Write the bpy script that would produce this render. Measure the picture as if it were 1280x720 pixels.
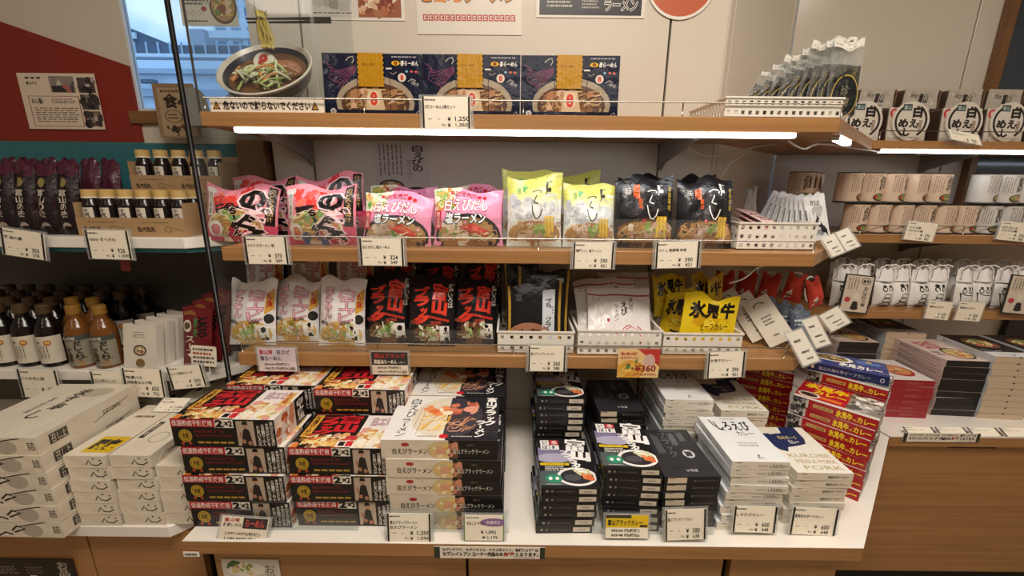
import bpy, bmesh, math, random
from mathutils import Vector, Matrix, noise
sc = bpy.context.scene
for o in list(bpy.data.objects):
    bpy.data.objects.remove(o)
C = sc.collection
PI = math.pi
R = math.radians

# ------------------------------------------------------------------ camera
F, EYE, PITCH, ROLL = 525.0, Vector((0, 0, 1.45)), R(13.9), R(0.6)
cd = bpy.data.cameras.new('camera')
cd.sensor_width = 36.0
cd.lens = 36.0 * F / 1280.0
cd.clip_start = 0.02
cd.clip_end = 300
cam = bpy.data.objects.new('camera', cd)
CM = Matrix.Rotation(PI / 2 - PITCH, 4, 'X') @ Matrix.Rotation(ROLL, 4, 'Z')
cam.matrix_world = Matrix.Translation(EYE) @ CM
C.objects.link(cam)
sc.camera = cam

# ------------------------------------------------------------------ world
w = bpy.data.worlds.new('sky')
sc.world = w
w.use_nodes = True
nt = w.node_tree
nt.nodes.clear()
wo = nt.nodes.new('ShaderNodeOutputWorld')
wb = nt.nodes.new('ShaderNodeBackground')
tc = nt.nodes.new('ShaderNodeTexCoord')
mp = nt.nodes.new('ShaderNodeMapping')
mp.inputs['Scale'].default_value = (2.2, 2.2, 5.0)
nz = nt.nodes.new('ShaderNodeTexNoise')
nz.inputs['Scale'].default_value = 1.7
nz.inputs['Detail'].default_value = 6
cr = nt.nodes.new('ShaderNodeValToRGB')
cr.color_ramp.elements[0].position = 0.42
cr.color_ramp.elements[0].color = (0.13, 0.36, 0.74, 1)
cr.color_ramp.elements[1].position = 0.62
cr.color_ramp.elements[1].color = (0.55, 0.70, 0.86, 1)
nt.links.new(tc.outputs['Generated'], mp.inputs['Vector'])
nt.links.new(mp.outputs['Vector'], nz.inputs['Vector'])
nt.links.new(nz.outputs['Fac'], cr.inputs['Fac'])
nt.links.new(cr.outputs['Color'], wb.inputs['Color'])
wb.inputs['Strength'].default_value = 1.35
nt.links.new(wb.outputs['Background'], wo.inputs['Surface'])

# ------------------------------------------------------------------ exposure and room lights
sc.view_settings.view_transform = 'Standard'
sc.view_settings.look = 'None'
sc.view_settings.gamma = 1.0
sc.view_settings.use_curve_mapping = False
sc.view_settings.exposure = 0.32
sc.cycles.use_denoising = True
sc.cycles.max_bounces = 8
sc.cycles.transparent_max_bounces = 24
sc.cycles.caustics_reflective = False
sc.cycles.caustics_refractive = False
sc.cycles.sample_clamp_indirect = 4.0

def area(name, loc, rot, sx_, sy_, power, col):
    l = bpy.data.lights.new(name, 'AREA')
    l.shape = 'RECTANGLE'
    l.size, l.size_y = sx_, sy_
    l.energy = power
    l.color = col
    o = bpy.data.objects.new(name, l)
    o.location = loc
    o.rotation_euler = rot
    C.objects.link(o)
    return o
WARM = (1.0, 0.90, 0.79)
area('ceiling_lamp', (0.15, 0.05, 2.66), (0, 0, 0), 0.9, 0.5, 29, WARM)
area('ceiling_lamp', (1.7, 0.3, 2.66), (0, 0, 0), 0.5, 0.5, 9, WARM)
area('ceiling_lamp', (0.3, -1.6, 2.66), (0, 0, 0), 1.6, 1.0, 12, WARM)
area('ceiling_lamp', (-1.6, -1.2, 2.66), (0, 0, 0), 0.5, 0.5, 4, WARM)

# ------------------------------------------------------------------ pixel <-> place helpers
def ray(px, py):
    return CM.to_3x3() @ Vector(((px - 640) / F, (360 - py) / F, -1.0))
def at(px, py, Y):
    d = ray(px, py)
    return EYE + d * (Y / d.y)
def on(px, py, Z):
    d = ray(px, py)
    return EYE + d * ((Z - EYE.z) / d.z)

# ------------------------------------------------------------------ materials
CI = (Matrix.Translation(EYE) @ CM).inverted()
def pj(p):
    q = CI @ Vector(p)
    return 640 + F * q.x / -q.z, 360 - F * q.y / -q.z
def sx(px, Y, Z):
    a, b = pj((0, Y, Z))[0], pj((1, Y, Z))[0]
    return (px - a) / (b - a)

def lin(h):
    if not isinstance(h, str):
        return tuple(h)
    h = h.lstrip('#')
    return tuple(((c / 12.92) if c <= 0.04045 else ((c + 0.055) / 1.055) ** 2.4) for c in (int(h[i:i + 2], 16) / 255 for i in (0, 2, 4)))
M = {}
def mk(name, col='#808080', rough=0.5, metal=0.0, attr=False, bump=0.0, bscale=60.0, var=0.0, spec=0.5, coat=0.0, emit=0.0):
    m = bpy.data.materials.new(name)
    m.use_nodes = True
    t = m.node_tree
    b = t.nodes['Principled BSDF']
    b.inputs['Roughness'].default_value = rough
    b.inputs['Metallic'].default_value = metal
    b.inputs['Specular IOR Level'].default_value = spec
    b.inputs['Coat Weight'].default_value = coat
    b.inputs['Coat Roughness'].default_value = 0.08
    c = lin(col) + (1,)
    b.inputs['Base Color'].default_value = c
    if emit:
        b.inputs['Emission Color'].default_value = c
        b.inputs['Emission Strength'].default_value = emit
    src = None
    if attr:
        a = t.nodes.new('ShaderNodeAttribute')
        a.attribute_name = 'Col'
        src = a.outputs['Color']
    co = t.nodes.new('ShaderNodeTexCoord')
    if var:
        n = t.nodes.new('ShaderNodeTexNoise')
        n.inputs['Scale'].default_value = bscale
        n.inputs['Detail'].default_value = 4
        t.links.new(co.outputs['Object'], n.inputs['Vector'])
        h = t.nodes.new('ShaderNodeMapRange')
        h.inputs['To Min'].default_value = 1 - var
        h.inputs['To Max'].default_value = 1 + var
        t.links.new(n.outputs['Fac'], h.inputs['Value'])
        hs = t.nodes.new('ShaderNodeHueSaturation')
        hs.inputs['Color'].default_value = c
        if src:
            t.links.new(src, hs.inputs['Color'])
        t.links.new(h.outputs['Result'], hs.inputs['Value'])
        src = hs.outputs['Color']
    if src:
        t.links.new(src, b.inputs['Base Color'])
    if bump:
        n = t.nodes.new('ShaderNodeTexNoise')
        n.inputs['Scale'].default_value = bscale
        n.inputs['Detail'].default_value = 3
        t.links.new(co.outputs['Object'], n.inputs['Vector'])
        bp = t.nodes.new('ShaderNodeBump')
        bp.inputs['Strength'].default_value = bump
        bp.inputs['Distance'].default_value = 0.01
        t.links.new(n.outputs['Fac'], bp.inputs['Height'])
        t.links.new(bp.outputs['Normal'], b.inputs['Normal'])
    M[name] = m
    return m
mk('card', attr=True, rough=0.38, var=0.04, bscale=25)
mk('matte', attr=True, rough=0.7, var=0.05, bscale=40)
mk('film', attr=True, rough=0.27, bump=0.6, bscale=26, spec=0.4)
mk('shiny', attr=True, rough=0.2, bump=0.35, bscale=22, spec=0.45)
mk('cloth', attr=True, rough=0.9, bump=0.25, bscale=300)
mk('ceramic', attr=True, rough=0.25)
mk('food', attr=True, rough=0.25, bump=0.15, bscale=90)
mk('plastic', attr=True, rough=0.4)
mk('metal', '#b9b3a8', 0.25, 1.0)
mk('black_metal', '#14100e', 0.35, 0.6)
mk('wall', '#d8cebf', 0.22, var=0.02, bscale=3)
mk('paint', '#cfc4b4', 0.6, var=0.03, bscale=6)
mk('white_top', '#efe9df', 0.35, var=0.02, bscale=14)
mk('red_wall', '#842519', 0.55, var=0.22, bscale=160)
mk('teal', '#2f6e76', 0.45, var=0.04)
mk('dark', '#15110f', 0.7)
mk('dim_panel', '#5d554d', 0.6, var=0.04)
mk('floor', '#9c8f7c', 0.4, var=0.08, bscale=30)
mk('ceiling', '#e6e0d6', 0.8)
mk('building', '#c3ccd6', 0.8, var=0.05, bscale=0.4)
mk('building_white', '#eef2f6', 0.8, var=0.03, bscale=0.5)
mk('building_dark', '#64707c', 0.6, var=0.1, bscale=0.8)
mk('window_glass', '#6f98ac', 0.15, 0.3)
mk('led', '#f4f8ff', 0.5, emit=11.0)

def wood(name, c1, c2, scale=1.0, rough=0.4):
    m = bpy.data.materials.new(name)
    m.use_nodes = True
    t = m.node_tree
    b = t.nodes['Principled BSDF']
    b.inputs['Roughness'].default_value = rough
    co = t.nodes.new('ShaderNodeTexCoord')
    mp_ = t.nodes.new('ShaderNodeMapping')
    mp_.inputs['Scale'].default_value = (1.6 * scale, 60 * scale, 70 * scale)
    n = t.nodes.new('ShaderNodeTexNoise')
    n.inputs['Scale'].default_value = 1.0
    n.inputs['Detail'].default_value = 7
    n.inputs['Roughness'].default_value = 0.65
    n.inputs['Distortion'].default_value = 0.25
    r = t.nodes.new('ShaderNodeValToRGB')
    r.color_ramp.elements[0].position = 0.3
    r.color_ramp.elements[0].color = lin(c1) + (1,)
    r.color_ramp.elements[1].position = 0.7
    r.color_ramp.elements[1].color = lin(c2) + (1,)
    t.links.new(co.outputs['Object'], mp_.inputs['Vector'])
    t.links.new(mp_.outputs['Vector'], n.inputs['Vector'])
    t.links.new(n.outputs['Fac'], r.inputs['Fac'])
    t.links.new(r.outputs['Color'], b.inputs['Base Color'])
    M[name] = m
wood('wood', '#94693f', '#b1824f')
wood('wood_dark', '#6f4c2e', '#875f39')

def clear(name, tint=(0.93, 0.95, 0.95), gloss=0.08, rough=0.03, haze=0.0, hazecol=(0.8, 0.8, 0.78)):
    m = bpy.data.materials.new(name)
    m.use_nodes = True
    t = m.node_tree
    t.nodes.clear()
    o = t.nodes.new('ShaderNodeOutputMaterial')
    tr = t.nodes.new('ShaderNodeBsdfTransparent')
    tr.inputs['Color'].default_value = tuple(tint) + (1,)
    gl = t.nodes.new('ShaderNodeBsdfGlossy')
    gl.inputs['Roughness'].default_value = rough
    lw_ = t.nodes.new('ShaderNodeLayerWeight')
    fr = t.nodes.new('ShaderNodeMath')
    fr.operation = 'POWER'
    fr.inputs[1].default_value = 5.0
    t.links.new(lw_.outputs['Facing'], fr.inputs[0])
    mu = t.nodes.new('ShaderNodeMath')
    mu.operation = 'ADD'
    mu.use_clamp = True
    mu.inputs[1].default_value = gloss * 0.5
    if name == 'partition_clear':
        mu.inputs[0].default_value = 0.025
    else:
        t.links.new(fr.outputs[0], mu.inputs[0])
    mx = t.nodes.new('ShaderNodeMixShader')
    t.links.new(mu.outputs[0], mx.inputs['Fac'])
    t.links.new(tr.outputs[0], mx.inputs[1])
    t.links.new(gl.outputs[0], mx.inputs[2])
    last = mx
    if haze:
        df = t.nodes.new('ShaderNodeBsdfDiffuse')
        df.inputs['Color'].default_value = tuple(hazecol) + (1,)
        m2 = t.nodes.new('ShaderNodeMixShader')
        m2.inputs['Fac'].default_value = haze
        t.links.new(mx.outputs[0], m2.inputs[1])
        t.links.new(df.outputs[0], m2.inputs[2])
        last = m2
    t.links.new(last.outputs[0], o.inputs['Surface'])
    M[name] = m
clear('acrylic', gloss=0.04, haze=0.025)
clear('sleeve', haze=0.18)
clear('clear_film', gloss=0.06, rough=0.18, haze=0.06)
clear('partition_clear', gloss=0.0, haze=0.015)
clear('glass', tint=(0.9, 0.94, 0.96), gloss=0.05)

# ------------------------------------------------------------------ mesh helpers
class MB:
    """collects coloured shapes and turns them into ONE mesh"""
    def __init__(s):
        s.v, s.f, s.c = [], [], []
        s.sm = []
    def add(s, vs, fs, col='#808080', T=None, smooth=False):
        n = len(s.v)
        for p in vs:
            p = Vector(p)
            s.v.append(T @ p if T else p)
        c = lin(col)
        for f in fs:
            s.f.append([i + n for i in f])
            s.c.append(c)
            s.sm.append(smooth)
        return s
    def box(s, x0, x1, y0, y1, z0, z1, col='#808080', T=None, faces=None):
        vs = [(x0, y0, z0), (x1, y0, z0), (x1, y1, z0), (x0, y1, z0), (x0, y0, z1), (x1, y0, z1), (x1, y1, z1), (x0, y1, z1)]
        fs = {'bottom': (0, 3, 2, 1), 'top': (4, 5, 6, 7), 'front': (0, 1, 5, 4), 'right': (1, 2, 6, 5), 'back': (2, 3, 7, 6), 'left': (3, 0, 4, 7)}
        for k, f in fs.items():
            s.add(vs, [f], (faces or {}).get(k, col), T)
        return s
    def prism(s, pts, z0, z1, col='#808080', T=None):
        n = len(pts)
        vs = [(p[0], p[1], z0) for p in pts] + [(p[0], p[1], z1) for p in pts]
        fs = [tuple(range(n - 1, -1, -1)), tuple(range(n, 2 * n))] + [(i, (i + 1) % n, n + (i + 1) % n, n + i) for i in range(n)]
        return s.add(vs, fs, col, T)
    def lathe(s, prof, n=20, col='#808080', T=None, cols=None):
        vs, k = [], len(prof)
        for r, z in prof:
            for j in range(n):
                a = 2 * PI * j / n
                vs.append((r * math.cos(a), r * math.sin(a), z))
        for i in range(k - 1):
            fs = [(i * n + j, i * n + (j + 1) % n, (i + 1) * n + (j + 1) % n, (i + 1) * n + j) for j in range(n)]
            s.add(vs[i * n:(i + 2) * n], [[q - i * n for q in f] for f in fs], cols[i] if cols else col, T, True)
        if prof[0][0] > 1e-5:
            s.add(vs[:n], [tuple(range(n - 1, -1, -1))], cols[0] if cols else col, T)
        if prof[-1][0] > 1e-5:
            s.add(vs[-n:], [tuple(range(n))], cols[-1] if cols else col, T)
        return s
    def tube(s, pts, r, n=6, col='#808080', T=None):
        pts = [Vector(p) for p in pts]
        vs = []
        rr = r if isinstance(r, (list, tuple)) else [r] * len(pts)
        for i, p in enumerate(pts):
            d = (pts[min(i + 1, len(pts) - 1)] - pts[max(i - 1, 0)]).normalized()
            a = d.orthogonal().normalized() if abs(d.z) > 0.95 else d.cross(Vector((0, 0, 1))).normalized()
            b = d.cross(a)
            for j in range(n):
                t = 2 * PI * j / n
                vs.append(p + (a * math.cos(t) + b * math.sin(t)) * rr[i])
        fs = [(i * n + j, i * n + (j + 1) % n, (i + 1) * n + (j + 1) % n, (i + 1) * n + j) for i in range(len(pts) - 1) for j in range(n)]
        fs += [tuple(range(n)), tuple(range(len(vs) - 1, len(vs) - n - 1, -1))]
        return s.add(vs, fs, col, T, True)
    def grid(s, fn, nu, nv, col='#808080', T=None, closed=False):
        vs = [fn(i / nu, j / nv) for j in range(nv + 1) for i in range(nu + 1)]
        fs = [(j * (nu + 1) + i, j * (nu + 1) + i + 1, (j + 1) * (nu + 1) + i + 1, (j + 1) * (nu + 1) + i) for j in range(nv) for i in range(nu)]
        if callable(col):
            n0 = len(s.c)
            s.add(vs, fs, '#000000', T, True)
            k = 0
            for j in range(nv):
                for i in range(nu):
                    s.c[n0 + k] = lin(col((i + .5) / nu, (j + .5) / nv))
                    k += 1
            return s
        return s.add(vs, fs, col, T, True)
    def mesh(s, name, m, bevel=0.0, weld=False):
        me = bpy.data.meshes.new(name)
        me.from_pydata([tuple(p) for p in s.v], [], s.f)
        a = me.color_attributes.new('Col', 'FLOAT_COLOR', 'CORNER')
        for p in me.polygons:
            p.use_smooth = s.sm[p.index]
            c = s.c[p.index]
            for li in p.loop_indices:
                a.data[li].color = (c[0], c[1], c[2], 1)
        if bevel or weld:
            bm = bmesh.new()
            bm.from_mesh(me)
            bmesh.ops.remove_doubles(bm, verts=bm.verts, dist=1e-5)
            if bevel:
                bmesh.ops.bevel(bm, geom=[e for e in bm.edges if len(e.link_faces) == 2 and e.calc_face_angle(0) > 0.5], offset=bevel, segments=1, affect='EDGES', profile=0.5)
            bm.to_mesh(me)
            bm.free()
        me.materials.append(M[m] if isinstance(m, str) else m)
        return me

def obj(name, me, parent=None, loc=None, rot=None):
    o = bpy.data.objects.new(name, me)
    C.objects.link(o)
    if parent:
        o.parent = parent
    if loc is not None:
        o.location = loc
    if rot is not None:
        o.rotation_euler = rot
    return o
def tag(o, label, cat, group=None):
    o['label'] = label
    o['category'] = cat
    if group:
        o['group'] = group
    return o
def struct(o):
    o['kind'] = 'structure'
    return o
def empty(name, loc=(0, 0, 0), rot=(0, 0, 0)):
    o = bpy.data.objects.new(name, None)
    o.empty_display_size = 0.02
    o.location = loc
    o.rotation_euler = rot
    C.objects.link(o)
    return o
def put(proto, loc, rot=(0, 0, 0), label=None, cat=None, group=None, scale=None):
    """proto = (name, mesh, [(part name, mesh, [(sub name, mesh)])]); a fresh object tree sharing mesh data"""
    name, me, parts = proto
    r = bpy.data.objects.new(name, me)
    C.objects.link(r)
    r.location = loc
    r.rotation_euler = rot
    if scale:
        r.scale = scale
    for p in parts:
        q = obj(p[0], p[1], r)
        for sname, sme in (p[2] if len(p) > 2 else []):
            obj(sname, sme, q)
    if label:
        tag(r, label, cat, group)
    return r

# ------------------------------------------------------------------ printed artwork
_tc = bpy.data.curves.new('lettering', 'FONT')
_tc.resolution_u = 2
_to = bpy.data.objects.new('lettering', _tc)
C.objects.link(_to)
_cache = {}
def glyphs(s, bold=0.0):
    k = (s, round(bold, 3))
    if k not in _cache:
        _tc.body = s
        _tc.offset = bold
        dg = bpy.context.evaluated_depsgraph_get()
        e = _to.evaluated_get(dg)
        m = e.to_mesh()
        vs = [(v.co.x, v.co.y) for v in m.vertices]
        fs = [tuple(p.vertices) for p in m.polygons]
        e.to_mesh_clear()
        if not vs:
            vs, fs = [(0, 0), (1, 0), (1, 1)], []
        _cache[k] = (vs, fs)
    return _cache[k]

class Art:
    """flat print: coloured polygons in a W x H panel, given in 0..1 coordinates (left-right, bottom-top)"""
    def __init__(s, W, H, seed=1):
        s.W, s.H = W, H
        s.e = []
        s.rnd = random.Random(seed)
    def _a(s, vs, fs, c, z):
        s.e.append((vs, fs, lin(c), z))
    def poly(s, pts, c, z=1):
        s._a([(x * s.W, y * s.H) for x, y in pts], [tuple(range(len(pts)))], c, z)
        return s
    def rect(s, x0, y0, x1, y1, c, z=1):
        return s.poly([(x0, y0), (x1, y0), (x1, y1), (x0, y1)], c, z)
    def ell(s, cx, cy, rx, ry, c, z=2, n=20, a0=0, a1=360, rot=0):
        full = a1 - a0 >= 360
        k = n if full else n + 1
        pts = []
        ca, sa = math.cos(R(rot)), math.sin(R(rot))
        for i in range(k):
            a = R(a0 + (a1 - a0) * i / n)
            x, y = rx * s.W * math.cos(a), ry * s.H * math.sin(a)
            pts.append((cx * s.W + x * ca - y * sa, cy * s.H + x * sa + y * ca))
        s._a(pts, [tuple(range(k))], c, z)
        return s
    def ring(s, cx, cy, rx, ry, t, c, z=2, n=24, a0=0, a1=360):
        vs = []
        for i in range(n + 1):
            a = R(a0 + (a1 - a0) * i / n)
            for q in (1.0, 1.0 - t):
                vs.append((cx * s.W + rx * q * s.W * math.cos(a), cy * s.H + ry * q * s.H * math.sin(a)))
        s._a(vs, [(2 * i, 2 * i + 2, 2 * i + 3, 2 * i + 1) for i in range(n)], c, z)
        return s
    def line(s, pts, t, c, z=3):
        """ribbon of width t (fraction of the panel width) through the points"""
        P = [Vector((x * s.W, y * s.H)) for x, y in pts]
        vs = []
        t = t * s.W / 2
        for i, p in enumerate(P):
            d = P[min(i + 1, len(P) - 1)] - P[max(i - 1, 0)]
            d = d.normalized() if d.length > 0 else Vector((1, 0))
            nrm = Vector((-d.y, d.x))
            vs += [tuple(p + nrm * t), tuple(p - nrm * t)]
        s._a(vs, [(2 * i, 2 * i + 1, 2 * i + 3, 2 * i + 2) for i in range(len(P) - 1)], c, z)
        return s
    def text(s, t, x0, y0, x1, y1, c, bold=0.0, z=5, rot=0.0, shear=0.0, vert=False, out=None, outw=0.05, keep=False, jit=0.0):
        if vert:
            n = len(t)
            for i, ch in enumerate(t):
                if ch in 'ー-−':
                    xm = (x0 + x1) / 2
                    h = (y1 - y0) / n
                    yt = y1 - i * h
                    if out:
                        s.line([(xm, yt - .05 * h), (xm, yt - h * .95)], (x1 - x0) * .32, out, z - 1)
                    s.line([(xm, yt - .12 * h), (xm, yt - h * .88)], (x1 - x0) * (.14 + bold * 2), c, z)
                elif ch != ' ':
                    dx = s.rnd.uniform(-jit, jit) * (x1 - x0)
                    yt = y1 - i * (y1 - y0) / n
                    g = 0.94
                    s.text(ch, x0 + dx, yt - g * (y1 - y0) / n, x1 + dx, yt, c, bold, z, rot + s.rnd.uniform(-jit, jit) * 40, shear, False, out, outw)
            return s
        if out:
            s.text(t, x0, y0, x1, y1, out, bold + outw, z - 1, rot, shear, False, None, 0, keep, 0)
        vs, fs = glyphs(t, bold)
        v0, _ = glyphs(t, 0.0)
        ax, bx = min(v[0] for v in v0), max(v[0] for v in v0)
        ay, by = min(v[1] for v in v0), max(v[1] for v in v0)
        if len(t) == 1 and t in 'ッャュョゃゅょっ':
            ax, bx, ay, by = 0.0, 1.0, -0.1, 0.9
        w_, h_ = (x1 - x0) * s.W, (y1 - y0) * s.H
        kx, ky = w_ / max(bx - ax, 1e-4), h_ / max(by - ay, 1e-4)
        if keep:
            kx = ky = min(kx, ky)
        elif t == 'ー':
            ky = kx
        cx, cy = (x0 + x1) / 2 * s.W, (y0 + y1) / 2 * s.H
        ca, sa = math.cos(R(rot)), math.sin(R(rot))
        o = []
        for x, y in vs:
            x, y = (x - (ax + bx) / 2) * kx, (y - (ay + by) / 2) * ky
            x += y * shear
            o.append((cx + x * ca - y * sa, cy + x * sa + y * ca))
        s._a(o, fs, c, z)
        return s
    def fine(s, x0, y0, x1, y1, rows, c, z=3, fill=0.5, vert=False):
        """small print too fine to read: broken dashes"""
        for r in range(rows):
            p = 0.0
            while p < 1.0:
                l = s.rnd.uniform(0.05, 0.16)
                if p + l > 1.0:
                    break
                if vert:
                    xa = x0 + (x1 - x0) * (r + .5 - fill / 2) / rows
                    xb = x0 + (x1 - x0) * (r + .5 + fill / 2) / rows
                    s.rect(xa, y1 - (y1 - y0) * (p + l), xb, y1 - (y1 - y0) * p, c, z)
                else:
                    ya = y1 - (y1 - y0) * (r + .5 + fill / 2) / rows
                    yb = y1 - (y1 - y0) * (r + .5 - fill / 2) / rows
                    s.rect(x0 + (x1 - x0) * p, ya, x0 + (x1 - x0) * (p + l), yb, c, z)
                p += l + s.rnd.uniform(0.015, 0.05)
        return s
    def blobs(s, x0, y0, x1, y1, n, cols, r=0.05, z=3):
        for _ in range(n):
            q = r * s.rnd.uniform(.5, 1.2)
            cx, cy = s.rnd.uniform(x0, x1), s.rnd.uniform(y0, y1)
            pts = []
            a0 = s.rnd.uniform(0, 6)
            el = s.rnd.uniform(.4, 1)
            ro = s.rnd.uniform(0, 3)
            for i in range(8):
                a = i * PI / 4
                rr = q * s.W * s.rnd.uniform(.75, 1.15)
                X, Y = rr * math.cos(a), rr * el * math.sin(a)
                pts.append((cx * s.W + X * math.cos(ro) - Y * math.sin(ro), cy * s.H + X * math.sin(ro) + Y * math.cos(ro)))
            s._a(pts, [tuple(range(8))], s.rnd.choice(cols), z + s.rnd.random() * .8)
        return s
    def noodles(s, x0, y0, x1, y1, n, cols, t=0.012, z=3, slant=0.3):
        for _ in range(n):
            x, y = s.rnd.uniform(x0, x1), s.rnd.uniform(y0, y1)
            l = (x1 - x0) * s.rnd.uniform(.25, .5)
            ph, am = s.rnd.uniform(0, 6), (y1 - y0) * .12
            pts = []
            for i in range(7):
                u = i / 6
                X = min(max(x + (u - .5) * l, x0), x1)
                Y = min(max(y + am * math.sin(ph + u * 4) + slant * (u - .5) * (y1 - y0), y0), y1)
                pts.append((X, Y))
            s.line(pts, t, s.rnd.choice(cols), z + s.rnd.random() * .8)
        return s
    def bowl(s, cx, cy, rx, ry, rim, soup, cols, noodle=('#e8c86a', '#f2dc92', '#d8ae4c'), n=14, z=2):
        s.ell(cx, cy, rx, ry, rim, z, 28)
        s.ell(cx, cy, rx * .86, ry * .84, soup, z + .4, 28)
        s.noodles(cx - rx * .62, cy - ry * .5, cx + rx * .62, cy + ry * .35, n, list(noodle), rx * .09, z + .8)
        s.blobs(cx - rx * .5, cy - ry * .45, cx + rx * .5, cy + ry * .5, n, list(cols), rx * .3, z + 1.6)
        return s
    def mesh(s, name, m, fr=None, surf=None, cuts=None, lift=0.0003, base=0.0004):
        """fr: 4x4 frame (panel x, panel y, outward z); surf(u,v,off) for curved panels"""
        bm = bmesh.new()
        li = bm.faces.layers.int.new('k')
        lz = bm.verts.layers.float.new('z')
        cols = []
        for vs, fs, c, z in s.e:
            k = len(cols)
            cols.append(c)
            bv = []
            for x, y in vs:
                v = bm.verts.new((x, y, 0))
                v[lz] = base + z * lift
                bv.append(v)
            for f in fs:
                try:
                    q = bm.faces.new([bv[i] for i in f])
                    q[li] = k
                except ValueError:
                    pass
        if any(x < -1e-6 or x > s.W + 1e-6 or y < -1e-6 or y > s.H + 1e-6 for e in s.e for x, y in e[0]):
            for co, no in (((0, 0, 0), (-1, 0, 0)), ((s.W, 0, 0), (1, 0, 0)), ((0, 0, 0), (0, -1, 0)), ((0, s.H, 0), (0, 1, 0))):
                bmesh.ops.bisect_plane(bm, geom=bm.verts[:] + bm.edges[:] + bm.faces[:], plane_co=co, plane_no=no, clear_outer=True)
        if cuts:
            for axis, n, L in ((0, cuts[0], s.W), (1, cuts[1], s.H)):
                for i in range(1, n):
                    co = [0, 0, 0]
                    co[axis] = L * i / n
                    no = [0, 0, 0]
                    no[axis] = 1
                    bmesh.ops.bisect_plane(bm, geom=bm.verts[:] + bm.edges[:] + bm.faces[:], plane_co=co, plane_no=no)
        for f in bm.faces:
            f.normal_update()
            if f.normal.z < 0:
                f.normal_flip()
        for v in bm.verts:
            off = v[lz]
            if surf:
                v.co = surf(v.co.x / s.W, v.co.y / s.H, off)
            else:
                v.co = fr @ Vector((v.co.x, v.co.y, off))
        cl = bm.loops.layers.float_color.new('Col')
        for f in bm.faces:
            c = cols[f[li]]
            for l in f.loops:
                l[cl] = (c[0], c[1], c[2], 1)
            f.smooth = bool(surf)
        me = bpy.data.meshes.new(name)
        bm.to_mesh(me)
        bm.free()
        me.materials.append(M[m] if isinstance(m, str) else m)
        return me
def frame(o, x, y):
    """panel frame at origin o with panel axes x (right) and y (up)"""
    x, y = Vector(x).normalized(), Vector(y).normalized()
    z = x.cross(y)
    return Matrix(((x.x, y.x, z.x, o[0]), (x.y, y.y, z.y, o[1]), (x.z, y.z, z.z, o[2]), (0, 0, 0, 1)))
# ================================================================== THE SETTING
YW, YR, YL = 1.30, 1.75, 1.36            # back wall of the middle bay, of the side bay with the cans, of the bay with the red mural
ZT, Z3, Z2, Z1 = 0.702, 1.024, 1.296, 1.600   # counter and the three shelf tops
struct(obj('floor', MB().box(-3.0, 3.2, -3.0, 2.0, -0.05, 0).mesh('floor', 'floor')))
struct(obj('ceiling', MB().box(-3.0, 3.2, -3.0, 2.0, 2.70, 2.75).mesh('ceiling', 'ceiling')))
struct(obj('wall_front', MB().box(-3.0, 3.2, -3.05, -3.0, 0, 2.7).mesh('wall_front', 'paint')))
struct(obj('wall_west', MB().box(-3.05, -3.0, -3.0, 2.0, 0, 2.7).mesh('wall_west', 'paint')))
struct(obj('wall_east', MB().box(3.2, 3.25, -3.0, 2.0, 0, 2.7).mesh('wall_east', 'paint')))

def panel_wall(name, p0, p1, joints, z0, z1, m='wall', th=0.012, gap=0.006):
    """a dark backing with proud laminate boards between open joints; p0 -> p1 in plan, the room on the camera's side"""
    p0, p1 = Vector(p0), Vector(p1)
    d = (p1 - p0)
    L = d.length
    d.normalize()
    n = Vector((d.y, -d.x))
    a = math.atan2(d.y, d.x)
    w_ = struct(obj(name, MB().box(0, L, th, th + 0.05, z0, z1).mesh(name, 'dark'), None, (p0.x, p0.y, 0), (0, 0, a)))
    e = [0] + joints + [L]
    for i in range(len(e) - 1):
        obj('panel', MB().box(e[i] + gap / 2, e[i + 1] - gap / 2, 0, th, z0, z1).mesh('panel', m, bevel=0.001), w_)
    return w_
j1, j2 = at(378, 60, YW).x, at(834, 80, YW).x
panel_wall('wall_back', (-0.715, YW), (0.59, YW), [j1 + 0.715, j2 + 0.715], 0.0, 2.7)
panel_wall('wall_corner', (0.59, YW), (1.04, YR), [0.035, 0.60], 0.0, 2.7)
jr = [at(1215, 50, YR).x - 1.04, 1.28]
panel_wall('wall_right', (1.04, YR), (3.2, YR), jr, 0.0, 2.7)

# bay with the mural: the wall around the window
wx0, wx1, wz0 = -1.135, -0.738, 1.655
wl = struct(obj('wall_left', MB().box(-3.0, wx0, YL, YL + 0.02, 0, 2.7).mesh('wall_left', 'paint')))
obj('wall_section', MB().box(wx0, -0.715, YL, YL + 0.02, 0, wz0).mesh('wall_section', 'paint'), wl)
obj('wall_section', MB().box(wx1, -0.715, YW + 0.001, YL + 0.02, wz0, 2.7).mesh('wall_section', 'paint'), wl)
obj('wall_section', MB().box(wx0, wx1, YL, YL + 0.02, 2.55, 2.7).mesh('wall_section', 'paint'), wl)
win = struct(empty('window_1', (wx0, YL + 0.01, wz0)))
W_, H_ = wx1 - wx0, 2.55 - wz0
obj('window_frame', MB().box(0, 0.006, -0.009, 0.009, 0, H_, '#d5d9dc').box(W_ - 0.006, W_, -0.009, 0.009, 0, H_, '#d5d9dc').box(0.006, W_ - 0.006, -0.009, 0.009, 0, 0.006, '#d5d9dc').box(0.006, W_ - 0.006, -0.009, 0.009, H_ - 0.006, H_, '#d5d9dc').mesh('window_frame', 'plastic'), win)
obj('pane', MB().box(0.006, W_ - 0.006, -0.003, 0.003, 0.006, H_ - 0.006).mesh('pane', 'glass'), win)
struct(obj('trim_1', MB().box(-0.80, -0.72, YW - 0.03, YL - 0.001, 0.70, 1.565).mesh('trim_1', 'wood_dark', bevel=0.002)))
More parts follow.
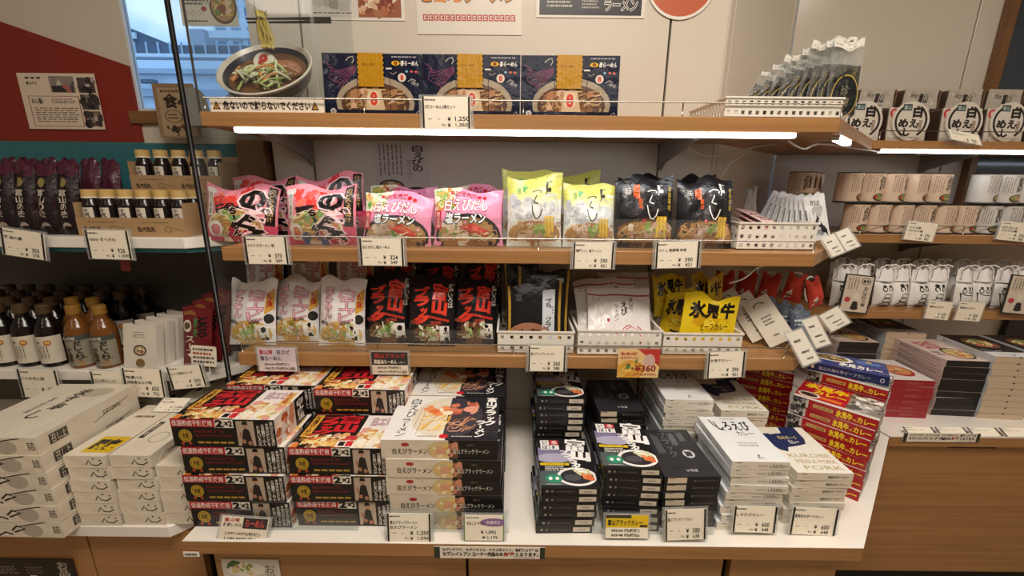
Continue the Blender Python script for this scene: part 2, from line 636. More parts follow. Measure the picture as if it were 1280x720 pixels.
struct(obj('trim_2', MB().box(-1.16, -0.80, YL - 0.012, YL - 0.001, 1.615, 1.652).mesh('trim_2', 'wood_dark', bevel=0.002)))
# red mural with its slanting upper edge, teal band below
zr = at(60, 176, YL).z
a_, b_ = at(-60, 6, YL), at(158, 83, YL)
mural = MB().add([(-2.6, YL - 0.006, zr), (wx0, YL - 0.006, zr), (wx0, YL - 0.006, b_.z), (a_.x, YL - 0.006, a_.z), (-2.6, YL - 0.006, a_.z + 0.25),
                  (-2.6, YL - 0.0005, zr), (wx0, YL - 0.0005, zr), (wx0, YL - 0.0005, b_.z), (a_.x, YL - 0.0005, a_.z), (-2.6, YL - 0.0005, a_.z + 0.25)],
                 [(0, 1, 2, 3, 4), (9, 8, 7, 6, 5)] + [(i, 5 + i, 5 + (i + 1) % 5, (i + 1) % 5) for i in range(5)]).mesh('mural_panel', 'red_wall')
tag(obj('mural_panel', mural), 'red slanting mountain mural panel on the wall beside the window', 'wall panel')
tag(obj('teal_panel', MB().box(-2.6, -0.805, YL - 0.005, YL - 0.0005, 1.30, zr - 0.004).mesh('teal_panel', 'teal')), 'teal painted band panel below the red mural', 'wall panel')
# framed opening at the far end of the can bay
fx = at(1243, 50, YR).x
wn = struct(empty('window_2', (fx, YR - 0.002, 1.30)))
obj('window_frame', MB().box(0, 0.028, -0.03, 0, 0.0, 1.3).mesh('window_frame', 'wood_dark'), wn)
obj('window_frame', MB().box(0.028, 0.9, -0.03, 0, 1.26, 1.3).mesh('window_frame', 'wood_dark'), wn)
obj('window_frame', MB().box(0.028, 0.9, -0.03, 0, 0.0, 0.03).mesh('window_frame', 'wood_dark'), wn)
obj('pane', MB().box(0.028, 0.9, -0.012, -0.006, 0.03, 1.26).mesh('pane', mk('mirror_pane', '#46505a', 0.12, 0.4, var=0.5, bscale=5)), wn)

# ------------------------------------------------------------------ outside the window
def facade(name, label, x0, x1, y, depth, z0, z1, m, rows=(), cols=0, wm='window_glass', ww=0.6, bands=()):
    r = tag(obj(name, MB().box(x0, x1, y, y + depth, z0, z1).mesh(name, m)), label, 'building')
    for za, zb in rows:
        for i in range(cols):
            c = x0 + (x1 - x0) * (i + .5) / cols
            h = (x1 - x0) / cols * ww / 2
            q = obj('window', MB().box(c - h, c + h, y - 0.08, y - 0.01, za, zb).mesh('window', 'building'), r)
            obj('pane', MB().box(c - h * .85, c + h * .85, y - 0.1, y - 0.081, za + 0.1, zb - 0.1).mesh('pane', wm), q)
    for za, zb, bm_ in bands:
        obj('band', MB().box(x0 - 0.1, x1 + 0.1, y - 0.35, y - 0.02, za, zb).mesh('band', bm_), r)
    return r
g = lambda px, py, Y: at(px, py, Y)
a, b = g(262, 0, 26), g(345, 20, 26)
facade('office_building', 'pale office block with window rows seen through the glass above the ramen bowl', a.x, b.x + 4, 26, 8, -2, 14,
       'building_white', [(g(300, 40, 26).z, g(300, 34, 26).z), (g(300, 22, 26).z, g(300, 8, 26).z), (g(300, 58, 26).z, g(300, 50, 26).z), (g(300, 2, 26).z, g(300, 2, 26).z + 1)], 9,
       bands=[(g(300, 50, 26).z, g(300, 41, 26).z, 'building_white')])
a, b = g(236, 36, 27), g(262, 90, 27)
facade('annex_building', 'plain grey building side next to the pale office block', a.x, b.x, 27, 6, -2, a.z, 'building')
# slanted-roof building
a, b, c_ = g(140, 26, 34), g(190, 46, 34), g(140, 62, 34)
slb = MB().prism([(a.x - 3, a.z + 1.0), (a.x - 3, -2), (b.x, -2), (b.x, b.z), (a.x, a.z)], 0, 5, T=Matrix(((1, 0, 0, 0), (0, 0, 1, 34), (0, 1, 0, 0), (0, 0, 0, 1)))).mesh('hall_building', 'building_dark')
sl = tag(obj('hall_building', slb), 'grey building with slanting roof seen at the edge of the window', 'building')
for i in range(4):
    q = g(147 + i * 7, 38 + i * 2.3, 33.9)
    obj('sign_letter', MB().box(q.x - .15, q.x + .15, 33.8, 33.95, q.z - .2, q.z + .2).mesh('sign_letter', 'building_white'), sl)
# elevated walkway with railing
za, zb = g(200, 69, 21).z, g(200, 56, 21).z
xa, xb = g(140, 60, 21).x, g(360, 60, 21).x
wk = tag(empty('walkway', (0, 21, 0)), 'elevated walkway with dark railing across the street outside', 'walkway')
obj('railing', MB().box(xa, xb, 0, 0.1, za, zb).mesh('railing', 'building_dark'), wk)
for i in range(16):
    x = xa + (xb - xa) * i / 15
    obj('railing_post', MB().box(x - .035, x + .035, -0.06, -0.005, za, zb + 0.1).mesh('railing_post', 'building'), wk)
zc = g(200, 73, 21).z
struct(obj('street', MB().box(-60, 30, 6, 60, -2.2, -2.001).mesh('street', 'building_dark')))
for x in (xa + 1.5, (xa + xb) / 2, xb - 1.5):
    obj('pillar', MB().box(x - .25, x + .25, 1.2, 1.7, -2.0, zc - .001).mesh('pillar', 'building_white'), wk)
obj('deck', MB().box(xa, xb, -0.3, 3, zc, za - 0.005).mesh('deck', 'building_white'), wk)
facade('white_building', 'low white building with grey bands under the walkway outside', xa, xb, 20.5, 0.45, -2, g(200, 75, 20.5).z, 'building_white',
       bands=[(g(200, 94, 20.5).z, g(200, 88, 20.5).z, 'building'), (g(200, 122, 20.5).z, g(200, 113, 20.5).z, 'building')])
a = g(200, 104, 20)
tag(obj('escalator_roof', MB().box(g(165, 100, 20).x, g(195, 100, 20).x, 19.8, 20.1, g(180, 104, 20).z, g(180, 100, 20).z).mesh('escalator_roof', 'building_dark')), 'thin dark canopy in front of the low white building outside', 'canopy')

# ================================================================== FIXTURES
LED_Z = Z1 - 0.031
mid = [(-0.70, 1.0), (0.728, 1.0), (1.160, 1.432), (1.045, 1.735), (0.605, 1.295), (-0.70, 1.295)]
rgt = [(1.166, 1.440), (2.9, 1.440), (2.9, 1.745), (1.050, 1.745)]
def shelf(poly, z, th, label, m='wood', arms=(), led=None):
    r = tag(obj('wall_shelf', MB().prism(poly, z - th, z).mesh('wall_shelf', m, bevel=0.0015)), label, 'shelf')
    for x, yb, l in arms:
        br = MB()
        br.add([(x - .006, yb, z - th), (x - .006, yb - l, z - th), (x - .006, yb - l, z - th - .012), (x - .006, yb - .03, z - th - .055), (x - .006, yb, z - th - .075),
                (x + .006, yb, z - th), (x + .006, yb - l, z - th), (x + .006, yb - l, z - th - .012), (x + .006, yb - .03, z - th - .055), (x + .006, yb, z - th - .075)],
               [(0, 1, 2, 3, 4), (9, 8, 7, 6, 5)] + [(i, 5 + i, 5 + (i + 1) % 5, (i + 1) % 5) for i in range(5)], '#8d877f')
        obj('bracket', br.mesh('bracket', 'plastic'), r)
    for (p0, p1) in (led or []):
        d = Vector((p1[0] - p0[0], p1[1] - p0[1], 0))
        a = math.atan2(d.y, d.x)
        zz = z - th - 0.001
        q = obj('light_bar', MB().box(0, d.length, 0.0, 0.018, -0.009, 0, '#cfcac2').mesh('light_bar', 'plastic'), r, (p0[0], p0[1], zz), (0, 0, a))
        obj('light_strip', MB().box(0.004, d.length - .004, -0.003, 0.014, -0.0105, -0.0005).mesh('light_strip', 'led'), q)
    return r
xl0, xl1 = at(291, 160, 1.004).x, at(997, 166, 1.004).x
shelf(mid, Z1, 0.031, 'top wooden shelf carrying the ramen bowl and navy boxes', arms=[(j1, 1.294, .24), (j2 + .003, 1.294, .24)],
      led=[((xl0, 1.006), (xl1, 1.006)), ((0.775, 1.056), (0.885, 1.166))])
shelf(mid, Z2, 0.033, 'wooden shelf carrying the pink, yellow and black noodle bags', arms=[(j1, 1.294, .24), (j2 + .003, 1.294, .24)])
shelf(mid, Z3, 0.034, 'lowest wooden shelf in the middle bay with white wire-hole baskets', arms=[(j1, 1.294, .24), (j2 + .003, 1.294, .24)])
shelf(rgt, Z1, 0.026, 'top wooden shelf carrying the round white rice cups', arms=[(1.62, 1.744, .2)], led=[((1.20, 1.445), (2.7, 1.445))])
shelf(rgt, Z2, 0.030, 'wooden shelf carrying two tiers of cans', arms=[(1.62, 1.744, .2)])
shelf(rgt, Z3, 0.030, 'wooden shelf carrying white drawstring gift bags')

def rail(pts, z, h, label, plate=0.0, span=None):
    """wire fence along a shelf edge on short posts, with a clear plate behind it"""
    r = tag(empty('shelf_rail', (pts[0][0], pts[0][1], z)), label, 'rail')
    o = Vector((pts[0][0], pts[0][1], 0))
    obj('rod', MB().tube([Vector((p[0], p[1], h)) - o for p in pts], 0.0017, 6).mesh('rod', 'metal'), r)
    for i in range(len(pts) - 1):
        p, q = Vector(pts[i]), Vector(pts[i + 1])
        L = (q - p).length
        n = max(1, int(L / 0.33))
        for k in range(n + 1 if i == len(pts) - 2 else n):
            c = p.lerp(q, k / n) - o.xy
            obj('post', MB().tube([(c.x, c.y, 0.0), (c.x, c.y, h - .0018)], 0.0016, 6).mesh('post', 'metal'), r)
        if plate and i == 0:
            if span:
                p, q = Vector((span[0], p.y)), Vector((span[1], q.y))
            d = (q - p).normalized()
            nn = Vector((-d.y, d.x))
            p2, q2 = p + nn * .007 - o.xy, q + nn * .007 - o.xy
            me = MB().add([(p2.x, p2.y, .001), (q2.x, q2.y, .001), (q2.x, q2.y, plate), (p2.x, p2.y, plate), (p2.x + nn.x * .002, p2.y + nn.y * .002, .001), (q2.x + nn.x * .002, q2.y + nn.y * .002, .001), (q2.x + nn.x * .002, q2.y + nn.y * .002, plate), (p2.x + nn.x * .002, p2.y + nn.y * .002, plate)],
                          [(0, 1, 2, 3), (5, 4, 7, 6), (3, 2, 6, 7), (1, 5, 6, 2), (4, 0, 3, 7)]).mesh('plate', 'acrylic')
            obj('plate', me, r)
    return r
rail([(-0.69, 1.006), (0.732, 1.006)], Z1, 0.030, 'thin metal rail along the top middle shelf edge')
rail([(-0.60, 1.006), (0.725, 1.006)], Z2, 0.027, 'metal rail with clear plate before the pink noodle bags', 0.075, (sx(362, 1.01, Z2), sx(905, 1.01, Z2)))
rail([(-0.69, 1.006), (0.70, 1.006), (0.78, 1.086)], Z3, 0.027, 'metal rail with clear plate on the lowest middle shelf', 0.062, (-.69, sx(618, 1.01, Z3)))
rail([(1.19, 1.446), (2.6, 1.446)], Z1, 0.03, 'thin rail before the round white rice cups')
rail([(1.19, 1.446), (2.6, 1.446)], Z2, 0.03, 'clear edged rail before the cans', 0.0)
rail([(1.19, 1.446), (2.6, 1.446)], Z3, 0.02, 'low rail before the white drawstring bags', 0.0)

# middle counter: white top with wooden edge, drawer units below
ctr = [(-0.70, 0.74), (0.758, 0.74), (1.172, 1.154), (1.045, 1.735), (0.605, 1.295), (-0.70, 1.295)]
cb = MB().prism(ctr, ZT - 0.033, ZT - 0.0015).mesh('counter', 'wood')
ct = tag(obj('counter', cb), 'long middle counter with white top and wooden edge', 'counter')
obj('white_top', MB().prism(ctr, ZT - 0.0014, ZT).mesh('white_top', 'white_top'), ct)
rct = [(1.178, 1.156), (2.9, 1.156), (2.9, 1.745), (1.05, 1.745)]
ct2 = tag(obj('counter', MB().prism(rct, ZT - 0.033, ZT - 0.0015).mesh('counter', 'wood')), 'set-back counter with wooden edge below the can shelves', 'counter')
obj('white_top', MB().prism(rct, ZT - 0.0014, ZT).mesh('white_top', 'white_top'), ct2)
def drawer_unit(x0, x1, y, depth, z0, z1, slot, label, name='drawer_unit', nfront=1, gap=.004):
    r = tag(obj(name, MB().box(x0, x1, y + .018, y + depth, z0, z1).mesh(name, 'dark')), label, 'drawer unit')
    w_ = (x1 - x0) / nfront
    for i in range(nfront):
        q = obj('drawer_front', MB().box(x0 + w_ * i + gap, x0 + w_ * (i + 1) - gap, y, y + .0175, z0, z1 - .001).mesh('drawer_front', 'wood', bevel=0.001), r)
        if slot:
            c = slot[i][0]
            hw = slot[i][1]
            obj('slot_handle', MB().box(c - hw, c + hw, y - .0015, y + .0005, z1 - slot[i][2] - .013, z1 - slot[i][2]).mesh('slot_handle', mk('slot_brown', '#3a2413', 0.6) if 'slot_brown' not in M else 'slot_brown'), q)
    return r
zc = ZT - 0.034
Yd = 0.762
x58, x90 = at(584, 708, Yd).x, at(905, 708, Yd).x
def slots(pa, pb, Y):
    c = (at(pa, 701, Y).x + at(pb, 701, Y).x) / 2
    return (c, (at(pb, 701, Y).x - at(pa, 701, Y).x) / 2, 0.004)
drawer_unit(-0.66, x58, Yd, .50, 0.12, zc, [slots(385, 465, Yd)], 'wooden drawer unit with slot handle under the red ramen cartons', gap=.003)
drawer_unit(x58, x90, Yd, .50, 0.12, zc, [slots(705, 785, Yd)], 'wooden drawer unit with slot handle under the black curry boxes', gap=.003)
drawer_unit(x90 + .012, 0.735, Yd, .50, 0.12, zc, None, 'narrow wooden cupboard front under the white curry boxes', gap=.003)
Yq = 1.172
xa = 1.06
zb = at(1160, 714, Yq).z
drawer_unit(xa, 2.8, Yq, .5, zb, zc, [(at(1215, 558, Yq).x, .076, .001)], 'wide wooden drawer front below the set-back counter', gap=.002)
tag(obj('plinth', MB().box(xa, 2.8, Yq + .06, Yq + .5, 0, zb - .001).mesh('plinth', 'dark')), 'dark recessed plinth under the set-back drawer unit', 'plinth')
tag(obj('plinth', MB().box(-0.64, 0.72, Yd + .05, Yd + .48, 0, .119).mesh('plinth', 'dark')), 'dark recessed plinth under the middle drawer units', 'plinth')

# bay with the mural: white shelves and counter
ZL2, ZL3, ZLT = 1.312, 0.955, 0.690
YLF = 1.03
def lshelf(z, th, xr, label, under=True):
    p = [(-2.4, YLF), (xr, YLF), (xr + .075, YLF + .075), (xr + .075, YL - .008), (-2.4, YL - .008)]
    r = tag(obj('wall_shelf', MB().prism(p, z - th, z).mesh('wall_shelf', 'white_top', bevel=.0015)), label, 'shelf')
    if under:
        p2 = [(-2.4, YLF + .012), (xr - .004, YLF + .012), (xr + .06, YLF + .076), (xr + .06, YL - .01), (-2.4, YL - .01)]
        obj('underside_panel', MB().prism(p2, z - th - .012, z - th - .0005).mesh('underside_panel', 'teal'), r)
    return r
lshelf(ZL2, .026, at(231, 308, YLF).x, 'white shelf with chamfered end carrying the dark pouches and jar trays')
lshelf(ZL3, .027, at(262, 478, YLF).x, 'white shelf with chamfered end carrying the sauce bottles', False)
xr = at(214, 676, .79).x
lp = [(-2.4, .79), (xr, .79), (xr + .07, .86), (xr + .07, YL - .008), (-2.4, YL - .008)]
tag(obj('counter', MB().prism(lp, ZLT - .03, ZLT).mesh('counter', 'white_top', bevel=.002)), 'thick white counter with chamfered end under the white boxes', 'counter')
lw = at(118, 708, .81).x
drawer_unit(-2.3, lw, .81, .5, .1, ZLT - .031, None, 'wooden cupboard below the white counter, behind the dark poster', gap=.002)
drawer_unit(lw + .001, xr + .05, .81, .5, .1, ZLT - .031, None, 'narrow wooden cupboard below the chamfered end of the white counter', gap=.002)
tag(obj('back_panel', MB().box(-2.4, -0.72, YL - .009, YL - .0055, ZLT + .001, 1.27).mesh('back_panel', 'dim_panel')), 'dull grey back panel behind the sauce bottles', 'wall panel')
# slim dark post and clear partition between the bays
tag(obj('partition_post', MB().tube([(-.7275, .995, ZL3 - .03), (-.7275, .995, 2.69)], .0055, 8).mesh('partition_post', 'black_metal')), 'slim black post standing between the two shelf bays', 'post')
tag(obj('clear_partition', MB().box(-.729, -.726, 1.003, 1.28, 1.02, 2.69).mesh('clear_partition', 'partition_clear')), 'clear acrylic partition behind the slim black post', 'partition')
# ================================================================== PRODUCT BUILDERS
def carton(name, W, D, H, faces, arts, m='card', base='#808080', bevel=0.0007, pm=None):
    """printed box; origin at the middle of the front bottom edge; arts: {face: Art}"""
    me = MB().box(-W / 2, W / 2, 0, D, 0, H, base, faces=faces).mesh(name, m, bevel=bevel)
    fr = {'front': frame((-W / 2, 0, 0), (1, 0, 0), (0, 0, 1)), 'top': frame((-W / 2, 0, H), (1, 0, 0), (0, 1, 0)),
          'left': frame((-W / 2, D, 0), (0, -1, 0), (0, 0, 1)), 'right': frame((W / 2, 0, 0), (0, 1, 0), (0, 0, 1))}
    nm = {'front': 'front_print', 'top': 'lid_print', 'left': 'side_print', 'right': 'side_print'}
    return (name, me, [(nm[k], a.mesh(nm[k], pm or m, fr[k], lift=0.00012, base=0.0002)) for k, a in arts.items()])

def bag_surf(W, H, T, seed, slump=0.0, crumple=1.0, seal=0.06, flat=False):
    def S(u, v, side, off=0.0):
        vv = min(max((v - seal) / (1 - 2 * seal), 0), 1)
        pv = math.sin(PI * vv ** 0.85) ** 0.55 if 0 < vv < 1 else 0.0
        pu = max(math.sin(PI * min(max(u, 0), 1)), 0) ** 0.5
        t = T / 2 * pu * pv + 0.0006
        e = pu
        w1 = noise.noise(Vector((u * 4.2 + seed, v * 3.6, seed * 1.7))) * 0.008 * crumple
        w2 = noise.noise(Vector((u * 10 + seed * 3, v * 7, seed * .3))) * 0.0034 * crumple
        w3 = math.sin(u * 46 + 3 * noise.noise(Vector((u * 3, seed, 0)))) * 0.0018 * crumple * (math.exp(-((v - seal) / .09) ** 2) + math.exp(-((1 - v - seal) / .09) ** 2))
        y = side * (t + (w1 + w2 + w3) * e * (0.3 + 0.7 * pv) + off * (1 if True else 0)) + noise.noise(Vector((u * 3, v * 5 + seed, 9.1))) * .005 * crumple * (1 - pv)
        x = (u - .5) * W * (1 - .045 * pv)
        z = v * H
        if v > 0.7:
            k = (v - .7) / .3
            z += (noise.noise(Vector((u * 2.6 + seed * 2, 1.3, seed))) * .028 - .004) * k * crumple - slump * k * H * .35 * (0.5 + .5 * math.sin(u * 5 + seed))
            y += slump * k * k * .05
        return Vector((x, y, z))
    return S
def bag(name, W, H, T, art, base, seed=1.0, m='film', back=None, slump=0.0, crumple=1.0, nu=18, nv=16, cuts=(14, 12), seal=.06, toothed=True):
    S = bag_surf(W, H, T, seed, slump, crumple, seal)
    mb = MB()
    mb.grid(lambda u, v: S(u, v, -1), nu, nv, base)
    mb.grid(lambda u, v: S(1 - u, v, 1), nu, nv, back or base)
    body = mb.mesh(name, m, weld=True)
    parts = []
    if art:
        parts.append(('front_print', art.mesh('front_print', m, surf=lambda u, v, off: S(u, v, -1, off), cuts=cuts, lift=0.0003, base=0.0012)))
    return (name, body, parts)

# ------------------------------------------------------------------ price cards
def price_card(p, w, h, lines, price=None, tax=None, label='', clips=True, tilt=-8, yaw=0, roll=0, paper='#f3ead6', custom=None, edge='#17120f', sleeve=True, name='price_card'):
    """paper card in a clear sleeve with dark side clips; p = centre of the card face"""
    r = tag(empty(name, p, (R(tilt), R(roll), R(yaw))), label, 'price card')
    if sleeve:
        obj('sleeve', MB().box(-w * .56, w * .56, 0.0004, 0.0022, -h * .53, h * .56).mesh('sleeve', 'sleeve'), r)
    cm = obj('card', MB().box(-w / 2, w / 2, -0.0008, 0.0, -h / 2, h / 2, paper).mesh('card', 'matte'), r)
    A = custom(w, h) if custom else Art(w, h, seed=int(abs(p[0]) * 999) + 3)
    if not custom:
        A.fine(.06, .86, .30, .93, 1, '#2a2522', fill=.6)
        n = len(lines)
        for i, t in enumerate(lines):
            y1 = .74 - i * .17
            ln = min(.62, .088 * len(t) + .06)
            A.text(t, .07, y1 - .115, .07 + ln, y1, '#26201c', .012)
        if price:
            A.text('¥', .53, .25, .585, .37, '#1d1815', .03)
            A.text(price, .68, .23, .68 + .058 * len(price), .385, '#1d1815', .012)
            A.rect(.12, .29, .2, .31, '#6a625a').rect(.33, .29, .37, .31, '#6a625a')
        if tax:
            A.text('税込', .40, .08, .49, .16, '#4a433d')
            A.text('¥', .53, .06, .58, .17, '#1d1815', .03)
            A.text(tax, .69, .06, .69 + .05 * len(tax), .18, '#1d1815', .01)
    obj('lettering', A.mesh('lettering', 'matte', frame((-w / 2, -.0008, -h / 2), (1, 0, 0), (0, 0, 1)), lift=.00008, base=.0001), cm)
    if clips:
        for s in (-1, 1):
            x = s * w * .47
            obj('clip', MB().box(x - w * .018, x + w * .018, -.0026, -.0016, -h * .48, h * .5, edge).mesh('clip', 'plastic'), r)
    return r
def flat_sign(name, p, w, h, art, label, cat, tilt=0, yaw=0, roll=0, paper='#f0e8da', th=.0012, m='matte', parts=()):
    o = tag(obj(name, MB().box(-w / 2, w / 2, 0, th, -h / 2, h / 2, paper).mesh(name, m), None, p, (R(tilt), R(roll), R(yaw))), label, cat)
    obj('print', art.mesh('print', m, frame((-w / 2, 0, -h / 2), (1, 0, 0), (0, 0, 1)), lift=.00012, base=.0002), o)
    return o

# ------------------------------------------------------------------ perforated baskets
def holed(mb, o, x, y, W, H, nx, ny, hole, col, bottom=.1):
    """a plate with square holes: o corner, x / y axes"""
    o, x, y = Vector(o), Vector(x), Vector(y)
    xs, ys = [0.0], [0.0]
    px_, py_ = W / nx, H / ny
    for i in range(nx):
        c = px_ * (i + .5)
        xs += [c - hole / 2, c + hole / 2]
    xs.append(W)
    for i in range(ny):
        c = py_ * (i + .5)
        ys += [c - hole / 2, c + hole / 2]
    ys.append(H)
    vs = [o + x * a + y * b for b in ys for a in xs]
    k = len(xs)
    fs = [(j * k + i, j * k + i + 1, (j + 1) * k + i + 1, (j + 1) * k + i) for j in range(len(ys) - 1) for i in range(k - 1) if not (i % 2 == 1 and j % 2 == 1)]
    n = x.cross(y).normalized() * .0018
    vs2 = [v - n for v in vs]
    mb.add(vs, fs, col)
    mb.add(vs2, [tuple(reversed(f)) for f in fs], col)
def basket(W, D, H, nx, ny, hole=.008, col='#e9e3d8', flare=0.0):
    parts = []
    specs = [('front', (-W / 2, 0, 0), (1, 0, 0), W, nx), ('back', (W / 2, D, 0), (-1, 0, 0), W, nx), ('side', (-W / 2, D, 0), (0, -1, 0), D, max(3, int(nx * D / W))), ('side', (W / 2, 0, 0), (0, 1, 0), D, max(3, int(nx * D / W)))]
    base = MB().box(-W / 2, W / 2, 0, D, 0, .002, col).mesh('basket', 'plastic')
    for nm, o, x, L, n in specs:
        mb = MB()
        holed(mb, o, x, (0, 0, 1), L, H, n, ny, hole, col)
        parts.append((nm + '_panel' if nm != 'side' else 'side_panel', mb.mesh(nm + '_panel', 'plastic')))
    rim = MB()
    t = .0025
    rim.box(-W / 2 - t, W / 2 + t, -t, t, H - .002, H + .002, col).box(-W / 2 - t, W / 2 + t, D - t, D + t, H - .002, H + .002, col).box(-W / 2 - t, -W / 2 + t, t, D - t, H - .002, H + .002, col).box(W / 2 - t, W / 2 + t, t, D - t, H - .002, H + .002, col)
    parts.append(('rim', rim.mesh('rim', 'plastic')))
    return ('plastic_basket', base, parts)

ORD = ['topmost', 'second from top', 'third from top', 'fourth from top', 'fifth from top', 'sixth from top', 'seventh from top', 'eighth from top', 'ninth from top', 'tenth from top', 'eleventh from top', 'twelfth from top']
def stack(proto, x, y, z, n, H, desc, where, cat, group, rz=0.0, jit=0.004, jr=1.2, seed=1, drift=(0, 0), gap=.0008, alt=None):
    """a pile of boxes, each an object of its own"""
    rn = random.Random(seed)
    for i in range(n):
        pr = alt if (alt and i == n - 1) else proto
        o = ORD[n - 1 - i] if i else 'bottom one'
        if n == 1:
            o = 'single one'
        put(pr, (x + rn.uniform(-jit, jit) + drift[0] * i, y + rn.uniform(-jit, jit) * .6 + drift[1] * i, z + .0005 + i * (H + gap)), (0, 0, R(rz + rn.uniform(-jr, jr))),
            f'{desc}, {o} {where}', cat, group)
    return z + n * (H + gap)
# ================================================================== TOP MIDDLE SHELF
# navy ramen gift boxes
NW, NH, ND = .2215, .130, .075
A = Art(NW, NH, 5)
A.rect(0, 0, 1, 1, '#10172e', 0.2)
for i in range(7):
    A.line([(.05 + .02 * i, .78 - .06 * i), (.16 + .01 * i, .72 - .03 * i), (.33, .80 - .015 * i)], .006, '#7d3b5a', 1)
A.line([(.03, .85), (.10, .78), (.06, .6), (.14, .52), (.25, .55)], .005, '#8a4a6a', 1)
A.ell(.52, .20, .40, .44, '#9c8d78', 1, 30)
A.ell(.52, .19, .35, .34, '#53382a', 1.4, 30)
A.noodles(.22, .02, .82, .42, 46, ['#8d6a45', '#a5855a', '#6f4a30', '#c2a06c'], .014, 2)
A.blobs(.28, .1, .78, .42, 22, ['#a87854', '#c9a184', '#b58f6c', '#7a5638'], .06, 2.8)
A.poly([(.42, .08), (.62, .08), (.58, .42), (.45, .42)], '#c8b08c', 4)
A.ell(.505, .27, .068, .13, '#d8c4a6', 4.3)
A.text('8', .475, .17, .535, .37, '#c8402f', .05, 5)
A.rect(0, 0, 1, .085, '#10172e', 5.2)
for x in (.345, .675):
    A.line([(x, .085), (x, .6)], .006, '#2a1d1c', 5.3)
A.ell(.085, .055, .03, .05, '#c9c6c4', 5.5).text('生', .07, .025, .1, .085, '#10172e', 0, 5.8)
A.line([(.93, .03), (.965, .08), (.975, .02)], .006, '#b7b3b6', 5.5)
A.fine(.70, .93, .95, .97, 1, '#9a96a0', 3)
A.ell(.74, .85, .042, .038, '#e2b02c', 3).text('8', .725, .825, .755, .875, '#7a3a14', .05, 4)
A.text('番らーめん', .79, .81, .97, .89, '#efeae0', .02, 4, shear=.1)
A.ell(.80, .62, .042, .07, '#d8cdbf', 3).text('8', .785, .58, .815, .66, '#c23526', .04, 4)
A.ell(.85, .72, .012, .018, '#7fb6d0', 3).ell(.90, .72, .014, .018, '#cf5a4a', 3).ell(.945, .715, .014, .018, '#cf5a4a', 3)
A.text('三種の味', .885, .50, .97, .56, '#c9c4c0', 0, 4, rot=-25).line([(.86, .56), (.9, .6), (.94, .57)], .005, '#c9c4c0')
A.line([(.68, .7), (.71, .67), (.75, .71)], .006, '#a99d8c').rect(.64, .75, .70, .775, '#d0ccc4', 3)
A.line([(.24, .88), (.27, .93), (.31, .95), (.32, .89), (.30, .84)], .008, '#b9b3a6')
wv = lambda x, s: x + .012 * (1 if s else -1)
navy = carton('ramen_gift_box', NW, ND, NH, {}, {'front': A}, base='#10172e', m='shiny')
yb = MB()
n = 14
bp = []
for i in range(n + 1):
    bp.append((NW * (.355 - .5) + (.003 if i % 2 else 0), NH * (.46 + .54 * i / n)))
for i in range(n, -1, -1):
    bp.append((NW * (.625 - .5) - (.003 if i % 2 else 0), NH * (.46 + .54 * i / n)))
TZ = Matrix(((1, 0, 0, 0), (0, 0, -1, -.0022), (0, 1, 0, 0), (0, 0, 0, 1)))
yb.prism(bp, 0, .0018, '#b5841a', TZ)
nb = Art(NW, NH, 6)
for i in range(6):
    x = .375 + i * .042
    nb.line([(x + .008 * math.sin(k * 1.6), .48 + .5 * k / 14) for k in range(15)], .006, '#b07e16')
nb.text('細めん 乾燥', .40, .80, .53, .84, '#8a5c10', 0)
navy[2].append(('noodle_band', yb.mesh('noodle_band', 'shiny'), [('band_print', nb.mesh('band_print', 'shiny', frame((-NW / 2, -.0040, 0), (1, 0, 0), (0, 0, 1)), lift=.0001, base=.0002))]))
for i, (px, wh) in enumerate(((466, 'beside the ramen bowl'), (589, 'in the middle behind the price card'), (712, 'nearest the clear bags'))):
    put(navy, (sx(px, 1.03, Z1 + .05), 1.03, Z1 + .0005), (R(-3), 0, R((1.0, 0, -1.0)[i])), f'navy boxed ramen set with yellow noodle band, {wh}', 'box', 'navy ramen boxes on the top shelf')
price_card((sx(558, .992, Z1), .992, at(558, 141, .992).z), .107, .066, ['8番らーめん3個セット'], '1,250', '1,350', 'price card reading 1,250 on the top shelf edge', tilt=0)

# warning strip at the foot of the bowl
ww = sx(402, 1.0, Z1) - sx(258, 1.0, Z1)
A = Art(ww, .028, 3)
A.rect(0, 0, 1, 1, '#efe4d2', .5)
A.text('危ないので触らないでください', .115, .2, .88, .82, '#2a1d16', .035)
for x in (.055, .92):
    A.poly([(x - .035, .2), (x + .035, .2), (x, .85)], '#2a1d16', 2).poly([(x - .02, .28), (x + .02, .28), (x, .68)], '#c98a2c', 3).rect(x - .003, .33, x + .003, .55, '#2a1d16', 4)
flat_sign('warning_strip', ((sx(258, 1.0, Z1) + sx(402, 1.0, Z1)) / 2, 1.016, Z1 + .0155), ww, .028, A, 'white warning strip with triangles before the ramen bowl', 'sign', paper='#efe4d2')

# ramen bowl with lifted noodles and chopsticks
bc = at(331, 84, 1.13)
bt = R(44)
TB = Matrix.Translation(bc) @ Matrix.Rotation(bt, 4, 'X')
rb = .113
bowl = tag(empty('ramen_bowl', (bc.x, bc.y, Z1 + .001)), 'sample ramen bowl tilted forward, black outside with white rim', 'bowl')
def bpart(name, mb, m, parent=None):
    me = mb.mesh(name, m)
    me.transform(Matrix.Translation((-bc.x, -bc.y, -Z1 - .001)) @ TB)
    return obj(name, me, parent or bowl)
bd = -.075
sh = bpart('bowl_shell', MB().lathe([(.04, bd - .012), (.045, bd), (.07, bd * .86), (.098, bd * .45), (rb - .003, -.006), (rb, 0), (rb - .004, .002), (rb - .012, -.006), (rb - .025, -.022)], 36,
      cols=['#0c0c12', '#0c0c12', '#0e0e15', '#101018', '#d9cfc0', '#ded5c6', '#d9cfc0', '#262633']), 'ceramic')
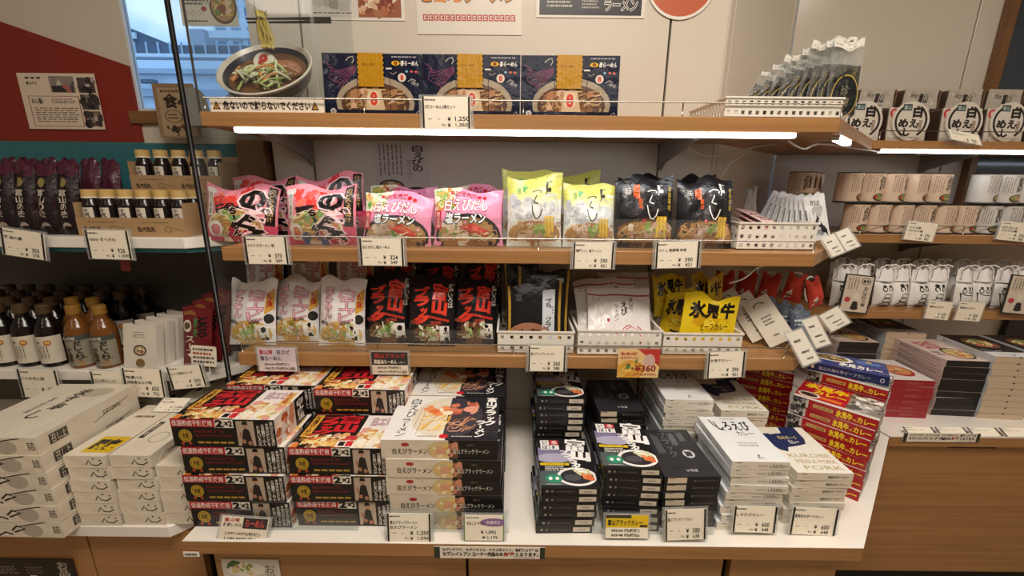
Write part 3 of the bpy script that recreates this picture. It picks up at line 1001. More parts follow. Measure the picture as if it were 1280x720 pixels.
bpart('inner_band', MB().lathe([(rb - .0252, -.0222), (rb - .042, -.046), (.02, -.052)], 36, cols=['#22222f', '#22222f']), 'ceramic', sh)
bpart('soup', MB().lathe([(rb - .021, -.017), (.001, -.016)], 32, '#7a4e2c'), 'ceramic')
rn = random.Random(4)
cab = MB()
for i in range(80):
    a0, r0 = rn.uniform(-2.9, -.2), rn.uniform(.0, .055)
    c0 = Vector((r0 * 1.25 * math.cos(a0) + .004, r0 * 1.2 * math.sin(a0) - .002, -.012 + rn.uniform(0, .02)))
    d = Vector((rn.uniform(-1, 1), rn.uniform(-1, 1), rn.uniform(-.2, .2))).normalized() * rn.uniform(.015, .03)
    cab.tube([c0 - d, c0 + Vector((0, 0, .006)), c0 + d], rn.uniform(.0018, .004), 5, rn.choice(['#cfd79a', '#b9c67a', '#dfe3bd', '#e3e0c0', '#a9b862', '#d98f4e']))
bpart('cabbage_topping', cab, 'food')
def slab(cx, cy, rx, ry, z, rot, cols, tilt=.0):
    mb = MB()
    T = Matrix.Translation((cx, cy, z)) @ Matrix.Rotation(rot, 4, 'Z') @ Matrix.Rotation(tilt, 4, 'X')
    p = [(rx * (1 + .08 * math.sin(3 * a)) * math.cos(a), ry * math.sin(a)) for a in [i * PI / 9 for i in range(18)]]
    mb.prism(p, 0, .006, cols[0], T)
    for k in range(9):
        x, y = rn.uniform(-.6, .6) * rx, rn.uniform(-.6, .6) * ry
        mb.prism([(x + .012 * math.cos(a), y + .004 * math.sin(a)) for a in [i * PI / 4 for i in range(8)]], .006, .0064, rn.choice(cols[1:]), T)
    return mb
bpart('pork_slice', slab(.052, .004, .040, .026, -.010, -.5, ['#b07a5c', '#c8977a', '#8f5c42', '#d5ab90'], .2), 'food')
bm_ = MB()
for i in range(9):
    y = -.012 + i * .0058
    bm_.tube([(-.080 + .004 * (i % 3), y - .02, -.013 + .001 * (i % 2)), (-.05, y - .008, -.004), (-.020, y + .004, -.004)], .0040, 5, rn.choice(['#8f6a44', '#a57d52', '#7a5735', '#b08a5e']))
bpart('bamboo_shoots', bm_, 'food')
nar = bpart('fish_cake', MB().lathe([(.026, 0), (.027, .004), (.025, .013), (.001, .0135)], 20, '#efe8da', T=Matrix.Translation((-.004, .020, -.004)) @ Matrix.Rotation(R(25), 4, 'X')), 'food')
n8 = Art(.05, .05)
n8.text('8', .3, .22, .7, .78, '#c8362c', .03)
m8 = n8.mesh('swirl_print', 'food', frame((-.025, -.025, .0137), (1, 0, 0), (0, 1, 0)))
m8.transform(Matrix.Translation((-bc.x, -bc.y, -Z1 - .001)) @ TB @ Matrix.Translation((-.004, .020, -.004)) @ Matrix.Rotation(R(25), 4, 'X'))
obj('swirl_print', m8, nar)
p0, p1 = at(335, 60, 1.13), at(327, 21, 1.10)
nd = MB()
for i in range(26):
    ox, oy = rn.uniform(-.014, .014), rn.uniform(-.010, .010)
    pts = []
    for k in range(8):
        t = k / 7
        q = p0.lerp(p1, t)
        spread = 1.0 - .35 * t
        pts.append(q + Vector((ox * spread + .003 * math.sin(k + i), oy * spread, 0)))
    pts.append(p1 + Vector((ox * .9, oy * .3, .012)))
    nd.tube([p - Vector((bc.x, bc.y, Z1 + .001)) for p in pts], .0026, 5, rn.choice(['#e6cf6e', '#d9bd52', '#f0dd90']))
obj('lifted_noodles', nd.mesh('lifted_noodles', 'food'), bowl)
c0, c1, c2, c3 = at(307, 23.5, 1.095), at(414, 23, 1.15), at(309, 28, 1.10), at(414, 27.5, 1.155)
xlim = sx(393, 1.03, Z1 + .15) - .006
c1.x, c3.x = min(c1.x, xlim), min(c3.x, xlim)
for q0, q1 in ((c0, c1), (c2, c3)):
    obj('chopstick', MB().tube([q0 - bowl.location, q1 - bowl.location], [.0022, .0036], 6, '#1a1316').mesh('chopstick', 'plastic'), bowl)
obj('stand', MB().lathe([(.05, 0), (.045, .004), (.03, .012), (.028, bc.z - Z1 - .075)], 20, '#22222c').mesh('stand', 'plastic'), bowl)
# acrylic cover
ac = tag(empty('acrylic_cover', (0, 0, Z1 + .001)), 'clear acrylic cover standing around the ramen bowl', 'cover')
xa, xb = sx(232, 1.03, Z1 + .2), sx(393, 1.03, Z1 + .15)
obj('side_plate', MB().box(xb, xb + .003, 1.03, 1.27, 0, .46).mesh('side_plate', 'partition_clear'), ac)
obj('front_plate', MB().box(xa, xb - .001, 1.03, 1.033, 0, .46).mesh('front_plate', 'partition_clear'), ac)
obj('edge_strip', MB().box(xb - .0035, xb + .0035, 1.027, 1.0295, 0, .46, '#cfd3d2').mesh('edge_strip', 'clear_film'), ac)
obj('edge_strip', MB().box(xa - .003, xa + .002, 1.028, 1.0295, 0, .46, '#4a4440').mesh('edge_strip', 'plastic'), ac)

# ------------------------------------------------------------------ posters
def wall_poster(px0, py0, px1, py1, Y, fn, label, name='poster', paper='#e9e2d6', ztop=None, th=.0014, m='card'):
    a, b = at(px0, py0, Y), at(px1, py1, Y)
    w_, h_ = b.x - a.x, (ztop or a.z) - b.z
    A = fn(w_, h_)
    return flat_sign(name, ((a.x + b.x) / 2, Y, b.z + h_ / 2), w_, h_, A, label, 'poster', paper=paper, th=th, m=m)
def p_story(w_, h_):
    A = Art(w_, h_, 8)
    A.rect(.02, .03, .98, .97, '#efe6d8', .5).rect(0, .72, 1, 1, '#b3262a', 1)
    A.text('8番らーめん', .08, .78, .6, .92, '#f3eadb', .03)
    A.fine(.06, .42, .46, .68, 4, '#3b332d', fill=.5)
    A.bowl(.76, .40, .24, .36, '#5a3a2c', '#b98a5c', ['#d2a983', '#8c4a30', '#e0c9a8', '#6f8a3c'])
    A.ell(.50, .52, .055, .08, '#f3eadb', 5).ring(.50, .52, .055, .08, .12, '#4a3a30', 5.2).text('8', .48, .48, .52, .56, '#3a2a22', .02, 6)
    A.ell(.42, .35, .05, .05, '#b3262a', 5)
    for x in (.12, .22, .32):
        A.ring(x, .26, .035, .05, .25, '#b8ada0', 3)
    A.fine(.1, .07, .5, .13, 1, '#3b332d')
    return A
wall_poster(222, -10, 299, 33, 1.25, p_story, 'ramen poster with red header fixed inside the acrylic cover', ztop=at(222, -30, 1.25).z)
def p_meat(w_, h_):
    A = Art(w_, h_, 9)
    A.rect(.02, .06, .97, 1, '#dcd5cb', .5)
    A.fine(.10, .12, .55, .16, 1, '#6b6258')
    A.blobs(.15, .25, .5, .9, 30, ['#b9b2a8', '#a49c92', '#c9c3ba'], .06)
    A.rect(.55, .06, .97, 1, '#9c5a3c', 1)
    A.blobs(.57, .1, .95, .98, 70, ['#b06a48', '#c98b68', '#7d3a24', '#d8b090', '#a8704c', '#e1d2b4', '#8a4a30'], .045).blobs(.66, .55, .82, .9, 10, ['#5d7a34', '#7c9448'], .03, 4)
    A.ell(.52, .68, .035, .06, '#c23426', 5)
    return A
wall_poster(374, -30, 506, 26, YW - .002, p_meat, 'food poster with sliced pork on the wall above the bowl', ztop=at(374, -40, YW).z)
def p_local(w_, h_):
    A = Art(w_, h_, 10)
    A.rect(.0, .0, 1, 1, '#e3dbcd', .5)
    A.text('ご当地ラーメン', .05, .40, .95, .64, '#d98a2e', .03, out='#4a2a18', outw=.05)
    A.text('富山の', .3, .72, .7, .92, '#b3322a', .04)
    for i in range(17):
        x = .06 + i * .052
        A.rect(x, .17, x + .045, .25, '#b83228', 2).rect(x + .01, .185, x + .035, .235, '#e3dbcd', 2.5).rect(x + .018, .2, x + .045, .22, '#b83228', 3)
    return A
wall_poster(519, -30, 652, 44, YW - .002, p_local, 'white poster with orange lettering and red key pattern border', ztop=at(519, -60, YW).z)
def p_black(w_, h_):
    A = Art(w_, h_, 11)
    A.rect(0, 0, 1, 1, '#e3dcd0', .4).rect(.03, .05, .97, .97, '#17161a', 1)
    for t, x0, x1 in (('ラーメン', .06, .38), ('ラーメン', .63, .93)):
        A.text(t, x0, .44 if x0 < .5 else .15, x1, .62 if x0 < .5 else .38, '#17161a', .01, out='#e9e4da', outw=.05)
    A.text('ブラック', .63, .46, .93, .70, '#17161a', .01, out='#e9e4da', outw=.05)
    A.text('白えび', .10, .68, .36, .9, '#17161a', .01, out='#e9e4da', outw=.05)
    A.text('富山', .66, .76, .9, .93, '#17161a', .01, out='#e9e4da', outw=.05)
    A.fine(.10, .20, .34, .36, 2, '#b9b4ac').fine(.42, .18, .58, .5, 5, '#a9a49c').ell(.5, .62, .02, .05, '#d98a2e')
    return A
wall_poster(671, -28, 805, 23, YW - .002, p_black, 'black ramen poster with white outlined lettering on the wall', ztop=at(671, -40, YW).z)
c = at(853, -25, YW - .004)
rr = .095
A = Art(2 * rr, 2 * rr, 12)
A.ell(.5, .5, .5, .5, '#e9e4da', .4, 36, 180, 360).ell(.5, .5, .47, .46, '#c0603c', 1, 36, 180, 360)
A.ell(.5, .52, .5, .17, '#ece6da', 2, 30).ell(.5, .53, .45, .13, '#c9a05c', 2.4, 30)
A.noodles(.12, .45, .88, .62, 34, ['#e3c877', '#d8b25a', '#efe0a6'], .02, 3).blobs(.2, .46, .8, .62, 16, ['#8fa34c', '#c98f62', '#e6d9bd'], .06, 4)
me = MB().prism([(rr * math.cos(R(a)), rr * math.sin(R(a))) for a in range(180, 361, 12)] + [(rr, .01), (.6 * rr, .04), (-.6 * rr, .04), (-rr, .01)], 0, .0015, '#e9e4da', Matrix(((1, 0, 0, 0), (0, 0, -1, .0015), (0, 1, 0, 0), (0, 0, 0, 1)))).mesh('bowl_cutout', 'card')
o = tag(obj('bowl_cutout', me, None, c), 'bowl-shaped cutout sign with orange body stuck on the wall', 'sign')
obj('print', A.mesh('print', 'card', frame((-rr, 0, -rr), (1, 0, 0), (0, 0, 1)), lift=.00012, base=.0002), o)

# ------------------------------------------------------------------ basket of clear packets on the top shelf
by = 1.012
x0_, x1_ = sx(905, by, Z1), .735
bx, bw = (x0_ + x1_) / 2, x1_ - x0_
put(basket(bw, .20, .042, 16, 2, .008), (bx, by, Z1 + .001), (0, 0, 0), 'long low white basket with square holes on the top shelf', 'basket')
pkt = []
for k in range(3):
    W_, H_ = .115, .215
    S = bag_surf(W_, H_, .024, 3.1 + k * 5, 0, 1.0)
    A = Art(W_, H_, 20 + k)
    dc = ['#1d1c22', '#231b1c', '#1b1f20'][k]
    A.poly([(.05, .04), (.95, .04), (.95, .56), (.62, .62), (.3, .54), (.06, .46)], '#3a3a30', 1)
    A.blobs(.08, .05, .92, .56, 26, ['#4c4a3a', '#2c2b25', '#5c563e', '#1c1b19', '#6a5b30' if k else '#44412f'], .09, 1.3)
    A.ell(.55, .28, .40, .25, dc, 2.4).ring(.55, .28, .42, .265, .06, '#b59a4c', 2.8)
    A.text(['昆布', '黒作', '珍味'][k], .42, .12, .66, .42, '#8d8578', .0, 4, vert=True)
    A.rect(.05, .88, .95, .98, '#d9d4c8', 2).fine(.12, .9, .85, .96, 1, '#5a5148', 3)
    mb = MB()
    mb.grid(lambda u, v: S(u, v, -1), 10, 12, '#ffffff')
    mb.grid(lambda u, v: S(1 - u, v, 1), 10, 12, '#ffffff')
    body = mb.mesh('clear_packet', 'clear_film', weld=True)
    ct_ = MB()
    ct_.grid(lambda u, v: S(.04 + .92 * u, .05 + v * .60, -1, -.0015), 10, 8, lambda u, v: ('#35342a', '#4a4634', '#26241f', '#57503a')[int((u * 31 + v * 57) % 4)])
    ct_.grid(lambda u, v: S(.96 - .92 * u, .05 + v * .60, 1, -.0015), 10, 8, '#35342a')
    pkt.append(('clear_packet', body, [('contents', ct_.mesh('contents', 'food')), ('label_print', A.mesh('label_print', 'film', surf=lambda u, v, off: S(u, v, -1, off), cuts=(8, 8)))]))
for i in range(9):
    t = i / 8
    h = (.40, .54, .66, .78, .88, .95, 1.0, 1.04, .94)[i]
    x = sx(948 + 108 * t, 1.14 - .09 * t, Z1 + .08)
    put(pkt[i % 3], (x, 1.165 - .0145 * i, Z1 + .006 + .013 * (1 - t)), (R(-5), R(24 - 24 * t), R(-10)),
        f'clear packet of dried seaweed, {["first", "second", "third", "fourth", "fifth", "sixth", "seventh", "eighth", "last"][i]} from the wall end, in the top basket', 'packet', 'clear packets in the top basket', scale=(.60, .30, .42 + .42 * h))
# ================================================================== SECOND MIDDLE SHELF: noodle bags
def art_nodoguro(W, H, k):
    A = Art(W, H, 30 + k)
    A.rect(0, 0, 1, 1, '#e58a98', .2)
    A.poly([(.0, .0), (1, .0), (1, .3), (.72, .36), (.3, .42), (0, .36)], '#c24a62', 1)
    A.blobs(.16, .62, .62, .9, 16, ['#e2483e', '#d93a34', '#ef7a6c'], .10, 1.4)
    A.poly([(.18, .46), (.66, .50), (.70, .60), (.40, .64), (.16, .60)], '#2a1a20', 2)
    A.ell(.45, .26, .40, .30, '#e6d2b8', 2.1).ell(.45, .27, .36, .26, '#b78a4e', 2.4)
    A.noodles(.16, .1, .74, .5, 20, ['#e2cf8a', '#cfae62', '#efe3b4'], .014, 2.8)
    A.blobs(.25, .3, .6, .5, 14, ['#6f9a54', '#87a86a', '#a9bf88', '#4f7a58'], .05, 3.4)
    A.ell(.17, .20, .10, .14, '#f2e6da', 4.2).ell(.17, .19, .065, .09, '#e0703c' if k else '#d77a86', 4.5)
    A.blobs(.3, .03, .7, .2, 8, ['#5a6aa0', '#b3394f', '#c9525f'], .08, 3.6)
    for ch, x0, y0, x1, y1, r_ in (('の', .52, .58, .84, .86, 8), ('ど', .66, .38, .90, .60, -12), ('ぐ', .50, .20, .74, .44, 18), ('ろ', .60, .02, .86, .22, -6)):
        A.text(ch, x0, y0, x1, y1, '#17110f', .055, 6, r_, out='#f6cfd2', outw=.075)
    for i, ch in enumerate('らーめん'):
        if ch == 'ー':
            A.line([(.45, .44), (.47, .36)], .03, '#17110f', 6)
        else:
            A.text(ch, .38 + .02 * i, .46 - .12 * i, .48 + .02 * i, .56 - .12 * i, '#17110f', .06, 6, -10, out='#f0d6cc', outw=.07)
    A.rect(.86, .30, .98, .98, '#1a1513', 3).text('のどぐろ出汁', .885, .36, .955, .94, '#c9a46a', .01, 5, vert=True)
    A.rect(.045, .42, .125, .86, '#ece4dc', 3).ell(.09, .88, .07, .07, '#d8d2cc', 3.4).text('石川県産', .06, .45, .11, .82, '#4a4038', .0, 5, vert=True)
    return A
def art_shiroebi(W, H, k):
    A = Art(W, H, 40 + k)
    A.rect(0, 0, 1, 1, '#ec93b3', .2)
    A.poly([(0, .45), (0, 1), (.42, 1), (.30, .78), (.14, .62)], '#e9e0c4', 1)
    A.blobs(.02, .62, .34, .97, 24, ['#6fa04a', '#e6dba2', '#d9b05a', '#8cb35c', '#f1e8d0', '#c98f4e'], .07, 1.6)
    A.ell(.5, .18, .48, .34, '#241a1c', 2).ell(.5, .17, .44, .29, '#a97a44', 2.3)
    A.noodles(.12, .02, .88, .24, 26, ['#e7cf8c', '#d4b060', '#f0e1b4'], .013, 2.6)
    A.blobs(.1, .02, .5, .35, 14, ['#d9b79c', '#e6cbb4', '#6f8f46', '#c79a78'], .09, 3)
    A.poly([(.36, .30), (.58, .36), (.82, .22), (.78, .14), (.55, .20)], '#c9382c', 3.9).poly([(.42, .30), (.6, .32), (.76, .2), (.58, .24)], '#e2654a', 4.1)
    A.ell(.40, .08, .12, .08, '#f2ead8', 4.2).ell(.40, .08, .085, .055, '#e0a13a', 4.5)
    A.text('白えびだし', .16, .56, .80, .78, '#ffffff', .015, 6, shear=.12, out='#b3262e', outw=.045)
    A.text('塩ラーメン', .17, .36, .76, .53, '#ffffff', .03, 6, shear=.1, out='#17110f', outw=.07)
    A.text('富山湾の宝石', .30, .82, .62, .87, '#4a2a2c', 0, 5)
    A.text('贅沢な旨み', .24, .87, .62, .95, '#c02a34', .02, 5, rot=4)
    A.ell(.66, .86, .035, .045, '#c02a34', 4).ell(.74, .84, .03, .04, '#c02a34', 4)
    A.rect(.01, .26, .10, .58, '#c8323a', 5).text('限定品', .03, .29, .08, .55, '#f3d9c8', 0, 6, vert=True)
    return A
def art_tsukushi(W, H, k, dark):
    A = Art(W, H, 50 + k)
    if dark:
        A.rect(0, 0, 1, 1, '#1b1a1c', .2)
        A.blobs(.05, .25, .5, .7, 8, ['#2b2a2e', '#232226'], .2, .8)
    else:
        A.rect(0, 0, 1, 1, '#e3e3de', .2).rect(0, .80, 1, 1, '#c6c560', .6)
        for i in range(6):
            g_ = ('#d3d266', '#d6d678', '#dadb8c', '#dddea2', '#e0e1b8', '#e2e2cc')[i]
            A.rect(0, .80 - .04 * (i + 1), 1, .80 - .04 * i, g_, .6)
        A.blobs(.06, .38, .42, .66, 16, ['#c6c7c8', '#b4b6ba', '#d2d3d3'], .10, 1)
    ink = '#f1eee8' if dark else '#1c1815'
    A.ell(.5, .19, .54, .21, '#5a3a24' if dark else '#e9dfcf', 1.6).ell(.5, .18, .48, .18, '#b3834a', 1.9)
    A.noodles(.06, .04, .66, .33, 34, ['#c99a5c', '#b98548', '#dcb884', '#a8743c'], .016, 2.2)
    A.blobs(.2, .08, .95, .32, 24, ['#c9a084', '#b58a6a', '#d9b69a', '#9c7454', '#e3cbb4'], .08, 2.6)
    A.blobs(.5, .18, .66, .32, 10, ['#9ab05a', '#b4c67c', '#86a04a'], .05, 3.4)
    for i in range(9):
        x = .68 + i * .021
        A.line([(x, .14), (x + .008, .25), (x - .006, .34), (x + .006, .42)], .019, ['#e7bd3c', '#f1cf5c', '#d9a52c'][i % 3], 3.8)
    q_ = .06 if dark else 0
    A.line([(.45 + q_, .755), (.52 + q_, .785), (.60 + q_, .785), (.625 + q_, .765), (.60 + q_, .745)], .018, ink, 5)
    A.line([(.535 + q_, .71), (.50 + q_, .645), (.485 + q_, .615), (.52 + q_, .60), (.565 + q_, .59)], .016, ink, 5)
    A.line([(.445 + q_, .57), (.46 + q_, .48), (.50 + q_, .40), (.55 + q_, .385), (.60 + q_, .43), (.635 + q_, .52)], .018, ink, 5)
    A.text('麺屋', .70, .70, .80, .90, ink, .03, 5, vert=True)
    if dark:
        A.text('味', .14, .70, .24, .84, '#c9c4bc', .0, 5).text('噌', .28, .66, .38, .84, '#d9602c', .05, 5)
        A.text('背脂味噌', .89, .50, .945, .84, '#c9a93c', 0, 5, vert=True)
        A.ell(.45, .36, .025, .025, '#c23a3c', 4)
        A.text('醤油', .36, .52, .42, .66, '#d9602c', .02, 5, vert=True)
    else:
        A.text('塩', .17, .74, .25, .86, '#5a9c54', .0, 5).text('味', .29, .75, .37, .88, '#2f9c5c', .05, 5)
        A.ring(.77, .54, .18, .20, .05, '#b9bcc0', 3).ring(.77, .54, .15, .165, .05, '#c4c6ca', 3).text('麺屋', .66, .45, .88, .62, '#c3c6c9', .04, 3)
        A.ell(.43, .34, .02, .022, '#d88a90', 4).line([(.90, .33), (1, .34)], .012, '#9c3c34', 3).line([(.9, .30), (1, .30)], .012, '#9c3c34', 3)
    return A
NB = {}
for k in (0, 1):
    NB['nodo', k] = bag('noodle_bag', .178, .150, .050, art_nodoguro(.178, .150, k), '#e58a98', 2.3 + 4 * k, back='#c9607a')
    NB['ebi', k] = bag('noodle_bag', .182, .150, .048, art_shiroebi(.186, .150, k), '#ec93b3', 7.1 + 3 * k, back='#b8486c', crumple=.9)
    NB['sio', k] = bag('noodle_bag', .146, .178, .048, art_tsukushi(.152, .178, k, False), '#cfcf90', 12.4 + 3 * k, back='#c9c860', crumple=.7)
    NB['miso', k] = bag('noodle_bag', .152, .182, .050, art_tsukushi(.168, .182, k, True), '#1b1a1c', 19.7 + 3 * k, back='#1b1a1c', crumple=1.2, slump=.12)
def stand(kind, px, Y, z, lab, lean=-12, yaw=0, roll=0, up=.0, sc_=None, cat='noodle bag', grp=None):
    return put(NB[kind], (sx(px, Y, z + .07), Y, z + .001 + up), (R(lean), R(roll), R(yaw)), lab, cat, grp, scale=sc_)
G2 = 'noodle bags on the second shelf'
stand(('nodo', 0), 298, 1.080, Z2, 'pink noodle bag with red fish at the very end of the shelf', -12, 6, 4, grp=G2)
stand(('nodo', 1), 400, 1.055, Z2, 'pink noodle bag with black brush lettering behind the 370 price card', -10, 0, 0, grp=G2)
stand(('nodo', 1), 332, 1.172, Z2, 'pink noodle bag tucked behind the two front fish-broth bags', -8, 0, 0, .020, grp=G2)
stand(('nodo', 0), 418, 1.150, Z2, 'dark pink crumpled noodle bag standing behind the 370 price card bag', -8, 2, -4, .028, grp=G2)
stand(('ebi', 0), 494, 1.048, Z2, 'pink shrimp ramen bag in front, above the 324 price card', -17, 0, 3, 0, (.95, 1, .92), grp=G2)
stand(('ebi', 1), 503, 1.140, Z2, 'pink shrimp ramen bag peeking over the one at the 324 price card', -14, 0, 0, .006, grp=G2)
stand(('ebi', 1), 585, 1.055, Z2, 'pink shrimp ramen bag with red side label next to the yellow bags', -14, 0, 0, 0, (.96, 1, 1), grp=G2)
stand(('ebi', 0), 594, 1.142, Z2, 'dim pink shrimp ramen bag behind the one with red side label', -12, 2, 0, .004, (.95, 1, 1), grp=G2)
stand(('sio', 0), 668, 1.055, Z2, 'taller yellow and white salt ramen bag next to the pink bags', -8, 0, 0, 0, (.95, 1, 1), grp=G2)
stand(('sio', 1), 737, 1.055, Z2, 'shorter yellow and white salt ramen bag next to the black bags', -13, 0, 0, 0, (.90, 1, .90), grp=G2)
stand(('sio', 1), 662, 1.128, Z2, 'olive yellow ramen bag standing behind the taller yellow bag', -6, 4, 0, .012, grp=G2)
stand(('sio', 0), 716, 1.190, Z2, 'olive yellow ramen bag standing behind the shorter yellow bag', -6, -3, 0, .010, grp=G2)
stand(('miso', 0), 806, 1.055, Z2, 'crumpled black miso ramen bag next to the yellow bags', -9, 0, 0, 0, (.96, 1, 1), grp=G2)
stand(('miso', 1), 882, 1.060, Z2, 'black miso ramen bag with orange print next to the basket', -9, 0, 0, 0, (.94, 1, 1), grp=G2)
stand(('miso', 1), 806, 1.150, Z2, 'black ramen bag standing behind the crumpled black miso bag', -8, 1, 0, .004, (.95, 1, 1), grp=G2)
stand(('miso', 0), 870, 1.152, Z2, 'black ramen bag standing behind the black bag next to the basket', -8, -2, 0, .004, (.68, 1, 1), grp=G2)

def pcard(px0, py0, px1, py1, Y, lines, price, tax, label, **kw):
    c = at((px0 + px1) / 2, (py0 + py1) / 2, Y)
    w_ = at(px1, (py0 + py1) / 2, Y).x - at(px0, (py0 + py1) / 2, Y).x
    h_ = at((px0 + px1) / 2, py0, Y).z - at((px0 + px1) / 2, py1, Y).z
    kw.setdefault('tilt', 0)
    return price_card(c, w_, h_, lines, price, tax, label, **kw)
pcard(307, 296, 360, 330, .99, ['のどぐろラーメン 袋'], '370', '399', 'price card reading 370 below the pink fish-broth noodle bags')
pcard(450, 298, 505, 332, .99, ['白えびだし塩らーめん'], '324', '349', 'price card reading 324 below the pink shrimp ramen bags')
pcard(716, 303, 767, 336, .99, ['麺屋つくし 塩ラーメン'], '390', '421', 'price card reading 390 below the shorter yellow ramen bag')
pcard(819, 302, 874, 335, .99, ['つくし 乾燥麺 味噌'], '390', '421', 'price card reading 390 below the black miso ramen bags', roll=-2)

# leaflet on the wall behind
def p_leaf(w_, h_):
    A = Art(w_, h_, 61)
    A.rect(0, 0, 1, 1, '#c9c0ba', .4)
    A.text('白えびの', .70, .45, .88, .95, '#3a3230', .03, 4, vert=True, jit=.2)
    A.text('塩らーめん', .58, .3, .68, .68, '#7a6446', .0, 4, vert=True)
    A.fine(.06, .35, .52, .96, 6, '#6a605a', vert=True, fill=.3)
    A.bowl(.28, .16, .24, .14, '#2a2422', '#8a6a44', ['#7d9a54', '#d9c9a8', '#b9846a'])
    A.ell(.75, .06, .25, .10, '#2c2424', 2)
    return A
wall_poster(467, 178, 538, 244, YW - .003, p_leaf, 'grey leaflet with vertical brush lettering on the wall behind pink bags', 'leaflet')

# ------------------------------------------------------------------ basket at the end of the second shelf
by = 1.045
xb0, xb1 = sx(922, by, Z2 + .03), sx(1020, by, Z2 + .03)
put(basket(xb1 - xb0, .17, .066, 10, 3, .0085), ((xb0 + xb1) / 2, by, Z2 + .001), (0, 0, 0), 'white basket with square holes at the end of the second shelf', 'basket')
def thin_pack(name, W, H, T, art, base, seed, m='film', crumple=.6):
    return bag(name, W, H, T, art, base, seed, m, crumple=crumple, nu=8, nv=8, cuts=(6, 6))
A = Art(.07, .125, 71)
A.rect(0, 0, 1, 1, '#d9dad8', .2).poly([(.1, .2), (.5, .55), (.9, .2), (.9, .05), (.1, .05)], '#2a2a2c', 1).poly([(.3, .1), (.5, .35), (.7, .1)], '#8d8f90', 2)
A.rect(0, 0, .06, .7, '#6c6e70', 3).rect(.14, .1, .17, .6, '#9a9c9e', 3).ell(.55, .66, .26, .16, '#aeb0b0', 1).text('白えび', .3, .78, .7, .9, '#2c2a2a', .02)  # left-edge greys put the shade of the gaps between packets into colour
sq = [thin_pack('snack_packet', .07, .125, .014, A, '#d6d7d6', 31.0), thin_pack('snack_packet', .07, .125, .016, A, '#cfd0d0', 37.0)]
ORDW = ['first', 'second', 'third', 'fourth', 'fifth', 'sixth', 'seventh', 'eighth', 'ninth', 'tenth', 'eleventh', 'twelfth']
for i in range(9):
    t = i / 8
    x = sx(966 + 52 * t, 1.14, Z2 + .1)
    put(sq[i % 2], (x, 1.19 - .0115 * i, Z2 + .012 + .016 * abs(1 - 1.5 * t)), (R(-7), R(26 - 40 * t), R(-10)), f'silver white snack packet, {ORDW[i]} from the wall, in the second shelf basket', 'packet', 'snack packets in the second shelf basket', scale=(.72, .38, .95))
A = Art(.075, .12, 72)
A.rect(0, 0, 1, 1, '#e3b9b4', .2).fine(.2, .25, .8, .5, 2, '#4a3230').text('ほたるいか', .15, .55, .85, .66, '#3a2624', .02)
pk = thin_pack('snack_packet', .075, .125, .010, A, '#d9aaa6', 41.0)
for i in range(5):
    put(pk, (sx(962, 1.08, Z2 + .05) + .004 * i, 1.075 + .002 * i, Z2 + .012 + .0115 * i), (R(-72), R(6), R(20)), f'pink printed packet lying in the second shelf basket, {ORD[4 - i] if i else "bottom one"}', 'packet', 'pink packets in the second shelf basket', scale=(.85, .35, .9))
A = Art(.05, .11, 73)
A.rect(0, 0, 1, 1, '#8f8d86', .2).line([(.2, .1), (.5, .5), (.3, .95)], .12, '#c9644a', 1).line([(.7, .05), (.55, .5), (.8, .9)], .10, '#b9b4aa', 1).line([(.1, .5), (.9, .35)], .08, '#d9855a', 2)
pr = thin_pack('snack_packet', .05, .115, .02, A, '#7c7a74', 44.0, 'shiny', 1.3)
for i in range(4):
    put(pr, (sx(929 + 9 * i, 1.18, Z2 + .1), 1.190 + .012 * (i % 2), Z2 + .012), (R(-3), R(12 - 8 * i), R(-6 + 4 * i)), f'crumpled grey and orange packet, {ORDW[i]} from the noodle bags, in the second shelf basket', 'packet', 'orange packets in the second shelf basket', scale=(.4, .4, 1.15))

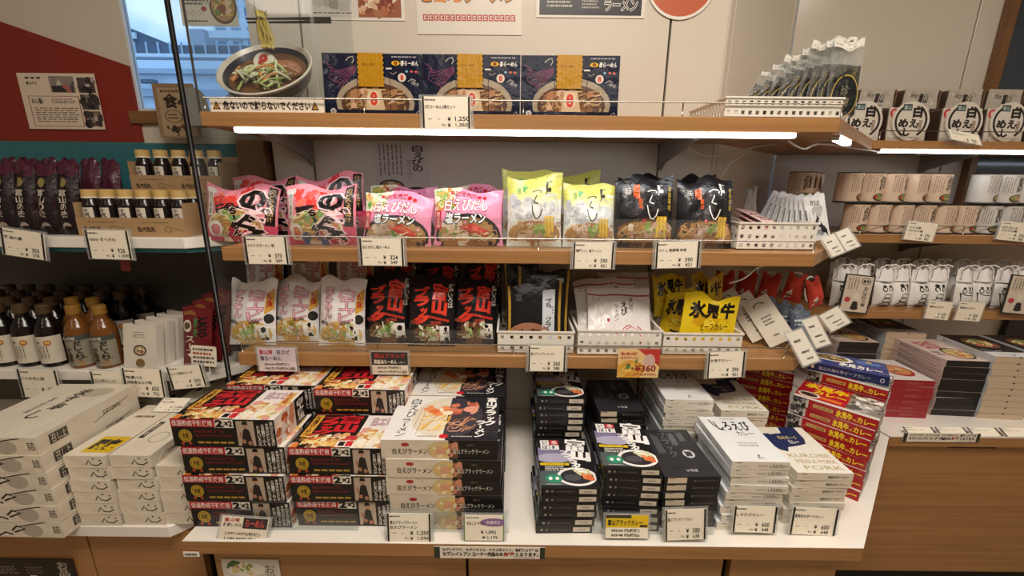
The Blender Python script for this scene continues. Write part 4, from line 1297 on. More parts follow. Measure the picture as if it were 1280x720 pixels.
# ================================================================== LOWEST MIDDLE SHELF
def art_iroha(W, H, k, dark):
    A = Art(W, H, 80 + k)
    bg = '#18171a' if dark else '#e9e5e4'
    A.rect(0, 0, 1, 1, bg, .2)
    A.ell(.5, .16, .46, .20, '#2a2422' if dark else '#d9b568', 1.2).ell(.5, .15, .40, .17, '#6a4a30' if dark else '#c9a04e', 1.5)
    A.noodles(.12, .02, .88, .28, 24, ['#d9c07a', '#b99a50', '#e7d69c'] if not dark else ['#6a4c32', '#8a6844', '#c9b07a'], .016, 1.8)
    A.blobs(.28, .08, .75, .30, 26, ['#8fae5c', '#a9c478', '#e3ead0', '#6f9446', '#efe6da', '#c9a084'], .06, 2.4)
    for x, y in ((.80, .16), (.80, .04)):
        A.rect(x - .10, y, x + .10, y + .13, '#efece6', 3.6).blobs(x - .05, y + .03, x + .05, y + .10, 3, ['#1a1818'], .05, 4)
    A.text('MENYA', .06, .31, .24, .36, '#2a2224' if not dark else '#8a4a3c', .03, 5, rot=-12).text('IROHA', .52, .31, .74, .36, '#2a2224' if not dark else '#c24a3c', .03, 5, rot=4)
    if dark:
        for i, ch in enumerate('富山'):
            A.text(ch, .56, .66 - .20 * i, .84, .86 - .20 * i, '#e2402f', .06, 5, rot=-6)
        for i, ch in enumerate('ブラック'):
            A.text(ch, .16 + (.1 if ch == 'ッ' else 0), .70 - .125 * i, .46, .82 - .125 * i, '#e2402f', .06, 5, rot=4)
        A.line([(.10, .33), (.5, .42), (.90, .36)], .04, '#c43626', 4)
        A.text('麺屋いろは', .88, .54, .97, .92, '#d9d4cc', .02, 5, vert=True, jit=.15)
    else:
        for i, ch in enumerate('白エビ'):
            A.text(ch, .50, .68 - .165 * i, .80, .83 - .165 * i, '#e0a6b6', .02, 5, rot=(-10, 0, 8)[i], out='#5a3844', outw=.022)
        for i, ch in enumerate('塩らめん'):
            A.text(ch, .16, .74 - .115 * i, .34, .84 - .115 * i, '#e6b4c2', .035, 5, rot=8, out='#4a2a34', outw=.03)
        A.poly([(.82, .44), (.98, .52), (.98, .84), (.84, .74)], '#d9a23c', 3).text('新登場', .86, .52, .95, .76, '#b8321f', .04, 4, vert=True)
        A.ell(.90, .38, .09, .07, '#2a2a26', 3)
    return A
for k in (0, 1, 2):
    NB['white', k] = bag('noodle_bag', .160, .205, .065, art_iroha(.160, .205, k, False), '#e6e2e1', 51.3 + 7 * k, back='#d9d4d2', crumple=1.3, slump=.10 + .05 * k)
    NB['black', k] = bag('noodle_bag', .160, .200, .065, art_iroha(.160, .200, k, True), '#18171a', 71.9 + 7 * k, back='#18171a', crumple=1.2, slump=.08 + .04 * k)
G3 = 'noodle bags on the lowest shelf'
wl_ = ['leftmost', 'middle', 'nearest the black bags']
for i, (px, lean, ro) in enumerate(((312, -15, 0), (368, -15, 0), (425, -15, 0))):
    stand(('white', i), px, (1.056, 1.086, 1.056)[i], Z3, f'white shrimp ramen bag with pink lettering in the front row, {["at the end", "in the middle", "next to the black bags"][i]}', lean, 0, ro, 0, (.78, .7, .90), grp=G3)
for i, px in enumerate((334, 390, 446)):
    stand(('white', (i + 1) % 3), px, 1.175, Z3, f'white shrimp ramen bag in the back row, {["first", "second", "third"][i]} from the wooden post', -6, 0, 0, .045, (.70, .75, 1), grp=G3)
for i, (px, lean, ro) in enumerate(((483, -15, 0), (538, -15, 0), (593, -15, 0))):
    stand(('black', i), px, (1.080, 1.058, 1.080)[i], Z3, f'black ramen bag with red lettering in the front row, {["next to the white bags", "in the middle", "next to the first basket"][i]}', lean, 0, ro, 0, (.79, .7, .95), grp=G3)
for i, px in enumerate((500, 552, 604)):
    stand(('black', (i + 1) % 3), px, 1.175, Z3, f'dark ramen bag in the back row, {["first", "second", "third"][i]} from the white bags', -6, 0, 0, .03, (.68, .75, 1), grp=G3)
def tagcard(dark):
    def f(w_, h_):
        A = Art(w_, h_, 90)
        if dark:
            A.rect(0, .42, 1, 1, '#2c2624', .3).text('富山ブラック', .08, .74, .92, .94, '#a8382c', .03).text('黒醤油らーめん', .06, .48, .70, .66, '#e6ddcc', .02).text('1食入', .76, .5, .94, .6, '#c9c0b0')
        else:
            A.rect(0, .42, 1, 1, '#cfc3cc', .3).text('富山湾', .06, .74, .40, .92, '#b8424c', .03).text('白エビ', .52, .74, .86, .92, '#3a2c2e', .03).text('塩らーめん', .06, .48, .62, .66, '#3a2c2e', .02)
        A.text('834.00 円(税抜)', .16, .24, .80, .36, '#2a2420', .02).text('900.72 円(税込)', .16, .06, .80, .18, '#2a2420', .02)
        A.rect(.82, .05, .96, .18, '#8a8078', 2)
        return A
    return f
pcard(323, 435, 370, 464, .99, [], None, None, 'pinkish two-price tag below the white shrimp ramen bags', custom=tagcard(False), clips=False, paper='#ded2d2')
pcard(465, 440, 510, 468, .99, [], None, None, 'dark headed two-price tag below the black ramen bags', custom=tagcard(True), clips=False, paper='#d9cfbd')

# baskets
def shelf_basket(px0, px1, H, label, ny=2, Y=1.016, nx=8, D=.17, yaw=0):
    a, b = sx(px0, Y, Z3 + .03), sx(px1, Y, Z3 + .03)
    put(basket(b - a, D, H, nx, ny, .0085), ((a + b) / 2, Y, Z3 + .001), (0, 0, R(yaw)), label, 'basket')
    return (a + b) / 2, b - a
c1_, w1_ = shelf_basket(622, 717, .058, 'white basket holding black ramen pouches')
c2_, w2_ = shelf_basket(722, 826, .066, 'white basket holding white zip bags, in the middle', 3, 1.010, 10)
c3_, w3_ = shelf_basket(829, 927, .058, 'white basket holding yellow curry pouches', 2, nx=9)
A = Art(.16, .175, 101)
A.rect(0, 0, 1, 1, '#17161a', .2)
A.ell(.42, .12, .44, .26, '#a9765c', 1.2).ell(.42, .09, .38, .20, '#3a2820', 1.6).noodles(.12, .02, .7, .2, 12, ['#5c3c28', '#7a5438'], .016, 2)
A.rect(.64, .0, .86, .86, '#cfd6dd', 3).text('ブラックラーメン', .70, .04, .80, .74, '#241f1f', .02, 5, vert=True).fine(.81, .2, .84, .7, 1, '#6a7078', vert=True)
A.rect(.03, 0, .075, 1, '#b8923c', 2).rect(.925, 0, .97, 1, '#b8923c', 2)
A.text('富', .16, .70, .28, .84, '#5c5a60', 0, 4)
for k in (0, 1):
    NB['pouch', k] = bag('black_pouch', .16, .175, .03, A, '#17161a', 103 + 6 * k, 'shiny', crumple=.9, nu=12, nv=12, cuts=(10, 8))
G4 = 'black ramen pouches in the first basket'
stand(('pouch', 0), 668, 1.045, Z3, 'black ramen pouch with pale vertical label in front in the first basket', -10, 0, 0, .006, (.95, .7, 1), cat='pouch', grp=G4)
stand(('pouch', 1), 677, 1.085, Z3, 'black ramen pouch with pale label, second row in the first basket', -9, 0, 2, .034, (.93, .6, 1), cat='pouch', grp=G4)
stand(('pouch', 0), 672, 1.130, Z3, 'black ramen pouch tilted on its corner behind the others in the first basket', -8, 0, 30, .066, (.5, .5, .66), 'pouch', G4)
stand(('pouch', 1), 655, 1.155, Z3, 'black ramen pouch at the back of the first basket beside the noodle bags', -6, 0, -2, .04, (.7, .6, 1), cat='pouch', grp=G4)
A = Art(.175, .165, 105)
A.rect(0, 0, 1, 1, '#dedad8', .2).rect(0, .86, 1, .89, '#a85664', 1).rect(0, .945, 1, .96, '#b87a84', 1)
A.rect(.08, .76, .20, .83, '#c9a0a6', 1).rect(.09, .77, .19, .82, '#dedad8', 1.4)
A.text('えび', .52, .52, .62, .76, '#2c2626', .03, 4, vert=True, jit=.1).text('富山の', .66, .62, .72, .84, '#2c2626', .0, 4, vert=True).text('ラーメン', .42, .42, .49, .70, '#4a4242', .0, 4, vert=True)
A.rect(.30, .40, .36, .46, '#b8424c', 3)
for k, (a0, b0) in enumerate(((.20, .16), (.13, .10))):
    A.line([(.70 + a0 * math.cos(R(d)), .16 + b0 * 1.3 * math.sin(R(d))) for d in range(200, -60, -20)], .016, '#b3303c', 3)
A.line([(.40, .22), (.5, .20), (.58, .28), (.68, .34), (.8, .30)], .014, '#b3303c', 3).ell(.74, .14, .02, .02, '#b3303c', 3)
for k in (0, 1):
    NB['zip', k] = bag('zip_bag', .175, .165, .03, A, '#dedad8', 111 + 5 * k, 'film', crumple=1.0, nu=12, nv=12, cuts=(10, 9))
G5 = 'white zip bags in the middle basket'
stand(('zip', 0), 777, 1.033, Z3, 'white zip bag with red wave print lying in front in the middle basket', -34, 0, 3, .012, (1, .45, 1), cat='bag', grp=G5)
stand(('zip', 1), 764, 1.072, Z3, 'white zip bag with small lettering, second in the middle basket', -34, 0, -4, .034, (1, .45, 1), cat='bag', grp=G5)
stand(('zip', 0), 782, 1.118, Z3, 'greyish white zip bag at the back of the middle basket', -34, 0, 2, .064, (.86, .35, .84), cat='bag', grp=G5)
A = Art(.15, .13, 121)
A.rect(0, 0, 1, 1, '#d8bb1c', .2).blobs(.1, .1, .9, .6, 12, ['#c8a418', '#e0c838', '#c99a14'], .14, .8)
A.text('氷見牛', .12, .50, .92, .82, '#17130f', .05, 4, rot=6, shear=.15).text('ビーフカレー', .34, .26, .84, .40, '#3a2a10', .01, 4, rot=8).rect(.38, .13, .86, .18, '#3a2c12', 3)
for k in (0, 1):
    NB['gold', k] = bag('curry_pouch', .15, .13, .025, A, '#d8bb1c', 131 + 5 * k, 'shiny', crumple=1.1, nu=12, nv=12, cuts=(10, 8))
G6 = 'yellow curry pouches in the third basket'
stand(('gold', 0), 884, 1.045, Z3, 'yellow curry pouch with black brush lettering facing forward', -12, 0, 8, .026, (1, .6, 1), cat='pouch', grp=G6)
stand(('gold', 1), 842, 1.112, Z3, 'yellow pouch standing edge-on, nearest the white zip bags', -6, -40, 6, .010, (.55, .5, 1.1), 'pouch', G6)
stand(('gold', 0), 861, 1.112, Z3, 'yellow pouch standing edge-on behind the forward facing one', -6, -40, 6, .010, (.55, .5, 1.1), 'pouch', G6)
stand(('gold', 1), 838, 1.155, Z3, 'olive shadowed yellow pouch lying at the back of the third basket', -12, 0, -4, .062, (.62, .6, 1), cat='pouch', grp=G6)
stand(('gold', 0), 882, 1.165, Z3, 'dark folded yellow pouch at the back beside the red bags', -12, 0, 2, .056, (.62, .6, 1), cat='pouch', grp=G6)
stand(('gold', 1), 893, 1.138, Z3, 'yellow pouch turned away at the basket end', -6, 30, -4, .066, (.36, .4, .95), 'pouch', G6)
pcard(660, 432, 707, 464, .99, ['富山ブラックラーメン1食'], '360', '388', 'price card reading 360 below the black ramen pouches')
def curry360(w_, h_):
    A = Art(w_, h_, 141)
    A.rect(0, 0, 1, 1, '#e2c084', .3).poly([(.45, 1), (1, 1), (1, .4)], '#b8342c', .6)
    A.ell(.3, .25, .34, .36, '#d9a03c', 1).noodles(.05, .05, .55, .5, 16, ['#e8c05c', '#c98a2c'], .03, 2).blobs(.2, .3, .5, .6, 6, ['#5c7a34', '#8a5a2c'], .08, 3)
    A.ell(.75, .6, .14, .22, '#c9a99c', 1.2).text('富山県の老舗', .07, .78, .46, .88, '#b3261f', .03, 4).text('白えびラーメン', .07, .64, .50, .74, '#b3261f', .03, 4)
    A.text('¥360', .42, .22, .92, .44, '#8c1c24', .03, 5).text('(税込¥388)', .38, .06, .94, .17, '#b85a4c', .02, 5)
    return A
pcard(772, 436, 824, 472, .988, [], None, None, 'red and orange photo price card reading 360', custom=curry360, clips=False, sleeve=False)
pcard(884, 440, 930, 472, .99, ['氷見牛カレー'], '390', '421', 'price card below the yellow curry pouch basket', roll=-3)
# ================================================================== GOODS BESIDE THE BASKETS ON THE LOWEST SHELF
def soft_bag(name, W, H, T, art, base, seed, m='cloth', crumple=1.2):
    return bag(name, W, H, T, art, base, seed, m, crumple=crumple, nu=12, nv=12, cuts=(8, 8), seal=.1)
A = Art(.085, .12, 151)
A.rect(0, 0, 1, 1, '#c8402f', .2).poly([(.1, .0), (.4, .12), (.35, .4), (.12, .3)], '#ded6c6', 1).blobs(.12, .08, .34, .3, 4, ['#2c2826'], .06, 2)
A.line([(.1, .78), (.9, .80)], .015, '#8e2a22', 1)
redp = soft_bag('red_cloth_pouch', .085, .12, .06, A, '#c8402f', 161)
redp[2].append(('white_trim', MB().tube([(.0425 * math.cos(R(a)), .012, .06 + .062 * math.sin(R(a))) for a in range(-60, 241, 20)], .005, 6, '#ece6dc').mesh('white_trim', 'cloth')))
for i, (px, Y, up, yw, ro) in enumerate(((905, 1.235, .095, -20, 0), (931, 1.225, .095, -20, 4), (958, 1.205, .098, -20, 8), (988, 1.175, .105, -20, 12), (1022, 1.150, .098, 18, -12))):
    put(redp, (sx(px, Y, Z3 + .12), Y, Z3 + up), (R(-10), R(ro), R(yw)), f'red cloth pouch with white trim, {ORDW[i]} from the wall', 'pouch', 'red cloth pouches', scale=(.60, .6, .70))
for i, px in enumerate((915, 945)):
    put(redp, (sx(px - 2, 1.235, Z3 + .1), 1.238, Z3 + .001), (R(-3), 0, 0), f'dim red cloth pouch at the bottom by the wall, {["next to the yellow pouches", "next to the cream sleeves"][i]}', 'pouch', 'red cloth pouches', scale=(.55, .6, .70))
# cream paper sleeves leaning over, dark pouches between
A = Art(.075, .155, 152)
A.rect(0, 0, 1, 1, '#d9d2c2', .2).fine(.3, .4, .7, .62, 3, '#6a6258').fine(.35, .15, .6, .22, 1, '#6a6258').ring(.5, .84, .22, .07, .25, '#3a3632', 2, a0=0, a1=180)
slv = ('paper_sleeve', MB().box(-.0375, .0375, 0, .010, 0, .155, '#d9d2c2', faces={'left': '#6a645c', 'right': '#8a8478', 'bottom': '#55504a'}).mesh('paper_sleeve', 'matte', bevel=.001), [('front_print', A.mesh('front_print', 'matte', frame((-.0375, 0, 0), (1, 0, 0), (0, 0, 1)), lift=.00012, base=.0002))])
for i, px in enumerate((938, 950, 963)):
    put(slv, (sx(px + 12, 1.06, Z3), 1.125 - .036 * i, Z3 + .024), (R(-24), R(-38), R(-24)), f'cream paper sleeve leaning back, {ORDW[i]} from the yellow pouches', 'paper sleeve', 'cream sleeves on the lowest shelf', scale=(.9, .35, .86))
A = Art(.08, .14, 153)
A.rect(0, 0, 1, 1, '#4f5a6c', .2).fine(.2, .5, .8, .7, 2, '#c9ccd0').text('富山', .3, .2, .6, .4, '#d9dade', .02).rect(.1, .05, .6, .12, '#9a9a5c', 1)
blp = soft_bag('blue_pouch', .08, .14, .03, A, '#4f5a6c', 171, 'film')
for i, (px, Y, up) in enumerate(((972, 1.145, .004), (990, 1.105, .004), (1008, 1.07, .004))):
    put(blp, (sx(px, Y, Z3 + .08), Y, Z3 + up), (R(-14), R(-8), R(-20)), f'slate blue pouch between the sleeves and red cloth pouches, {["at the back", "in the middle", "at the shelf corner"][i]}', 'pouch', 'slate blue pouches', scale=(.62, .5, .8))

# clear card holders clipped to the slanting shelf end
def end_cards(p, yaw, roll, n, label, w_=.038, h_=.085):
    r = tag(empty('card_holder', p, (R(-22), R(roll), R(yaw))), label, 'card holder')
    obj('sleeve', MB().box(-w_ * n * .6, w_ * n * .6, 0, .0016, -h_ * .55, h_ * .55).mesh('sleeve', 'sleeve'), r)
    for i in range(n):
        c = (i - (n - 1) / 2) * w_ * 1.12
        q = obj('card', MB().box(c - w_ / 2, c + w_ / 2, -.0009, -.0001, -h_ / 2, h_ / 2, '#d9d2c4').mesh('card', 'matte'), r)
        A = Art(w_, h_, 7 + i)
        A.fine(.2, .62, .6, .8, 1, '#4a443c', fill=.4).fine(.3, .3, .8, .42, 1, '#4a443c', fill=.5).fine(.4, .1, .85, .2, 1, '#4a443c', fill=.5)
        obj('lettering', A.mesh('lettering', 'matte', frame((c - w_ / 2, -.0009, -h_ / 2), (1, 0, 0), (0, 0, 1)), lift=.00008, base=.0001), q)
    return r
end_cards(at(1050, 303, 1.06), -8, -28, 2, 'clear card holder hanging from the second shelf corner', .030, .052)
end_cards(at(1003, 434, 0.985), -10, -28, 1, 'larger card holder hanging from the lowest shelf corner', .038, .085)
end_cards(at(1020, 415, 1.02), -10, -26, 1, 'narrow card holder behind the larger one at the lowest shelf corner', .034, .075)
end_cards(at(1043, 399, 1.08), -8, -36, 1, 'card tag with cord hanging near the white drawstring bags', .05, .05)
# white cables at the shelf corner
def cable(pts, r_, label, col='#d9d4ca'):
    P = [Vector(p) for p in pts]
    sm = []
    for i in range(len(P) - 1):
        a, b, c, d = P[max(i - 1, 0)], P[i], P[i + 1], P[min(i + 2, len(P) - 1)]
        for k in range(6):
            t = k / 6
            sm.append(.5 * (2 * b + (c - a) * t + (2 * a - 5 * b + 4 * c - d) * t * t + (3 * b - a - 3 * c + d) * t ** 3))
    sm.append(P[-1])
    o = P[0].copy()
    return tag(obj('power_cable', MB().tube([p - o for p in sm], r_, 6, col).mesh('power_cable', 'plastic'), None, o), label, 'cable')
zu = Z1 - .035
cable([(xl1 - .12, 1.05, zu), at(860, 178, 1.2), at(885, 196, 1.26), at(930, 186, 1.3), at(985, 178, 1.25), (0.80, 1.09, zu)], .0022, 'white cable looping under the top shelf by the light bar')
cable([at(985, 176, 1.1), at(1005, 186, 1.15), at(1030, 180, 1.2), (1.21, 1.46, zu)], .0026, 'white cable bridging the two light bars at the corner')
cable([at(893, 240, 1.285), at(905, 215, 1.27), at(918, 200, 1.27), at(940, 186, 1.28)], .0022, 'grey white cable running down behind the black noodle bags')
cable([at(912, 354, 1.08), at(930, 348, 1.06), at(945, 336, 1.05), at(958, 331, 1.04)], .0022, 'white strap hanging between yellow pouches and red cloth pouches', '#ece7df')

# ================================================================== MIDDLE COUNTER
# red and black ramen cartons
RW, RD, RH = .219, .130, .0655
F_ = Art(RW, RH, 201)
F_.rect(0, 0, 1, 1, '#15110f', .2)
F_.rect(0, .72, .43, 1, '#b3202c', 1).text('低温熟成干麺使用', .015, .76, .40, .96, '#f0dcd4', .02)
F_.rect(.425, .70, .605, .995, '#e9e2d2', 1.4)
F_.text('2', .44, .74, .50, .97, '#17110f', .06).text('×2', .525, .76, .595, .95, '#17110f', .05).rect(.51, .70, .515, 1, '#8a8478', 2)
F_.ell(.125, .40, .065, .23, '#b8962c', 2).ring(.125, .40, .052, .185, .1, '#5c4812', 3).text('金賞', .095, .30, .155, .50, '#5c4812', .04, 4)
F_.poly([(.085, .2), (.11, .2), (.095, .06), (.07, .1)], '#a8442c', 1.6).poly([(.14, .2), (.165, .2), (.18, .1), (.155, .06)], '#a8442c', 1.6)
F_.text('B-class Ramen of "The', .22, .52, .50, .64, '#8c2c30', .0).text('Highest Ramen Award in Japan"', .22, .36, .59, .48, '#8c2c30', .0)
for i in range(5):
    F_.rect(.235 + i * .073, .13, .295 + i * .073, .20, '#b08a34', 2)
F_.rect(.63, .06, .80, .95, '#b3a08c', 1.4).poly([(.66, .06), (.69, .62), (.715, .70), (.75, .62), (.775, .06)], '#221c1a', 2).ell(.715, .79, .022, .10, '#b98a6c', 2.4)
F_.poly([(.685, .82), (.745, .82), (.735, .94), (.695, .94)], '#1a1615', 3).ell(.69, .22, .02, .08, '#a8745c', 3).ell(.745, .16, .02, .08, '#a8745c', 3).ell(.665, .45, .012, .12, '#a8745c', 3)
for i, t in enumerate(('富山からお届け', '本物の味と技を', '世界一らーめん', '麺家いろは')):
    F_.text(t, .955 - .043 * i, .06, .985 - .043 * i, .94 - .05 * i, '#d9d2c6', .02, 4, vert=True)
T_ = Art(RW, RD, 202)
T_.rect(0, 0, .60, 1, '#1a1513', .2).rect(.60, 0, 1, 1, '#e6dfd8', .2)
T_.rect(.03, .30, .12, .98, '#d9a23c', 1).text('新登場らーめん', .045, .34, .10, .94, '#3a2410', .02, 4, vert=True)
for i, ch in enumerate('富山'):
    T_.text(ch, .34 - 0 * i, .72 - .26 * i, .54, .96 - .26 * i, '#c8242c', .07, 4)
for i, ch in enumerate('ブラック'):
    T_.text(ch, .15, .80 - .14 * i, .31, .93 - .14 * i, '#c8242c', .07, 4)
T_.blobs(.02, .02, .56, .36, 50, ['#d9a05c', '#e3c9a0', '#b3542c', '#efe0c0', '#cf9a84', '#8a5a2c', '#d97a34'], .06, 2)
T_.noodles(.1, .05, .5, .35, 14, ['#efdc9c', '#e6c46c'], .016, 3.2)
T_.poly([(.45, .02), (.62, .02), (.62, .20), (.45, .20)], '#efe8dc', 5).rect(.47, .05, .53, .17, '#17110f', 5.3).rect(.54, .04, .61, .19, '#c8242c', 5.3).rect(.50, .22, .62, .34, '#c83a3c', 5)
T_.text('白エビ', .68, .66, .90, .92, '#c9a0b0', .03, 4, out='#5a4450', outw=.03).rect(.88, .46, .97, .90, '#d9b05c', 3).text('新登場', .90, .5, .95, .86, '#b8321f', .02, 4, vert=True)
T_.blobs(.62, .04, .97, .54, 44, ['#e3cf9a', '#d9b56c', '#e6c9b0', '#efe6d2', '#c98a44', '#a9b46c', '#d99c8c'], .06, 2)
T_.noodles(.64, .1, .9, .45, 10, ['#f3ecd8', '#e9dcb0'], .016, 3.2)
S_ = Art(RD, RH, 203)
S_.rect(0, 0, 1, 1, '#d9d2cc', .2).rect(.62, .0, 1, 1, '#17120f', .6).text('白エビ塩', .70, .1, .90, .9, '#e9e2d8', .02, 4, vert=True).blobs(.06, .1, .58, .8, 26, ['#c98a6c', '#e3c4ac', '#b3542c', '#efe0d0', '#a97a5c'], .10, 2)
ramen = carton('ramen_carton', RW, RD, RH, {'back': '#17120f'}, {'front': F_, 'top': T_, 'right': S_}, base='#1a1412', m='card')
GX = (-.590, -.371)
GR = 'red and black ramen cartons on the counter'
d_ = 'red and black ramen carton'
stack(ramen, GX[0], .782, ZT, 4, RH, d_, 'in the outer front pile', 'carton', GR, jit=.006, seed=4, jr=1.0, drift=(-.0035, .0005))
stack(ramen, GX[0] + .002, .936, ZT, 4, RH, d_, 'in the outer rear pile', 'carton', GR, jit=.003, seed=5, jr=.6)
stack(ramen, GX[1] + .006, .784, ZT, 3, RH, d_, 'in the inner front pile', 'carton', GR, jit=.004, seed=6, jr=.8)
stack(ramen, GX[1] + .006, .922, ZT, 4, RH, d_, 'in the inner rear pile', 'carton', GR, jit=.003, seed=7, jr=.8)
# cream and black two-tone ramen cartons
BW, BD, BH = .246, .188, .0440
F_ = Art(BW, BH, 211)
F_.rect(0, 0, .58, 1, '#d6c9b4', .2).rect(.58, 0, 1, 1, '#1b1817', .2)
F_.text('白えびラーメン', .10, .26, .40, .56, '#2a2420', .01).ell(.21, .76, .035, .10, '#a8323a', 2)
F_.bowl(.53, .45, .13, .5, '#c9b48c', '#d9b878', ['#d9a07c', '#c98a5c', '#b9c08c', '#e9d9b4'], n=12)
F_.poly([(.58, 0), (.66, 0), (.66, .5), (.60, .9), (.58, .9)], '#6a4a38', 2.2).blobs(.585, .15, .66, .8, 10, ['#a8705a', '#c98a6c', '#7a4c3a'], .03, 4)
F_.text('富山ブラックラーメン', .62, .28, .93, .54, '#e3dccf', .0, 6).text('濃口', .74, .70, .80, .80, '#7a6a5c', 0)
T_ = Art(BW, BD, 212)
T_.rect(0, 0, .55, 1, '#e6e3dd', .2).rect(.55, 0, 1, 1, '#26262c', .2)
T_.ell(.52, .50, .33, .46, '#ddd3bd', 1, 32, 90, 270).ell(.52, .50, .33, .46, '#3d3b44', 1, 32, -90, 90)
T_.noodles(.28, .20, .54, .62, 22, ['#e3b85c', '#efd488', '#d9a03c'], .014, 1.6).noodles(.55, .18, .80, .55, 20, ['#b3805c', '#8a5a44', '#cf9a7c'], .014, 1.6)
T_.blobs(.28, .55, .54, .72, 12, ['#d9703c', '#e3925c', '#efe0c4'], .06, 2.6).blobs(.55, .55, .8, .82, 12, ['#cf7a5c', '#b85c44', '#e09c84'], .07, 2.6)
T_.text('白えび', .13, .46, .22, .92, '#2a2624', .0, 5, vert=True).text('ラーメン', .11, .06, .19, .44, '#3a3634', .0, 5, vert=True)
T_.text('富山ブラック', .88, .30, .97, .96, '#f3f0ea', .04, 5, vert=True).text('ラーメン', .80, .06, .88, .40, '#f3f0ea', .03, 5, vert=True)
T_.ell(.53, .075, .04, .04, '#c8242c', 5).fine(.30, .06, .47, .09, 1, '#6a655c').fine(.60, .06, .78, .09, 1, '#c9c4bc')
T_.line([(.28, .1), (.30, .6)], .004, '#8a8478').line([(.24, .2), (.26, .7)], .004, '#a86a74')
S_ = Art(BD, BH, 213)
S_.rect(0, 0, 1, 1, '#1b1a1b', .2).text('ラーメン', .4, .3, .8, .7, '#d9d4ca', .02)
duo = carton('ramen_carton', BW, BD, BH, {'right': '#1b1a1b', 'left': '#d6c9b4'}, {'front': F_, 'top': T_, 'right': S_}, base='#d6c9b4', m='shiny')
GB = 'cream and black ramen cartons on the counter'
stack(duo, -.136, .778, ZT, 5, BH, 'cream and black two-tone ramen carton', 'in the front pile', 'carton', GB, jit=.004, seed=11, jr=.7, drift=(-.0028, 0))
stack(duo, -.136, .972, ZT, 5, BH, 'cream and black two-tone ramen carton', 'in the rear pile under the shelf', 'carton', GB, jit=.003, seed=12, jr=.7)
# black curry boxes
KW, KD, KH = .124, .180, .0185
F_ = Art(KW, KH, 221)
F_.rect(0, 0, 1, 1, '#171516', .2).rect(.66, .22, .96, .84, '#cfc4b2', 1).text('賞味期限', .74, .42, .88, .62, '#5a5248', 0)
F_.ell(.10, .5, .022, .16, '#9a948a', 2).ell(.19, .5, .018, .14, '#8a847a', 2).fine(.26, .38, .58, .6, 1, '#5a554e')
T_ = Art(KW, KD, 222)
T_.rect(0, 0, 1, 1, '#18171b', .2).poly([(.0, .50), (.0, .78), (.30, .74), (.62, .72), (.66, .58), (.4, .50)], '#7d7896', 1).ell(.3, .56, .34, .10, '#aaa6bd', 1.4).rect(0, .30, .6, .47, '#18171b', 1.6)
T_.rect(0, .04, .55, .30, '#4c5a5a', 1)
for ch, x0, y0 in (('い', .06, .85), ('ろ', .25, .85), ('は', .06, .74), ('麺', .25, .74)):
    T_.rect(x0, y0, x0 + .175, y0 + .10, '#c23a44' if ch == 'ろ' else '#efece8', 2).text(ch, x0 + .04, y0 + .015, x0 + .14, y0 + .085, '#f3efe8' if ch == 'ろ' else '#2a2626', .03, 4)
T_.text('富', .58, .72, .92, .96, '#f3f1ee', .08, 5, rot=-8).text('山', .66, .52, .98, .72, '#f3f1ee', .08, 5, rot=-8)
for i, ch in enumerate('ブラックカレー'):
    T_.text(ch, .44 + .045 * i, .64 - .065 * i, .58 + .045 * i, .72 - .065 * i, '#f3f1ee', .05, 5, rot=-12)
T_.rect(.02, .41, .56, .46, '#e0c02c', 3).text('こだわりのいか墨', .06, .42, .50, .455, '#3a3010', 0, 4)
T_.ell(.66, .20, .36, .17, '#e9e6e2', 2, 28).ell(.66, .20, .30, .135, '#2c2b30', 2.4, 28).poly([(.60, .32), (.9, .34), (.94, .22), (.72, .22)], '#cfd0a4', 2.8).blobs(.78, .16, .9, .24, 6, ['#d9703c', '#e08c5c'], .07, 3.2).ell(.58, .18, .16, .06, '#4a4a50', 3)
T_.ell(.24, .16, .15, .08, '#2c8c68', 4).ell(.18, .16, .035, .03, '#e9f0ea', 5).ell(.30, .16, .035, .03, '#e9f0ea', 5).fine(.10, .30, .5, .40, 3, '#d9d6d0').fine(.10, .05, .4, .07, 1, '#d9d6d0')
S_ = Art(KD, KH, 223)
S_.rect(0, 0, 1, 1, '#1a1819', .2).fine(.1, .3, .8, .7, 1, '#a39e96', fill=.4).rect(.86, .2, .93, .8, '#d9c83c', 1)
curry = carton('curry_box', KW, KD, KH, {}, {'front': F_, 'top': T_, 'left': S_}, base='#171516', m='card')
F_ = Art(KW, KH, 231)
F_.rect(0, 0, 1, 1, '#1a1716', .2).rect(.06, .14, .40, .90, '#cfc0a6', 1).rect(.08, .78, .2, .86, '#3a342c', 2).text('富山ブラックスープカレー', .52, .34, .95, .62, '#8a8278', 0)
T_ = Art(KW, KD, 232)
T_.rect(0, 0, 1, 1, '#2c2d31', .2)
for i in range(4):
    T_.line([(.18 + .035 * i, .90 - .02 * i), (.16 + .035 * i, .46)], .008, '#8d8f94').line([(.72 + .03 * i, .92), (.72 + .03 * i, .72)], .008, '#9a9ca0')
for i, ch in enumerate('ブラック'):
    T_.text(ch, .34, .80 - .14 * i, .48, .92 - .14 * i, '#5f6168', .02, 4)
for i, ch in enumerate('濃厚'):
    T_.text(ch, .50, .66 - .14 * i + .1, .64, .80 - .14 * i + .1, '#6a6c74', .02, 4)
T_.ell(.70, .44, .11, .085, '#c9cacc', 3).text('旨', .64, .39, .76, .49, '#2c2d31', .05, 4)
T_.line([(.2, .16), (.35, .2), (.5, .14), (.7, .12), (.85, .18), (.8, .1)], .014, '#17171a', 3).text('いろは', .46, .09, .66, .14, '#c9cacc', .02, 4)
T_.fine(.4, .95, .8, .97, 1, '#8a8c90')
slate = carton('curry_box', KW, KD, KH, {}, {'front': F_, 'top': T_}, base='#1f1d1f', m='card')
